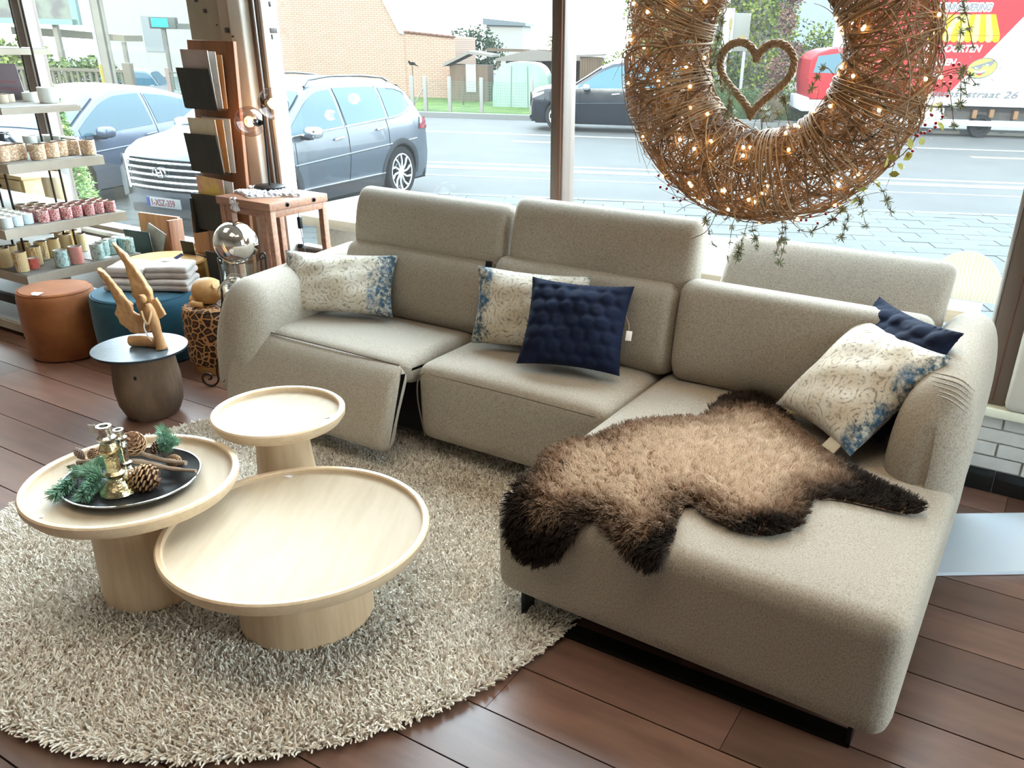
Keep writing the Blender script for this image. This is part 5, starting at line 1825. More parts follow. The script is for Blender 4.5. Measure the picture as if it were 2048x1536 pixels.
# garland of sprigs, leaves and berries along the right and inside
gar_m = mat('garland_green', (0.17, 0.19, 0.11), 0.6, col2=(0.32, 0.33, 0.22), scale=20)
yel = mat('yellow_green_leaf', (0.42, 0.40, 0.08), 0.5)
ber_m = mat('red_berry', (0.30, 0.01, 0.02), 0.25, coat=0.5)
twg = mat('garland_twig', (0.13, 0.06, 0.035), 0.7)
ends = []
gb = B()
for i in range(34):
    p0 = rg.uniform(-1.9, 0.75) if i < 24 else rg.uniform(2.6, 5.2)
    t0 = rg.uniform(-0.7, 0.5) if i < 22 else rg.uniform(2.4, 3.6)
    q0 = tor(p0, t0, RT)
    out = tor(p0, t0, RT * 2) - q0
    out /= np.linalg.norm(out)
    Lg = rg.uniform(0.05, 0.13)
    q3 = q0 + out * Lg + np.array([rg.normal(0, 0.03), rg.normal(0, 0.02), -rg.uniform(0, 0.09)])
    pth = spline([q0, q0 + out * Lg * 0.6 + np.array([0, 0, 0.02]), q3], 10)
    gb.tube(pth, 0.0013, 4)
    ends += [pth[5], pth[7], pth[9]]
for pts_ in ([(0.13, -0.02, -0.52), (0.20, -0.03, -0.56), (0.27, -0.03, -0.53), (0.32, -0.03, -0.47)], [(0.0, -0.06, -0.55), (-0.01, -0.07, -0.62), (-0.02, -0.07, -0.68)], [(-0.13, -0.02, -0.52), (-0.16, -0.03, -0.60), (-0.22, -0.03, -0.64)]):
    pth = spline(pts_, 16)
    gb.tube(pth, 0.0014, 4)
    ends += [pth[k] for k in (4, 7, 10, 12, 14, 15)][: 6 if pts_[0][0] > -0.1 else 0]
stuff(obj('garland_twigs', gb, twg, wr, angle=80, fixn=False))
tm_ = B()
for k in range(26):
    v = np.array([R.gauss(0, 1), R.gauss(0, 1), R.gauss(0, 1)])
    v /= np.linalg.norm(v)
    s = np.cross(v, [0.3, 0.5, 0.8]); s /= np.linalg.norm(s)
    l = R.uniform(0.012, 0.022)
    tm_.add([v * 0.001 - s * 0.0012, v * 0.001 + s * 0.0012, v * l * 0.7 + s * 0.0014, v * l, v * l * 0.7 - s * 0.0014], [(0, 1, 2, 3, 4)])
tuft = tm_.mesh('needle_tuft', [gar_m], smooth=False, fixn=False)
for q in ends:
    for _ in range(1):
        o = obj('needle_tuft', tuft, None, wr)
        o.location = tuple(q)
        o.rotation_euler = (R.uniform(0, 6), R.uniform(0, 6), R.uniform(0, 6))
        sc = R.uniform(0.8, 1.35)
        o.scale = (sc, sc, sc)
lf = B().poly([(0, 0, 0), (0.009, 0.010, 0.002), (0.010, 0.022, 0.003), (0, 0.036, 0), (-0.010, 0.022, 0.003), (-0.009, 0.010, 0.002)], 0.0008, (0, 0, 1)).mesh('leaf', [yel], smooth=False)
for i in range(20):
    q = tor(np.array(rg.uniform(-0.95, -0.2)), np.array(rg.uniform(-0.7, 0.3)), RT * rg.uniform(1.05, 1.3))
    o = obj('leaf', lf, None, wr)
    o.location = tuple(q)
    o.rotation_euler = (R.uniform(0, 6), R.uniform(0, 6), R.uniform(0, 6))
bm_ = B().ball((0, 0, 0), 0.0052, 8, 6).mesh('berry', [ber_m])
for i in range(44):
    c_ = [(-1.05, 1.12), (-0.1, 1.25), (-0.35, 1.2), (4.15, 1.12)][i % 4]
    q = tor(np.array(c_[0] + rg.normal(0, 0.09)), np.array(rg.uniform(-0.6, 0.2)), RT * (c_[1] + rg.normal(0, 0.07)))
    o = obj('berry', bm_, None, wr)
    o.location = tuple(q)
fb_m = B().ball((0, 0, 0), 0.0058, 8, 6).mesh('fairy_light', [MATS['fairy_bulb']])
for i in range(120):
    p0 = rg.uniform(0, 2 * PI)
    t0 = rg.uniform(PI * 0.9, 2.1 * PI)
    q = tor(np.array(p0), np.array(t0), RT * rg.uniform(0.95, 1.06))
    o = obj('fairy_light', fb_m, None, wr)
    o.location = tuple(q)
for p0 in np.linspace(2.8, 6.6, 9):
    lamp('fairy_glow', 'POINT', tuple(WC + tor(np.array(p0), np.array(-1.57), RT * 0.4)), 0.42, (1.0, 0.58, 0.20), shadow_soft_size=0.05)
lw_ = B()
for k in range(3):
    s = np.linspace(0, 1, 120)
    lw_.tube(tor(k * 2.1 + 6.3 * s, 3.6 + 1.6 * np.sin(s * 22 + k), RT * 1.03), 0.0009, 4)
lw_.tube(spline([(-0.20, -0.03, -0.50), (-0.25, -0.04, -0.52), (-0.285, -0.04, -0.545)], 8), 0.0009, 4)
obj('light_wire', lw_, black_metal, wr, angle=80, fixn=False)
hangm = mat('hanging_cord', (0.4, 0.4, 0.4), 0.5)
obj('hanging_cord', B().tube([(0, 0, RMAJ + RT), (0, 0, 1.3)], 0.002, 4), hangm, wr)
# heart inside the ring
ht = thing('wicker_heart', 'small twisted wicker heart hanging inside the willow wreath', 'heart', tuple(at(1520, 160, 1.6) * 0 + WC + np.array([-0.050, 0.0, -0.058])))
s = np.linspace(0, 2 * PI, 90, endpoint=False)
hx = 16 * np.sin(s) ** 3
hz = 13 * np.cos(s) - 5 * np.cos(2 * s) - 2 * np.cos(3 * s) - np.cos(4 * s)
HP = np.stack([hx / 16 * 0.130, 0 * s, (hz + 2.5) / 16 * 0.130 - 0.02], 1)
heart_m = mat('heart_wicker', (0.36, 0.25, 0.16), 0.75, col2=(0.23, 0.15, 0.09), scale=50)
nrm = np.gradient(HP, axis=0)
nrm = np.stack([-nrm[:, 2], 0 * s, nrm[:, 0]], 1)
nrm /= np.maximum(np.linalg.norm(nrm, axis=1, keepdims=True), 1e-9)
for k in range(4):
    w = s * 17 + k * PI / 2
    P = HP + 0.008 * (np.cos(w)[:, None] * nrm + np.sin(w)[:, None] * np.array([0, 1, 0]))
    Pf = np.concatenate([P, P[:1]])
    obj('twisted_strand', B().tube(spline(Pf, 380), 0.0062 + 0.001 * np.sin(np.arange(380) * 1.7), 5), heart_m, ht, angle=80)
obj('hanging_thread', B().tube([(0, 0, 0.035), (0.0, 0, 0.22)], 0.0008, 4), hangm, ht)

# ================================================================== OUTSIDE: VEHICLES
rubber = omat('tyre_rubber', (0.035, 0.037, 0.04), 0.85)
alloy = omat('alloy_rim', (0.72, 0.73, 0.74), 0.3, 0.7)
carglass = mat('car_glass', (0.018, 0.042, 0.055), 0.04, 0.0, spec=0.15)
chrome_t = omat('chrome_trim', (0.85, 0.86, 0.88), 0.12, 1.0)
cladding = omat('grey_cladding', (0.11, 0.115, 0.125), 0.65)
under_m = omat('underbody', (0.012, 0.012, 0.014), 0.9)
headl = omat('headlight', (0.55, 0.60, 0.62), 0.08, 0.2, coat=1.0)
tail_m = omat('tail_light', (0.55, 0.03, 0.04), 0.15, coat=0.6)
plate_w = omat('plate_white', (0.80, 0.80, 0.78), 0.5)
plate_r = omat('plate_red', (0.45, 0.02, 0.04), 0.5)
plate_b = omat('plate_blue', (0.02, 0.08, 0.55), 0.5)
gloss_blk = omat('gloss_black', (0.015, 0.016, 0.02), 0.15, coat=0.5)


def car(name, label, loc, rz, paint, L, Wd, Ht, wb, wr_, front, spec):
    """front: overhang of the front axle. spec: profile points (x, z), belt heights, window spans and options."""
    t = thing(name, label, 'car', loc, rz)
    xf, xr = L / 2, -L / 2
    ax = (xf - front, xf - front - wb)
    prof = np.array(spec['top'])[::1]
    px_, pz_ = prof[:, 0], prof[:, 1]

    def ztop(x):
        return np.interp(x, px_, pz_)
    zk = Ht / 1.65
    wz = np.array([0.18, 0.42, 0.70, 0.92, 1.03, 1.12, 1.40, 1.66]) * zk
    ww = np.array([0.83, 0.885, 0.92, 0.905, 0.885, 0.85, 0.74, 0.60]) * Wd / 1.85

    def taper(x):
        a = np.clip((x - (xf - 0.85)) / 0.85, 0, 1)
        b2 = np.clip((xr + 0.7 - x) / 0.7, 0, 1)
        return 1 - 0.17 * a ** 2.2 - 0.11 * b2 ** 2

    def ys(x, z):
        return np.interp(z, wz, ww) * taper(x)

    def bend(P):
        P = np.asarray(P, float).copy().reshape(-1, 3)
        a = np.clip((P[:, 0] - (xf - 0.5)) / 0.5, 0, 1)
        P[:, 0] -= 0.20 * (np.abs(P[:, 1]) / (Wd / 2)) ** 2.4 * a
        b2 = np.clip((xr + 0.5 - P[:, 0]) / 0.5, 0, 1)
        P[:, 0] += 0.10 * (np.abs(P[:, 1]) / (Wd / 2)) ** 2.4 * b2
        return P
    RA = wr_ + 0.055

    def zbot(x):
        z = 0.23 + 0 * x
        for a in ax:
            d = np.abs(x - a)
            z = np.where(d < RA, np.maximum(z, wr_ + np.sqrt(np.maximum(RA ** 2 - d ** 2, 0))), z)
        return z
    xs = np.unique(np.concatenate([np.linspace(xr, xf, 90)] + [np.linspace(a - RA, a + RA, 24) for a in ax]))
    b = B()
    ns, nt = 16, 9
    P = np.zeros((len(xs), 2 * (ns + nt) - 1, 3))
    for i, x in enumerate(xs):
        zt, zb = ztop(x), float(zbot(np.array(x)))
        zs = np.linspace(zb, max(zt - 0.035, zb + 0.02), ns)
        yy = ys(x, zs)
        right = [(x, y, z) for y, z in zip(yy, zs)]
        y1 = yy[-1]
        for q in np.linspace(0, 1, nt + 1)[1:]:
            a = q * PI / 2
            yv = y1 * (1 - q) ** 1.0
            zv = zs[-1] + (zt - zs[-1]) * min(1.0, math.sin(min(1, q * 3.2) * PI / 2)) + 0.025 * math.sin(q * PI / 2)
            right.append((x, yv, zv))
        left = [(p[0], -p[1], p[2]) for p in right[:-1]]
        P[i] = np.array(right + left[::-1])
    b.grid(bend(P).reshape(P.shape))
    k = P.shape[1]
    base = b.n - len(xs) * k
    for row in (0, len(xs) - 1):
        o_ = base + row * k
        for j in range(k // 2):
            b.f.append((o_ + j, o_ + j + 1, o_ + k - 2 - j, o_ + k - 1 - j) if j < k // 2 - 1 else (o_ + j, o_ + j + 1, o_ + k - 1 - j))
            b.mi.append(0)
    obj('body', b, paint, t, angle=30)
    ub = B().span((xr + 0.15, -Wd / 2 + 0.13, 0.2), (xf - 0.22, Wd / 2 - 0.13, 0.62))
    obj('underbody', ub, under_m, t, smooth=False)

    def side(x, z, s, off=0.006):
        x, z = np.asarray(x, float), np.asarray(z, float)
        return bend(np.stack([x, s * (ys(x, z) + off), z], -1))

    def win(x0, x1, s, nm='side_window', m=carglass, zb=None, ztt=None, off=0.006):
        X = np.linspace(x0, x1, 14)
        lo = np.array([spec['belt'](x) for x in X]) if zb is None else np.full(14, zb)
        hi = np.maximum(np.minimum(ztop(X) - 0.10 * zk, spec.get('winmax', 9)), lo + 0.012)
        G = np.stack([side(X, lo + (hi - lo) * f, s, off) for f in np.linspace(0, 1, 6)], 1)
        bb = B().grid(G)
        return obj(nm, bb, m, t)
    for s in (1, -1):
        for x0, x1 in spec['wins']:
            win(x0, x1, s)
        Xb = np.linspace(spec['wins'][-1][0], spec['wins'][0][1], 24)
        if spec.get('chrome'):
            obj('chrome_strip', B().tube(side(Xb, np.array([spec['belt'](x) - 0.012 for x in Xb]), s, 0.01), 0.011, 5), chrome_t, t)
            xq = spec['wins'][-1][0]
            Xu = np.linspace(xq, xq + 0.42, 10)
            zu = np.array([spec['belt'](xq)] + list(ztop(Xu[1:]) - 0.10 * zk))
            obj('chrome_strip', B().tube(side(Xu, zu, s, 0.01), 0.009, 5), chrome_t, t)
        for xd in spec['seams']:
            zz = np.linspace(0.36, float(ztop(xd)) - 0.09 if ztop(xd) > 1.3 else 0.98, 18)
            obj('door_seam', B().tube(side(np.full(18, xd) - 0.05 * (zz - 0.8), zz, s, 0.001), 0.005, 4), under_m, t)
        for xh, zh in spec['handles']:
            q = side(np.linspace(xh - 0.10, xh + 0.10, 8), np.linspace(zh + 0.012, zh - 0.006, 8), s, 0.022)
            obj('door_handle', B().tube(q, [0.008, 0.014, 0.016, 0.016, 0.016, 0.016, 0.014, 0.008], 6), chrome_t if spec.get('chrome') else paint, t)
        if spec.get('crease'):
            X = np.linspace(xr + 0.5, xf - 0.7, 30)
            obj('side_crease', B().tube(side(X, 0.74 + 0.16 * (0.2 - X) / L * 1.0, s, -0.006), 0.014, 6), paint, t)
        sl_ = B()
        X = np.linspace(ax[1] + RA, ax[0] - RA, 20)
        sl_.grid(np.stack([side(X, np.full(20, z), s, 0.012) for z in (0.22, 0.30, 0.38, 0.40)], 1))
        if spec.get('clad'):
            obj('sill_cladding', sl_, cladding, t)
            obj('sill_strip', B().tube(side(X, np.full(20, 0.405), s, 0.012), 0.010, 5), chrome_t, t)
        for a in ax:
            an = np.linspace(-0.12, PI + 0.12, 26)
            if spec.get('clad'):
                G = np.stack([side(a + (RA + d) * np.cos(an), np.maximum(wr_ + (RA + d) * np.sin(an), 0.22), s, 0.013 if 0 < i < 3 else 0.0) for i, d in enumerate((-0.02, 0.0, 0.06, 0.068))], 1)
                obj('arch_cladding', B().grid(G), cladding, t)
            w = obj('wheel', B().lathe([(wr_ - 0.115, 0.07), (wr_ - 0.11, 0.105), (wr_ - 0.03, 0.112), (wr_ - 0.004, 0.09), (wr_, 0.05), (wr_, -0.05), (wr_ - 0.004, -0.09), (wr_ - 0.03, -0.11), (wr_ - 0.12, -0.1), (wr_ - 0.125, 0.05)], n=40, cap=False), rubber, t)
            rb_ = wr_ - 0.108
            rim = B().lathe([(rb_ + 0.006, 0.10), (rb_ - 0.012, 0.104), (rb_ - 0.02, 0.085), (rb_ - 0.03, 0.03), (0, 0.02)], n=40, cap=False)
            obj('brake_dark', rim, gloss_blk, w)
            sp_ = B()
            sp_.tube([(rb_ * math.cos(q), rb_ * math.sin(q), 0.098) for q in np.linspace(0, 2 * PI, 40, endpoint=False)], 0.012, 6, closed=True)
            for i in range(spec.get('spokes', 10)):
                q = 2 * PI * i / spec.get('spokes', 10)
                q2 = q + 0.32
                sp_.tube([(0.04 * math.cos(q), 0.04 * math.sin(q), 0.085), (rb_ * 0.6 * math.cos(q + 0.1), rb_ * 0.6 * math.sin(q + 0.1), 0.088), (rb_ * math.cos(q2), rb_ * math.sin(q2), 0.092)], [0.016, 0.013, 0.018], 5)
            sp_.ball((0, 0, 0.085), (0.05, 0.05, 0.015), 14, 6)
            obj('rim', sp_, alloy, w)
            w.matrix_world = Matrix.Translation((a, s * (Wd / 2 - 0.135), wr_)) @ Matrix.Rotation(-s * PI / 2, 4, 'X')
            w.parent = t
        mx_ = spec['mirror']
        mp_ = side(np.array([mx_[0]]), np.array([mx_[1]]), s)[0]
        mb = B().rbox((mx_[0] - 0.09, -0.11, mx_[1] - 0.065), (mx_[0] + 0.09, 0.11, mx_[1] + 0.075), 0.06, 8)
        mb.xf(Matrix.Translation((0, mp_[1] + s * 0.17, 0.03)))
        mo = obj('mirror', mb, chrome_t if spec.get('chrome') else paint, t)
        obj('mirror_foot', B().box((mx_[0], mp_[1] + s * 0.06, mx_[1] - 0.03), (0.10, 0.14, 0.05)), gloss_blk, mo, smooth=False)
        X = np.linspace(-0.28, 0.0, 8)
        tlb = B().grid(np.stack([side(xr + 0.02 + (0.30 - 0.14 * f) * (np.linspace(0, 1, 8)), spec['tail'] + 0.16 * f + 0.02 * np.linspace(0, 1, 8), s, 0.012) for f in np.linspace(-0.5, 0.5, 5)], 1))
        obj('tail_light', tlb, tail_m, t)
        hlb = B().grid(np.stack([side(xf - 0.02 - 0.42 * np.linspace(0, 1, 10), spec['head'] + 0.055 * f * (1 - 0.6 * np.linspace(0, 1, 10)) + 0.10 * np.linspace(0, 1, 10), s, 0.012) for f in np.linspace(-1, 1, 5)], 1))
        obj('headlight', hlb, headl, t)
        if spec.get('rails'):
            X = np.linspace(*spec['rails'], 16)
            zz = ztop(X) + 0.02
            yy = s * (ys(X, ztop(X) - 0.04) - 0.06)
            zz[0] -= 0.04
            zz[-1] -= 0.04
            obj('roof_rail', B().tube(bend(np.stack([X, yy, zz + 0.02], 1)), 0.017, 6), gloss_blk if not spec.get('silver_rails') else alloy, t)
    # windscreen and rear glass lie on the sloping part of the top
    for nm, (xa, xb) in (('windscreen', spec['screen']), ('rear_window', spec['rear'])):
        X = np.linspace(xa, xb, 10)
        G = []
        for f in np.linspace(-0.93, 0.93, 11):
            zt = ztop(X)
            y1 = ys(X, zt - 0.035)
            G.append(bend(np.stack([X + (0.006 if xb > 0 else -0.006), f * y1, zt + 0.025 * math.sin((1 - abs(f)) * PI / 2) + 0.010 - 0.012 * abs(f) ** 6], -1)))
        obj(nm, B().grid(np.array(G)), carglass, t)
    # nose
    hf = spec['head']
    nose = lambda y, z, off=0.0: bend([(xf + off, y, z)])[0]
    gy = 0.50 * Wd / 1.85
    gz0, gz1 = spec['grille']
    G = np.array([[nose(f * (gy + 0.10 * (1 - abs(q))), gz0 + (gz1 - gz0) * (q + 1) / 2, 0.008) for f in np.linspace(-1, 1, 13)] for q in np.linspace(-1, 1, 5)])
    obj('grille', B().grid(G), gloss_blk, t)
    for i in range(spec.get('bars', 4)):
        z = gz0 + (gz1 - gz0) * (i + 0.5) / spec.get('bars', 4)
        obj('grille_bar', B().tube([nose(f * (gy + 0.06), z, 0.02) for f in np.linspace(-1, 1, 13)], 0.013, 5), chrome_t, t)
    lo = np.array([[nose(f * 0.62, 0.22 + 0.10 * q, 0.01) for f in np.linspace(-1, 1, 13)] for q in (0, 0.5, 1)])
    obj('bumper_lip', B().grid(lo), cladding, t)
    if spec.get('fog'):
        for s in (1, -1):
            fr = np.array([[nose(s * (0.66 + 0.14 * f), 0.42 + 0.34 * q - 0.05 * f, 0.012) for f in np.linspace(0, 1, 5)] for q in np.linspace(0, 1, 5)])
            obj('lamp_cluster', B().grid(fr), headl, t)
            obj('grille_frame', B().tube([nose(s * (0.60 - 0.02 * q), gz1 + 0.02 - (gz1 - gz0) * q * 1.05, 0.022) for q in np.linspace(0, 1, 8)], 0.022, 6), chrome_t, t)
    return t, nose, side


# profile of the near compact SUV, from tail to nose
belt_a = lambda x: 1.06 + 0.10 * np.clip((1.0 - x) / 2.6, 0, 1) + 0.10 * np.clip((-1.25 - x) / 0.5, 0, 1) ** 2
paint_a = mat('blue_grey_paint', (0.032, 0.039, 0.048), 0.3, 0.25, coat=0.15, spec=0.25)
suv, nose, side_a = car('parked_suv', 'dark blue grey SUV parked nose-in before the window, number plate 1-XSZ-359', (-9.34, 8.54, -0.525), -1.45, paint_a, 4.48, 1.85, 1.65, 2.67, 0.365, 0.88, dict(
    top=[(-2.24, 0.62), (-2.22, 0.92), (-2.12, 1.08), (-1.98, 1.24), (-1.80, 1.44), (-1.66, 1.555), (-1.5, 1.60), (-0.9, 1.645), (-0.2, 1.655), (0.25, 1.62), (0.52, 1.52), (0.85, 1.32), (1.18, 1.10), (1.3, 1.07), (1.7, 1.02), (2.05, 0.93), (2.18, 0.86), (2.235, 0.74), (2.24, 0.58)],
    belt=belt_a, wins=((-0.05, 1.06), (-1.06, -0.13), (-1.74, -1.12)), chrome=True, clad=True, seams=(0.98, -0.09, -1.02), handles=((0.12, 0.96), (-0.84, 1.01)), crease=True,
    mirror=(0.80, 1.06), tail=1.0, head=0.80, rails=(-1.5, 0.35), screen=(0.50, 1.16), rear=(-2.08, -1.68), grille=(0.50, 0.86), bars=5, fog=True))
# the badge on the grille: a slanted H in an oval
bx_ = nose(0, 0.715, 0.035)
bd = B().tube([(bx_[0], 0.095 * math.cos(q), bx_[2] + 0.05 * math.sin(q)) for q in np.linspace(0, 2 * PI, 32, endpoint=False)], 0.008, 6, closed=True)
for s in (-1, 1):
    bd.tube([(bx_[0], s * 0.036 + 0.012, bx_[2] - 0.042), (bx_[0], s * 0.036 - 0.012, bx_[2] + 0.042)], 0.010, 6)
bd.tube(spline([(bx_[0], 0.036, bx_[2] + 0.005), (bx_[0], 0.0, bx_[2] - 0.003), (bx_[0], -0.036, bx_[2] - 0.005)], 8), 0.009, 6)
obj('badge', bd, chrome_t, suv)
q0 = nose(0, 0.375, 0.03)
pp = obj('number_plate', B().rbox((q0[0], -0.26, q0[2] - 0.057), (q0[0] + 0.012, 0.26, q0[2] + 0.057), 0.004, 3), plate_w, suv)
obj('plate_band', B().box((q0[0] + 0.0125, -0.235, q0[2]), (0.003, 0.045, 0.108)), plate_b, pp, smooth=False)
text('plate_number', '1-XSZ-359', 0.105, plate_r, pp, (q0[0] + 0.0135, -0.20, q0[2] - 0.004), (PI / 2, 0, PI / 2), extrude=0.0008, sx=0.80, bold=0.0012)
# hatchback further left
paint_b = mat('slate_blue_paint', (0.042, 0.052, 0.075), 0.3, 0.25, coat=0.15, spec=0.25)
belt_b = lambda x: 0.92 + 0.10 * np.clip((0.9 - x) / 2.2, 0, 1)
car('parked_hatchback', 'slate blue hatchback parked left of the SUV with the number plate', (-12.24, 7.53, -0.525), -1.337, paint_b, 4.1, 1.75, 1.47, 2.5, 0.32, 0.80, dict(
    top=[(-2.05, 0.6), (-2.0, 0.86), (-1.85, 1.02), (-1.6, 1.18), (-1.25, 1.32), (-0.8, 1.42), (-0.3, 1.47), (0.15, 1.455), (0.45, 1.38), (0.8, 1.20), (1.2, 0.97), (1.32, 0.93), (1.7, 0.84), (1.95, 0.72), (2.03, 0.62), (2.05, 0.48)],
    belt=belt_b, wins=((-0.32, 1.0), (-1.42, -0.42)), seams=(0.95, -0.36), handles=((-0.2, 0.86),), crease=True,
    mirror=(0.76, 0.93), tail=0.86, head=0.66, screen=(0.45, 1.18), rear=(-1.9, -1.3), grille=(0.42, 0.58), bars=2))
# dark SUV driving on the street
paint_c = omat('midnight_paint', (0.018, 0.026, 0.045), 0.3, 0.25, coat=0.15, spec=0.25)
belt_c = lambda x: 1.08 + 0.05 * np.clip((1.0 - x) / 2.6, 0, 1)
c_ = W(-0.78, 24.2, -0.546)
car('driving_suv', 'midnight blue SUV driving on the street behind the mullion and wreath', c_, SA + PI, paint_c, 4.85, 1.92, 1.76, 2.95, 0.38, 0.88, dict(
    top=[(-2.42, 0.65), (-2.40, 1.05), (-2.32, 1.2), (-2.1, 1.62), (-1.9, 1.70), (-1.0, 1.76), (-0.2, 1.76), (0.2, 1.70), (0.5, 1.58), (0.85, 1.36), (1.2, 1.15), (1.35, 1.12), (1.9, 1.08), (2.25, 1.0), (2.38, 0.88), (2.42, 0.6)],
    belt=belt_c, wins=((-0.1, 1.1), (-1.2, -0.2), (-2.0, -1.3)), chrome=True, clad=False, seams=(1.02, -0.14, -1.15), handles=((0.1, 0.96), (-0.9, 0.98)), crease=True,
    mirror=(0.85, 1.08), tail=1.1, head=0.86, rails=(-1.8, 0.3), silver_rails=True, screen=(0.5, 1.18), rear=(-2.3, -2.12), grille=(0.6, 0.9), bars=5))
# pale blue jeep far left with the covered spare wheel
paint_d = omat('pale_blue_paint', (0.42, 0.55, 0.66), 0.35, 0.1, spec=0.25)
belt_d = lambda x: 1.08
c_ = W(-21.9, 37.6, -1.72)
struct('bank_far_left', street_span(B(), -60, -14.5, 30.5, 60, -2.4, -1.72), lawn_m, smooth=False)
jeep, _, _ = car('pale_blue_offroader', 'pale blue offroader with covered spare wheel far left beyond the fence', c_, SA + 0.25, paint_d, 4.0, 1.75, 1.8, 2.4, 0.37, 0.75, dict(
    top=[(-2.0, 0.7), (-1.98, 1.1), (-1.9, 1.65), (-1.75, 1.76), (-0.5, 1.80), (0.3, 1.76), (0.5, 1.66), (0.85, 1.15), (1.0, 1.08), (1.8, 1.0), (1.98, 0.9), (2.0, 0.6)],
    belt=belt_d, wins=((-0.2, 0.75), (-1.7, -0.3)), seams=(0.7, -0.25), handles=((-0.05, 0.95),), mirror=(0.6, 1.1), tail=1.0, head=0.85, screen=(0.5, 0.88), rear=(-1.97, -1.92), grille=(0.6, 0.9), bars=4))
obj('spare_wheel_cover', B().lathe([(0, 0), (0.36, 0), (0.38, 0.05), (0.38, 0.16), (0.34, 0.2), (0, 0.2)], n=32, cap=False).xf(Matrix.Translation((-2.0, 0.1, 0.98)) @ Matrix.Rotation(-PI / 2, 4, 'Y')), omat('cover_blue', (0.10, 0.45, 0.70), 0.3), jeep)

# ------------------------------------------------------------------ sunblind company lorry
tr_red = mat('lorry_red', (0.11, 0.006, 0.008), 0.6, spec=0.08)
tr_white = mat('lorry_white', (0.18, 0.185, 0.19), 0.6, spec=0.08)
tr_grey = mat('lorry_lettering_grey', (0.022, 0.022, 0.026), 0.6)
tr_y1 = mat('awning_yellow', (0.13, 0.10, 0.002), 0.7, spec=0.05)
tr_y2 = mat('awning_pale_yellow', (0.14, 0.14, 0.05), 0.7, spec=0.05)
sun_y = omat('sun_yellow', (0.82, 0.84, 0.18), 0.5)
TN = 25.4
lor = thing('lorry', 'red and white sunblind lorry with awning print parked across the street', 'lorry', W(0, TN, -0.55), SA)
# local frame: x along the street, y away from us, z up from the road; the printed side is at y = 0
LZ = 0.55
obj('box_body', B().rbox((5.28, 0.0, 0.27 + LZ), (14.5, 2.4, 3.6 + LZ), 0.03, 3), tr_white, lor)


def sign(name, pts, m, lift=0.004, th=0.004):
    return obj(name, B().poly([(x, -lift, z + LZ) for x, z in pts], th, (0, 1, 0)), m, lor, smooth=False, fixn=False)


sign('red_print', [(5.30, 0.49), (8.05, 0.49), (8.63, 1.23), (9.29, 2.05), (10.05, 3.0), (10.5, 3.55), (5.30, 3.55)], tr_red)
obj('skirt', B().rbox((5.28, -0.02, 0.27 + LZ), (14.5, 0.02, 0.50 + LZ), 0.01, 3), tr_white, lor)
# awning picture
xs0, xs1, xt0, xt1 = 7.16, 9.14, 7.50, 8.92
for k in range(11):
    f0, f1 = k / 11, (k + 1) / 11
    m_ = tr_y1 if k % 2 == 0 else tr_y2
    sl2 = lambda f, a, b2: a + (b2 - a) * f
    obj('awning_stripe', B().poly([(sl2(f0, xt0, xt1), -0.012, 2.49 + 0.04 * f0 + LZ), (sl2(f1, xt0, xt1), -0.012, 2.49 + 0.04 * f1 + LZ), (sl2(f1, xs0, xs1), -0.012, 2.0 + 0.03 * f1 + LZ), (sl2(f0, xs0, xs1), -0.012, 2.0 + 0.03 * f0 + LZ)], 0.004, (0, 1, 0)), m_, lor, smooth=False, fixn=False)
    cx = sl2((f0 + f1) / 2, xs0, xs1)
    rr = (xs1 - xs0) / 22
    zz = 1.99 + 0.03 * f0 + LZ
    sc_ = [(cx - rr, -0.014, zz), (cx - rr, -0.014, zz - 0.09)] + [(cx + rr * math.cos(q), -0.014, zz - 0.09 - 0.07 * math.sin(-q)) for q in np.linspace(-PI, 0, 8)][1:-1] + [(cx + rr, -0.014, zz - 0.09), (cx + rr, -0.014, zz)]
    sc_ = [(a, b2, zz - 0.09 - abs(c2 - (zz - 0.09)) if i not in (0, len(sc_) - 1) else c2) for i, (a, b2, c2) in enumerate(sc_)]
    obj('awning_scallop', B().poly(sc_, 0.004, (0, 1, 0)), m_, lor, smooth=False, fixn=False)
RX = (PI / 2, 0, 0)
text('lettering_outline', 'ZONNEWERING', 0.235, tr_white, lor, (7.37, -0.008, 2.655 + LZ), (PI / 2, -0.02, 0), shear=0.25, extrude=0.001, sx=0.80, bold=0.034)
text('lettering', 'ZONNEWERING', 0.235, tr_grey, lor, (7.37, -0.014, 2.655 + LZ), (PI / 2, -0.02, 0), shear=0.25, extrude=0.001, sx=0.80, bold=0.006)
text('lettering', 'NALE POORTEN', 0.24, tr_white, lor, (7.05, -0.012, 1.66 + LZ), (PI / 2, -0.02, 0), shear=0.3, extrude=0.001, sx=0.94, bold=0.01)
text('lettering', 'EGRADEN', 0.22, tr_white, lor, (7.12, -0.012, 1.33 + LZ), (PI / 2, -0.02, 0), shear=0.3, extrude=0.001, sx=1.0, bold=0.01)
text('lettering', 'EENS', 0.22, tr_white, lor, (7.35, -0.012, 0.99 + LZ), (PI / 2, -0.02, 0), shear=0.3, extrude=0.001, sx=0.9, bold=0.01)
text('lettering', 'uilegemsestraat 26', 0.26, tr_grey, lor, (7.05, -0.026, 0.56 + LZ), (PI / 2, -0.005, 0), shear=0.3, extrude=0.001, sx=1.47, bold=0.003)
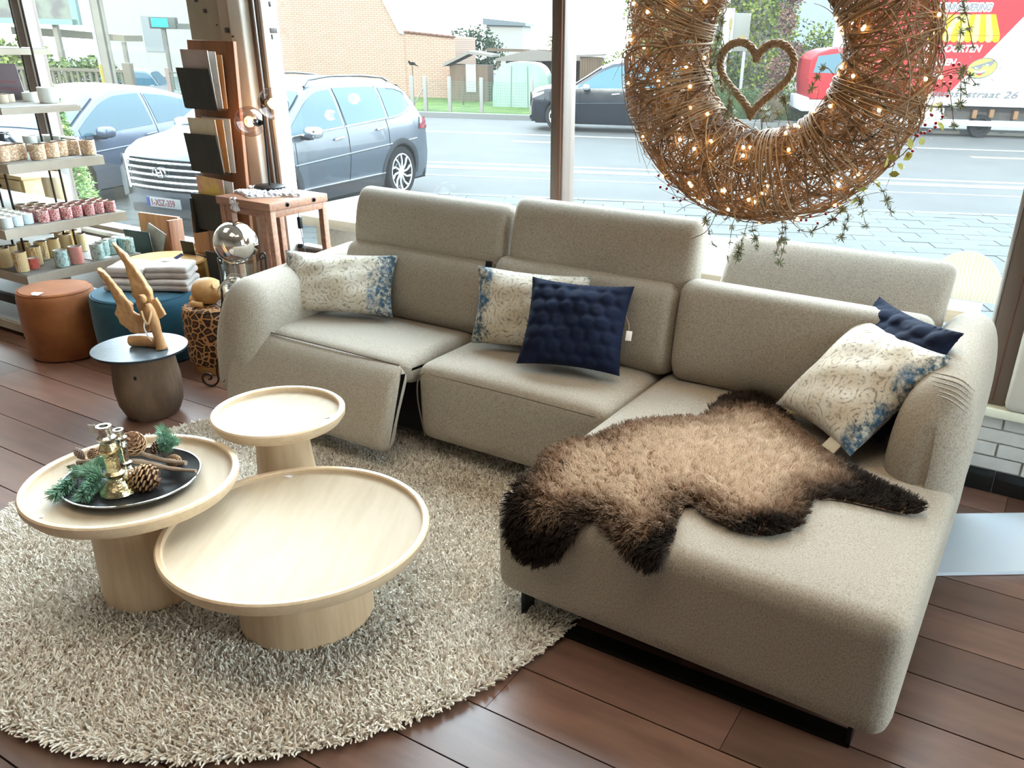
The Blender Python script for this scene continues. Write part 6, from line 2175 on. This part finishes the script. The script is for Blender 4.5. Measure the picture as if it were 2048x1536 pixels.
# sun emblem with dark glasses
SCx, SCz = 8.85, 1.23 + LZ
def ell(cx, cz, a, b2, tilt, y, n=28, q0=0, q1=2 * PI):
    o_ = []
    for q in np.linspace(q0, q1, n, endpoint=q1 - q0 < 6.2):
        x, z = a * math.cos(q), b2 * math.sin(q)
        o_.append((cx + x * math.cos(tilt) - z * math.sin(tilt), y, cz + x * math.sin(tilt) + z * math.cos(tilt)))
    return o_
em = obj('sun_emblem', B().poly(ell(SCx, SCz, 0.385, 0.24, 0.22, -0.018), 0.004, (0, 1, 0)), sun_y, lor, smooth=False, fixn=False)
obj('emblem_outline', B().tube(ell(SCx, SCz, 0.385, 0.24, 0.22, -0.02), 0.008, 4, closed=True), tr_grey, em)
obj('dark_glasses', B().poly([(SCx - 0.37, -0.022, SCz - 0.01), (SCx + 0.30, -0.022, SCz + 0.22), (SCx + 0.28, -0.022, SCz + 0.12), (SCx + 0.18, -0.022, SCz + 0.04), (SCx + 0.08, -0.022, SCz + 0.06), (SCx + 0.03, -0.022, SCz + 0.08), (SCx - 0.03, -0.022, SCz - 0.02), (SCx - 0.14, -0.022, SCz - 0.06), (SCx - 0.22, -0.022, SCz - 0.02), (SCx - 0.28, -0.022, SCz + 0.0)], 0.003, (0, 1, 0)), tr_grey, em, smooth=False, fixn=False)
for x, z in ((-0.14, 0.0), (0.13, 0.085)):
    obj('lens_glint', B().poly([(SCx + x - 0.06, -0.026, SCz + z + 0.02), (SCx + x + 0.05, -0.026, SCz + z - 0.005), (SCx + x + 0.01, -0.026, SCz + z - 0.035), (SCx + x - 0.04, -0.026, SCz + z - 0.02)], 0.002, (0, 1, 0)), tr_white, em, smooth=False, fixn=False)
obj('mouth', B().poly([(SCx - 0.21, -0.022, SCz - 0.06), (SCx - 0.05, -0.022, SCz - 0.08), (SCx + 0.12, -0.022, SCz - 0.02), (SCx + 0.10, -0.022, SCz - 0.12), (SCx - 0.02, -0.022, SCz - 0.18), (SCx - 0.14, -0.022, SCz - 0.15)], 0.003, (0, 1, 0)), tr_grey, em, smooth=False, fixn=False)
obj('teeth', B().poly([(SCx - 0.20, -0.026, SCz - 0.065), (SCx - 0.05, -0.026, SCz - 0.085), (SCx + 0.11, -0.026, SCz - 0.03), (SCx + 0.09, -0.026, SCz - 0.08), (SCx - 0.04, -0.026, SCz - 0.125), (SCx - 0.17, -0.026, SCz - 0.11)], 0.002, (0, 1, 0)), tr_white, em, smooth=False, fixn=False)
obj('tongue', B().poly([(SCx - 0.12, -0.026, SCz - 0.145), (SCx - 0.03, -0.026, SCz - 0.135), (SCx + 0.05, -0.026, SCz - 0.14), (SCx - 0.01, -0.026, SCz - 0.175), (SCx - 0.08, -0.026, SCz - 0.172)], 0.002, (0, 1, 0)), tr_red, em, smooth=False, fixn=False)
for q, d0, d1 in ((0.95, 0.40, 0.58), (0.5, 0.46, 0.62), (0.02, 0.44, 0.58), (-0.7, 0.40, 0.56), (-1.45, 0.30, 0.44), (-2.35, 0.38, 0.56), (3.05, 0.44, 0.66), (2.5, 0.42, 0.52)):
    obj('sun_ray', B().poly([(SCx + d0 * math.cos(q) - 0.008 * math.sin(q), -0.018, SCz + d0 * math.sin(q) + 0.008 * math.cos(q)), (SCx + d1 * math.cos(q), -0.018, SCz + d1 * math.sin(q)), (SCx + d0 * math.cos(q) + 0.008 * math.sin(q), -0.018, SCz + d0 * math.sin(q) - 0.008 * math.cos(q))], 0.003, (0, 1, 0)), tr_grey, em, smooth=False, fixn=False)
# cab, underside and wheels
cabp = [(4.40, 0.30), (4.31, 0.9), (4.33, 1.32), (4.52, 1.50), (4.80, 1.60), (5.26, 1.65), (5.26, 0.30)]
obj('cab', B().extr([(x, z + LZ) for x, z in cabp], 0.02, 2.3, 0.08, axis=1), tr_red, lor).data.update()
obj('cab_window', B().poly([(4.42, 0.014, 1.0 + LZ), (4.50, 0.014, 1.42 + LZ), (5.18, 0.014, 1.52 + LZ), (5.18, 0.014, 1.0 + LZ)], 0.004, (0, 1, 0)), carglass, lor, smooth=False)
obj('cab_bumper', B().rbox((4.22, 0.05, 0.0 + LZ), (5.2, 2.25, 0.36 + LZ), 0.03, 3), tr_white, lor)
obj('chassis', B().span((5.3, 0.3, -0.10 + LZ), (14.0, 2.1, 0.27 + LZ)), omat('chassis_grey', (0.18, 0.17, 0.17), 0.8, col2=(0.30, 0.27, 0.25), scale=3), lor, smooth=False)
obj('tool_box', B().rbox((7.4, -0.0, -0.10 + LZ), (8.1, 0.4, 0.20 + LZ), 0.03, 4), tr_white, lor)
obj('side_guard', B().rbox((6.9, -0.02, -0.24 + LZ), (14.0, 0.03, -0.10 + LZ), 0.01, 3), tr_white, lor)
for x, z_ in ((8.9, 0.05), (9.35, 0.08), (10.0, 0.05)):
    obj('marker_bracket', B().rbox((x, 0.10, z_ - 0.10 + LZ), (x + 0.12, 0.28, z_ + 0.12 + LZ), 0.01, 3), omat('bracket_orange', (0.55, 0.30, 0.15), 0.6), lor)
for x in (4.85, 9.2, 12.9):
    w_ = obj('wheel', B().lathe([(0.10, 0.02), (0.19, 0.05), (0.20, 0.10), (0.29, 0.11), (0.30, 0.08), (0.30, -0.12), (0, -0.12), (0, 0.02)], n=28, cap=False), rubber, lor)
    w_.matrix_local = Matrix.Translation((x, 0.24, 0.30)) @ Matrix.Rotation(PI / 2, 4, 'X')

# ================================================================== OUTSIDE: BUILDINGS AND GARDENS
brick_m = bpy.data.materials.new('red_brick')
brick_m.use_nodes = True
t_ = brick_m.node_tree
b_ = t_.nodes['Principled BSDF']
b_.inputs['Roughness'].default_value = 0.9
b_.inputs['Specular IOR Level'].default_value = 0.1
bt = t_.nodes.new('ShaderNodeTexBrick')
bt.inputs['Color1'].default_value = (0.125, 0.079, 0.057, 1)
bt.inputs['Color2'].default_value = (0.145, 0.094, 0.069, 1)
bt.inputs['Mortar'].default_value = (0.075, 0.05, 0.038, 1)
bt.inputs['Scale'].default_value = 1.0
bt.inputs['Mortar Size'].default_value = 0.012
bt.inputs['Brick Width'].default_value = 0.21
bt.inputs['Row Height'].default_value = 0.07
c0 = t_.nodes.new('ShaderNodeTexCoord')
m0 = t_.nodes.new('ShaderNodeMapping')
m0.inputs['Rotation'].default_value = (-PI / 2, 0, 0)
t_.links.new(c0.outputs['Object'], m0.inputs[0])
t_.links.new(m0.outputs[0], bt.inputs['Vector'])
t_.links.new(bt.outputs['Color'], b_.inputs['Base Color'])
tile_m = omat('roof_tile_red', (0.35, 0.16, 0.10), 0.8)
HN = 34.0
ho = thing('brick_house', 'red brick house with steep gable across the street behind the SUV', 'house', W(0, HN, -0.55), SA)
LZ2 = 0.55
gab = [(-15.2, 0.0), (-9.3, 0.0), (-9.3, 1.60), (-9.54, 1.9), (-10.07, 2.86), (-12.4, 7.0), (-15.2, 7.0)]
obj('gable_wall', B().poly([(x, 0, z + LZ2 if i > 1 else 0) for i, (x, z) in enumerate(gab)], 7.0, (0, 1, 0)), brick_m, ho, smooth=False)
obj('garden_wall', B().poly([(-9.3, 0.02, 0), (-7.38, 0.02, 0), (-7.38, 0.02, 1.62 + LZ2), (-9.3, 0.02, 1.76 + LZ2)], 4.0, (0, 1, 0)), brick_m, ho, smooth=False)
cp = B()
for k in range(9):
    f = k / 9
    x = -9.3 + 1.92 * f
    z = 1.76 - 0.14 * f + LZ2
    o = obj('coping_tile', B().rbox((x, -0.05, z - 0.03), (x + 0.205, 0.35, z + 0.045), 0.02, 3), tile_m, ho)
vb = B()
vb.poly([(-9.36, -0.06, 1.68 + LZ2), (-9.48, -0.06, 1.72 + LZ2), (-10.12, -0.06, 2.95 + LZ2), (-12.45, -0.06, 7.1 + LZ2), (-12.33, -0.06, 7.1 + LZ2), (-10.02, -0.06, 2.93 + LZ2)], 7.2, (0, 1, 0))
obj('verge', vb, omat('verge_white', (0.75, 0.74, 0.72), 0.7), ho, smooth=False)
# small far building between the gable and the tree
fb2 = thing('far_house', 'tiny pale house far off above the garden wall', 'house', W(-9.7, 60, -0.55), SA)
obj('wall', B().span((-1.2, 0, 0), (1.2, 4, 2.9)), omat('render_white', (0.74, 0.72, 0.67), 0.8), fb2, smooth=False)
obj('roof', B().poly([(-1.4, -0.2, 2.9), (1.4, -0.2, 2.9), (1.4, -0.2, 3.1), (-1.4, -0.2, 3.3)], 4.4, (0, 1, 0)), omat('grey_roof', (0.28, 0.33, 0.36), 0.7), fb2, smooth=False)

dark_leaf = omat('conifer_leaf', (0.06, 0.12, 0.055), 0.7, col2=(0.12, 0.19, 0.09), scale=1.5)
mid_leaf = omat('hedge_leaf', (0.16, 0.27, 0.05), 0.7, col2=(0.30, 0.42, 0.08), scale=1.5)
ivy_leaf = omat('ivy_leaf', (0.24, 0.37, 0.04), 0.6, col2=(0.46, 0.55, 0.09), scale=1.8)
red_leaf = omat('red_leaf', (0.32, 0.13, 0.11), 0.7, col2=(0.45, 0.24, 0.19), scale=2)
hedge_dk = omat('dark_hedge_leaf', (0.09, 0.17, 0.05), 0.7, col2=(0.15, 0.25, 0.08), scale=2)
trunk_m = omat('trunk', (0.14, 0.10, 0.07), 0.9)


def blob(n, c, r, seed, shell=0.45, low=-1.0):
    rg = np.random.default_rng(seed)
    v = rg.normal(0, 1, (n, 3))
    v /= np.linalg.norm(v, axis=1, keepdims=True)
    k = rg.uniform(shell, 1, (n, 1)) * (1 + 0.14 * np.sin(v[:, :1] * 7 + v[:, 1:2] * 5) + 0.10 * np.sin(v[:, 2:] * 11))
    P = v * k * np.array(r)
    P = P[P[:, 2] > low * r[2]]
    return P + np.array(c)


def tree(label, u, n, z0, crown_c, crown_r, cnt, size, m, name='tree', seed=1, low=-1.0, cat='tree'):
    t = thing(name, label, cat, W(u, n, z0), SA)
    obj('trunk', B().tube([(0, 0, 0), (0, 0, crown_c[2])], [0.10, 0.04], 8), trunk_m, t)
    leafmesh('crown', blob(cnt, crown_c, crown_r, seed, low=low), size, m, t, seed=seed)
    return t


tree('dark rounded conifer behind the low brick garden wall', -8.0, 41, -0.55, (0, 0, 1.55), (1.25, 1.2, 1.15), 3000, 0.16, dark_leaf, seed=2)
tree('pale thin tree beyond the garden sheds', -4.6, 46, -0.55, (0, 0, 1.9), (0.8, 0.8, 0.5), 500, 0.14, mid_leaf, seed=3)
# garden: shed, low roofs, tent, fence
shed_w = omat('shed_wood', (0.36, 0.25, 0.17), 0.85, col2=(0.28, 0.19, 0.13), scale=3, stretch=(4, 4, 0.4))
shed_r = omat('shed_roof', (0.50, 0.45, 0.40), 0.85)
sh = thing('garden_shed', 'small garden shed with pale door next to the brick garden wall', 'shed', W(-6.65, 32.4, -0.52), SA)
obj('wall', B().span((-0.65, 0.2, 0), (0.75, 1.4, 1.25)), shed_w, sh, smooth=False)
obj('roof', B().poly([(-0.85, 0, 1.28), (0.1, 0, 1.72), (0.95, 0, 1.62), (0.95, 0, 1.54), (0.1, 0, 1.62), (-0.85, 0, 1.18)], 1.5, (0, 1, 0)), shed_r, sh, smooth=False)
obj('door', B().span((-0.05, 0.17, 0.35), (0.32, 0.2, 1.28)), omat('door_white', (0.8, 0.78, 0.74), 0.7), sh, smooth=False)
ln = thing('lean_to', 'long low shelter roof behind the green garden tent', 'shelter', W(-4.2, 36, -0.5), SA)
obj('roof', B().poly([(-2.0, 0, 1.30), (2.2, 0, 1.42), (2.2, 0, 1.55), (-0.6, 0, 1.75), (-2.0, 0, 1.40)], 3.0, (0, 1, 0)), shed_r, ln, smooth=False)
obj('back_wall', B().span((-1.9, 2.0, 0), (2.1, 2.2, 1.4)), shed_w, ln, smooth=False)
obj('beam', B().span((-2.4, 0.2, 1.66), (0.4, 0.32, 1.76)), shed_w, ln, smooth=False)
for x in (-1.9, -0.2, 2.0):
    obj('post', B().box((x, 0.1, 0.68), (0.1, 0.1, 1.36)), shed_w, ln, smooth=False)
bar = thing('brown_shed', 'brown plank shed to the right of the mullion behind the dark SUV', 'shed', W(-2.25, 34, -0.52), SA)
for k in range(9):
    obj('plank', B().span((-0.42 + 0.093 * k, 0, 0), (-0.42 + 0.093 * k + 0.087, 0.05, 1.6)), shed_w, bar, smooth=False, fixn=False)
obj('side', B().span((-0.42, 0.05, 0), (0.42, 1.4, 1.55)), shed_w, bar, smooth=False)
obj('roof', B().poly([(-0.55, -0.1, 1.6), (0.5, -0.1, 1.66), (0.5, -0.1, 1.72), (-0.55, -0.1, 1.66)], 1.7, (0, 1, 0)), shed_r, bar, smooth=False)
tent_m = omat('tent_film', (0.68, 0.83, 0.72), 0.4, col2=(0.45, 0.70, 0.55), scale=1.3, stretch=(1, 1, 0.3))
te = thing('garden_tent', 'pale green domed garden tent on the lawn behind the mesh fence', 'tent', W(-4.4, 30.6, -0.5), SA)
G = []
for q in np.linspace(0, PI, 22):
    G.append([(-0.98 * math.copysign(abs(math.cos(q)) ** 0.55, math.cos(q)), y, 1.42 * math.sin(q) ** 0.6) for y in (0.0, 0.7, 1.5)])
obj('cover', B().grid(np.array(G)).poly([g_[0] for g_ in G]), tent_m, te)
for x in (-0.35, 0.25):
    obj('zip_seam', B().tube([(x, -0.012, 0), (x * 0.9, -0.012, 1.3)], 0.015, 4), omat('tent_seam', (0.25, 0.52, 0.38), 0.6), te)
fen = thing('mesh_fence', 'green wire mesh fence with pale concrete posts along the lawn', 'fence', W(0, 28, -0.53), SA)
post_m = omat('concrete_post', (0.62, 0.60, 0.55), 0.9)
for u in (-7.5, -7.08, -6.3, -5.28, -3.7, -2.4, -1.2):
    obj('post', B().rbox((u - 0.055, -0.05, -0.02), (u + 0.055, 0.05, 1.05), 0.012, 3), post_m, fen)
obj('brace', B().tube([(-7.45, 0, 0.2), (-7.1, 0, 0.75)], 0.025, 5), post_m, fen)
wm_ = B()
for i in range(96):
    x = -7.2 + i * 0.065
    wm_.box((x, 0, 0.46), (0.006, 0.006, 0.92))
for j in range(12):
    wm_.box((-4.1, 0, 0.04 + j * 0.08), (6.2, 0.006, 0.006))
stuff(obj('mesh_wires', wm_, omat('fence_green', (0.22, 0.48, 0.32), 0.6), fen, smooth=False, fixn=False))
for k, (u, n, h) in enumerate(((-6.5, 31, 0.95), (-5.9, 31.5, 0.8), (-5.45, 32, 0.75), (-4.95, 32.2, 0.7), (-6.0, 33, 0.7))):
    o = obj('garden_stake', B().tube([(0, 0, 0), (0.06, 0, h)], 0.035, 6), shed_w)
    o.location = W(u, n, -0.5)
    tag(o, 'thin wooden stake standing in the sunlit lawn', 'stake', 'stakes in the lawn')
bird = thing('bird', 'small dark bird perched on a thin pole before the brick wall', 'bird', W(-7.85, 29.5, -0.5), SA)
obj('perch', B().tube([(0, 0, 0), (0, 0, 1.25)], 0.02, 6), shed_w, bird)
obj('body', B().ball((0, 0, 1.32), (0.11, 0.05, 0.055), 10, 8).ball((-0.10, 0, 1.37), 0.04, 8, 6).tube([(0.08, 0, 1.30), (0.2, 0, 1.24)], [0.03, 0.01], 5), under_m, bird)

# ivy covered house, hedge and plants at the right
iv = thing('ivy_house', 'house wall thickly grown with bright green ivy behind the wreath', 'house', W(1.9, 31.5, -0.55), SA)
obj('wall', B().span((-2.6, 0.3, 0), (2.7, 4.0, 5.0)), omat('render_white', (0.74, 0.72, 0.67), 0.8), iv, smooth=False)
npt = 12500
X = RN.uniform(-3.9, 2.9, npt)
Z = RN.uniform(0.3, 5.4, npt)
keep = X > -3.1 - 0.5 * np.sin(Z * 1.7) - 0.35 * (Z - 2.5) * (Z > 2.5) - 0.25 * np.sin(Z * 5)
P = np.stack([X, RN.uniform(-0.25, 0.3, npt) + 0.18 * np.sin(X * 3) * np.cos(Z * 4), Z], 1)[keep]
leafmesh('ivy', P, 0.15, ivy_leaf, iv, seed=5)
hg = thing('clipped_hedge', 'low clipped green hedge beyond the road, inside and right of the wreath', 'hedge', W(3.9, 28.2, -0.52), SA)
npt = 6000
P = np.stack([RN.uniform(-2.3, 2.2, npt), RN.uniform(-0.35, 0.4, npt), RN.uniform(0, 0.92, npt)], 1)
obj('branches', B().span((-2.2, -0.2, 0), (2.1, 0.3, 0.8)), hedge_dk, hg, smooth=False)
leafmesh('leaves', P, 0.085, hedge_dk, hg, seed=6)
for k, (u, z, r) in enumerate(((3.55, 1.0, 0.42), (3.75, 1.75, 0.40), (3.45, 0.3, 0.38), (4.0, 2.5, 0.42))):
    pass
rt = thing('red_leaf_shrub', 'slender shrub with red autumn leaves seen through the heart', 'shrub', W(3.6, 27.25, -0.5), SA)
obj('stem', B().tube(spline([(0, 0, 0), (0.05, 0, 1.0), (0.2, 0, 2.2), (0.35, 0, 3.4)], 16), 0.02, 6), trunk_m, rt)
P = np.concatenate([blob(420, c, r, 20 + i) for i, (c, r) in enumerate((((0.0, 0, 0.9), (0.32, 0.25, 0.35)), ((0.12, 0, 1.5), (0.38, 0.3, 0.4)), ((0.45, 0, 2.0), (0.35, 0.25, 0.3)), ((0.2, 0, 2.8), (0.3, 0.25, 0.5)), ((0.35, 0, 3.5), (0.3, 0.2, 0.4))))])
leafmesh('leaves', P, 0.10, red_leaf, rt, seed=7)
pg = thing('pampas_grass', 'pale feathery grass clump at the road edge below the heart', 'grass', W(3.55, 26.9, -0.5), SA)
N_ = 700
q_ = RN.uniform(0, 2 * PI, N_)
tipd = np.stack([np.cos(q_) * RN.uniform(0.05, 0.55, N_), np.sin(q_) * 0.3, RN.uniform(0.35, 0.85, N_)], 1)
bb = B()
for v in tipd:
    s = np.array([0.007, 0, 0])
    bb.add([-s + v * 0.05, s + v * 0.05, v * 0.6 + s + [0, 0, 0.06], v, v * 0.6 - s + [0, 0, 0.06]], [(0, 1, 2, 3, 4)])
stuff(obj('blades', bb, omat('straw_grass', (0.55, 0.50, 0.30), 0.8, col2=(0.46, 0.33, 0.25), scale=4), pg, smooth=False, fixn=False))
gw = thing('garden_wall_low', 'low pale garden wall along the far pavement right of the dark SUV', 'wall', W(3.6, 26.9, -0.55), SA)
gw['kind'] = 'structure'
obj('course', B().rbox((-2.2, 0.1, 0), (2.6, 0.3, 0.16), 0.02, 3), kerb_m, gw)
sb = thing('sign_board', 'grey and white sign board with a spoon drawing on a post by the ivy', 'sign', W(2.55, 29, -0.5), SA)
obj('board', B().rbox((-0.30, 0, 1.95), (0.40, 0.08, 3.02), 0.01, 3), omat('sign_grey', (0.50, 0.50, 0.45), 0.6), sb)
obj('board_white_edge', B().span((-0.42, -0.02, 1.92), (-0.10, 0.10, 3.15)), omat('sign_white', (0.8, 0.8, 0.78), 0.6), sb, smooth=False)
spn = B().poly(ell(-0.2, 2.72, 0.05, 0.17, 0, -0.03), 0.008, (0, 1, 0)).box((-0.2, -0.026, 2.35), (0.03, 0.008, 0.5))
spn.poly(ell(0.2, 2.28, 0.14, 0.13, 0, -0.012, 16, 0, PI), 0.008, (0, 1, 0))
obj('drawn_spoon', spn, omat('sign_ochre', (0.62, 0.50, 0.20), 0.6), sb, smooth=False, fixn=False)
for x in (-0.25, 0.3):
    obj('post', B().box((x, 0.05, 1.0), (0.09, 0.09, 2.0)), omat('sign_white', (0.8, 0.8, 0.78)), sb, smooth=False)
rf = thing('slate_roof_house', 'house with grey slate roof right of the ivy, mostly behind the wreath', 'house', W(6.2, 40, -0.55), SA)
obj('wall', B().span((-1.6, 0, 0), (3.5, 5, 2.3)), omat('render_white', (0.74, 0.72, 0.67), 0.8), rf, smooth=False)
obj('roof', B().add([(-1.9, -0.3, 2.15), (3.8, -0.3, 2.15), (3.8, 2.6, 5.0), (0.6, 2.6, 5.0)], [(0, 1, 2, 3)]), omat('slate_roof', (0.27, 0.31, 0.35), 0.5, col2=(0.36, 0.40, 0.44), scale=9, stretch=(0.4, 3, 3)), rf, smooth=False)
obj('verge_board', B().tube([(-1.9, -0.35, 2.15), (0.6, 2.55, 5.0)], 0.09, 4), shed_w, rf)
tree('bright green hedge tree between the slate roof and the lorry cab', 6.0, 33, -0.55, (0, 0, 1.6), (1.2, 0.8, 1.5), 2600, 0.14, ivy_leaf, name='hedge_tree', seed=9)

# far left: fence, hedges, poles, billboard, pharmacy style light
cf = thing('concrete_fence', 'brown grey baluster fence in front of the hedge at far left', 'fence', W(-18.35, 26.4, -0.55), SA)
conc = omat('fence_brown', (0.36, 0.31, 0.23), 0.9)
obj('top_rail', B().span((-2.4, 0, 0.98), (2.4, 0.1, 1.06)), conc, cf, smooth=False)
obj('bottom_wall', B().span((-2.4, 0, 0), (2.4, 0.12, 0.35)), conc, cf, smooth=False)
for k in range(24):
    obj('baluster', B().span((-2.36 + 0.2 * k, 0.02, 0.35), (-2.28 + 0.2 * k, 0.08, 0.98)), conc, cf, smooth=False, fixn=False)
gp = obj('gate_post', B().rbox((-0.13, 0, 0), (0.13, 0.2, 1.26), 0.02, 3), conc)
gp.location, gp.rotation_euler = W(-15.75, 26.2, -0.55), (0, 0, SA)
tag(gp, 'square brown gate post left of the pale blue offroader', 'post')
tree('bright yellow green shrub behind the brown fence at far left', -20.6, 28.4, -1.2, (0, 0, 1.55), (1.1, 0.7, 1.0), 2600, 0.17, ivy_leaf, name='shrub', seed=10, cat='shrub')
tree('grey green shrub behind the brown fence, right of the bright one', -18.3, 28.3, -1.2, (0, 0, 1.3), (1.1, 0.7, 0.75), 2200, 0.14, mid_leaf, name='shrub', seed=11, cat='shrub')
pol = thing('utility_pole', 'concrete utility pole with yellow painted foot at far left', 'pole', W(-12.45, 20, -0.55), SA)
pc = omat('pole_concrete', (0.60, 0.56, 0.46), 0.85, col2=(0.5, 0.46, 0.38), scale=3)
obj('shaft', B().box((0, 0, 2.6), (0.17, 0.17, 5.2), taper=0.85), pc, pol, smooth=False)
obj('cable_pipe', B().tube([(0.14, -0.02, 0), (0.14, -0.02, 5.0)], 0.035, 8), pc, pol)
obj('yellow_pipe', B().tube([(-0.13, -0.04, 0), (-0.13, -0.04, 1.45)], 0.06, 8), omat('pole_yellow', (0.72, 0.56, 0.12), 0.6), pol)
obj('white_pipe', B().tube([(-0.13, -0.04, 1.45), (-0.14, -0.04, 5.0)], 0.055, 8), omat('pipe_white', (0.75, 0.74, 0.68), 0.6), pol)
bb_ = thing('billboard', 'billboard with mint green frame at the top left', 'billboard', W(-21.2, 30, -1.0), SA)
mint = omat('mint_frame', (0.42, 0.62, 0.56), 0.5)
obj('panel', B().span((-3.2, 0, 2.85), (1.62, 0.1, 5.6)), omat('billboard_print', (0.46, 0.50, 0.40), 0.6, col2=(0.32, 0.30, 0.28), scale=1.1, lo=0.45, hi=0.55), bb_, smooth=False)
for a_, b_2 in (((-3.2, -0.06, 2.70), (1.8, 0.12, 2.88)), ((1.60, -0.06, 2.70), (1.85, 0.12, 5.6))):
    obj('frame', B().span(a_, b_2), mint, bb_, smooth=False)
for x in (-2.5, 0.8):
    obj('post', B().box((x, 0.2, 1.4), (0.16, 0.16, 2.8)), pc, bb_, smooth=False)
cn2 = thing('long_canopy', 'long low pale canopy roof below the billboard at far left', 'shelter', W(-20.8, 31.5, -0.9), SA)
obj('roof', B().poly([(-2.2, 0, 2.25), (2.0, 0, 2.12), (2.0, 0, 2.32), (-0.2, 0, 2.45), (-2.2, 0, 2.5)], 1.2, (0, 1, 0)), omat('canopy_ochre', (0.55, 0.50, 0.36), 0.8), cn2, smooth=False)
obj('post', B().box((1.9, 0.1, 1.05), (0.12, 0.12, 2.1)), pc, cn2, smooth=False)
ph = thing('light_sign', 'small green lit sign on a bracket at upper left', 'sign', W(-19.3, 35, 0.0), SA)
obj('box', B().rbox((-0.46, 0, 1.66), (0.62, 0.25, 2.08), 0.03, 3), omat('sign_case', (0.25, 0.28, 0.24), 0.6), ph)
obj('led_panel', B().span((-0.34, -0.02, 1.72), (0.32, 0.0, 2.03)), omat('led_green', (0.0, 0.3, 0.3), emit=(0.0, 0.75, 0.72), estr=1.4), ph, smooth=False)
obj('pole', B().box((0.05, 0.12, 0.3), (0.12, 0.12, 3.4)), pc, ph, smooth=False)
obj('bracket', B().span((0.6, 0.08, 1.66), (2.2, 0.2, 1.86)), omat('sign_case', (0.25, 0.28, 0.24)), ph, smooth=False)
pb = thing('pale_building', 'overexposed pale building behind the lit sign at upper left', 'house', W(-20.0, 44, -1.0), SA)
obj('wall', B().span((-7.5, 0, 0), (4.2, 6, 4.6)), omat('render_white', (0.74, 0.72, 0.67), 0.8), pb, smooth=False)
obj('gutter', B().span((-7.5, -0.1, 4.6), (4.3, 0.1, 4.75)), pc, pb, smooth=False)
for x in (-5.2, -2.6, 0.3, 2.6):
    obj('window', B().span((x, -0.03, 1.6), (x + 0.95, 0.0, 3.2)), omat('far_window', (0.45, 0.50, 0.50), 0.2), pb, smooth=False)
gt = thing('wire_gate', 'wire mesh gate with pinkish post right of the pale blue offroader', 'gate', W(-14.9, 27, -0.55), SA)
obj('gate_post', B().box((0, 0, 0.55), (0.12, 0.12, 1.15)), omat('gate_pink', (0.55, 0.42, 0.36), 0.8), gt, smooth=False)
gb_ = B()
for k in range(12):
    gb_.box((0.72, 0, 0.1 + 0.08 * k), (1.3, 0.012, 0.010))
for k in range(9):
    gb_.box((0.1 + 0.155 * k, 0, 0.52), (0.012, 0.012, 0.92))
obj('mesh', gb_, MATS['fence_green'], gt, smooth=False, fixn=False)
obj('frame', B().tube([(0.06, 0, 1.0), (1.4, 0, 1.0)], 0.02, 6), conc, gt)
co_n = thing('traffic_cone', 'orange traffic cone left behind the hatchback windscreen', 'cone', W(-16.6, 16.0, -0.55), SA)
obj('cone', B().lathe([(0.17, 0.03), (0.03, 0.7), (0, 0.7)], n=20, cap=False), omat('cone_orange', (0.85, 0.28, 0.05), 0.6), co_n)
obj('foot', B().box((0, 0, 0.015), (0.4, 0.4, 0.03)), under_m, co_n, smooth=False)

# outdoor tables of the same pale wood directly outside the window
ot_m = mat('outdoor_oak', (0.22, 0.155, 0.092), 0.55, col2=(0.18, 0.12, 0.066), scale=5, stretch=(0.5, 6, 6))
ot_t = mat('outdoor_top_lit', (0.30, 0.28, 0.25), 0.55, col2=(0.25, 0.23, 0.20), scale=5, stretch=(0.5, 6, 6))  # same wood, top paler: its blown-out daylight is put into the colour
for lab, x0, x1, y0, y1 in (('long pale wooden outdoor table outside the left half of the window', -6.0, -3.05, 5.32, 6.45), ('long pale wooden outdoor table outside the right half of the window', -2.95, -0.30, 5.45, 6.65)):
    ot = thing('outdoor_table', lab, 'table', ((x0 + x1) / 2, (y0 + y1) / 2, -0.525), 0.035, 'outdoor tables')
    hx_, hy_ = (x1 - x0) / 2, (y1 - y0) / 2
    nb = 6
    for k in range(nb):
        ya, yb_ = -hy_ + 2 * hy_ * k / nb, -hy_ + 2 * hy_ * (k + 1) / nb
        obj('plank', B().rbox((-hx_, ya + 0.002, 0.735), (hx_, yb_ - 0.002, 0.775), 0.004, 3), ot_t, ot)
    obj('front_rail', B().rbox((-hx_, -hy_ - 0.004, 0.685), (hx_, -hy_ + 0.05, 0.768), 0.004, 3), ot_m, ot)
    for s in (-1, 1):
        obj('leg_panel', B().rbox((s * (hx_ - 0.30) - 0.03, -hy_ + 0.12, 0), (s * (hx_ - 0.30) + 0.03, hy_ - 0.12, 0.735), 0.004, 3), ot_m, ot)
        obj('foot', B().rbox((s * (hx_ - 0.30) - 0.05, -hy_ + 0.08, 0), (s * (hx_ - 0.30) + 0.05, hy_ - 0.08, 0.05), 0.004, 3), black_metal, ot)
lg = thing('ringed_board', 'upright half-round pale wood board with growth rings outside at the right', 'board', (-0.42, 5.75, 0.255), 0.0)
rb = [(0.24 * math.cos(q), -0.012, 0.30 * math.sin(q)) for q in np.linspace(0, PI, 24)]
obj('board', B().poly(rb, 0.024, (0, 1, 0)), mat('ringed_wood', (0.36, 0.31, 0.23), 0.6, col2=(0.30, 0.25, 0.17), scale=14, kind='wave'), lg, smooth=False)
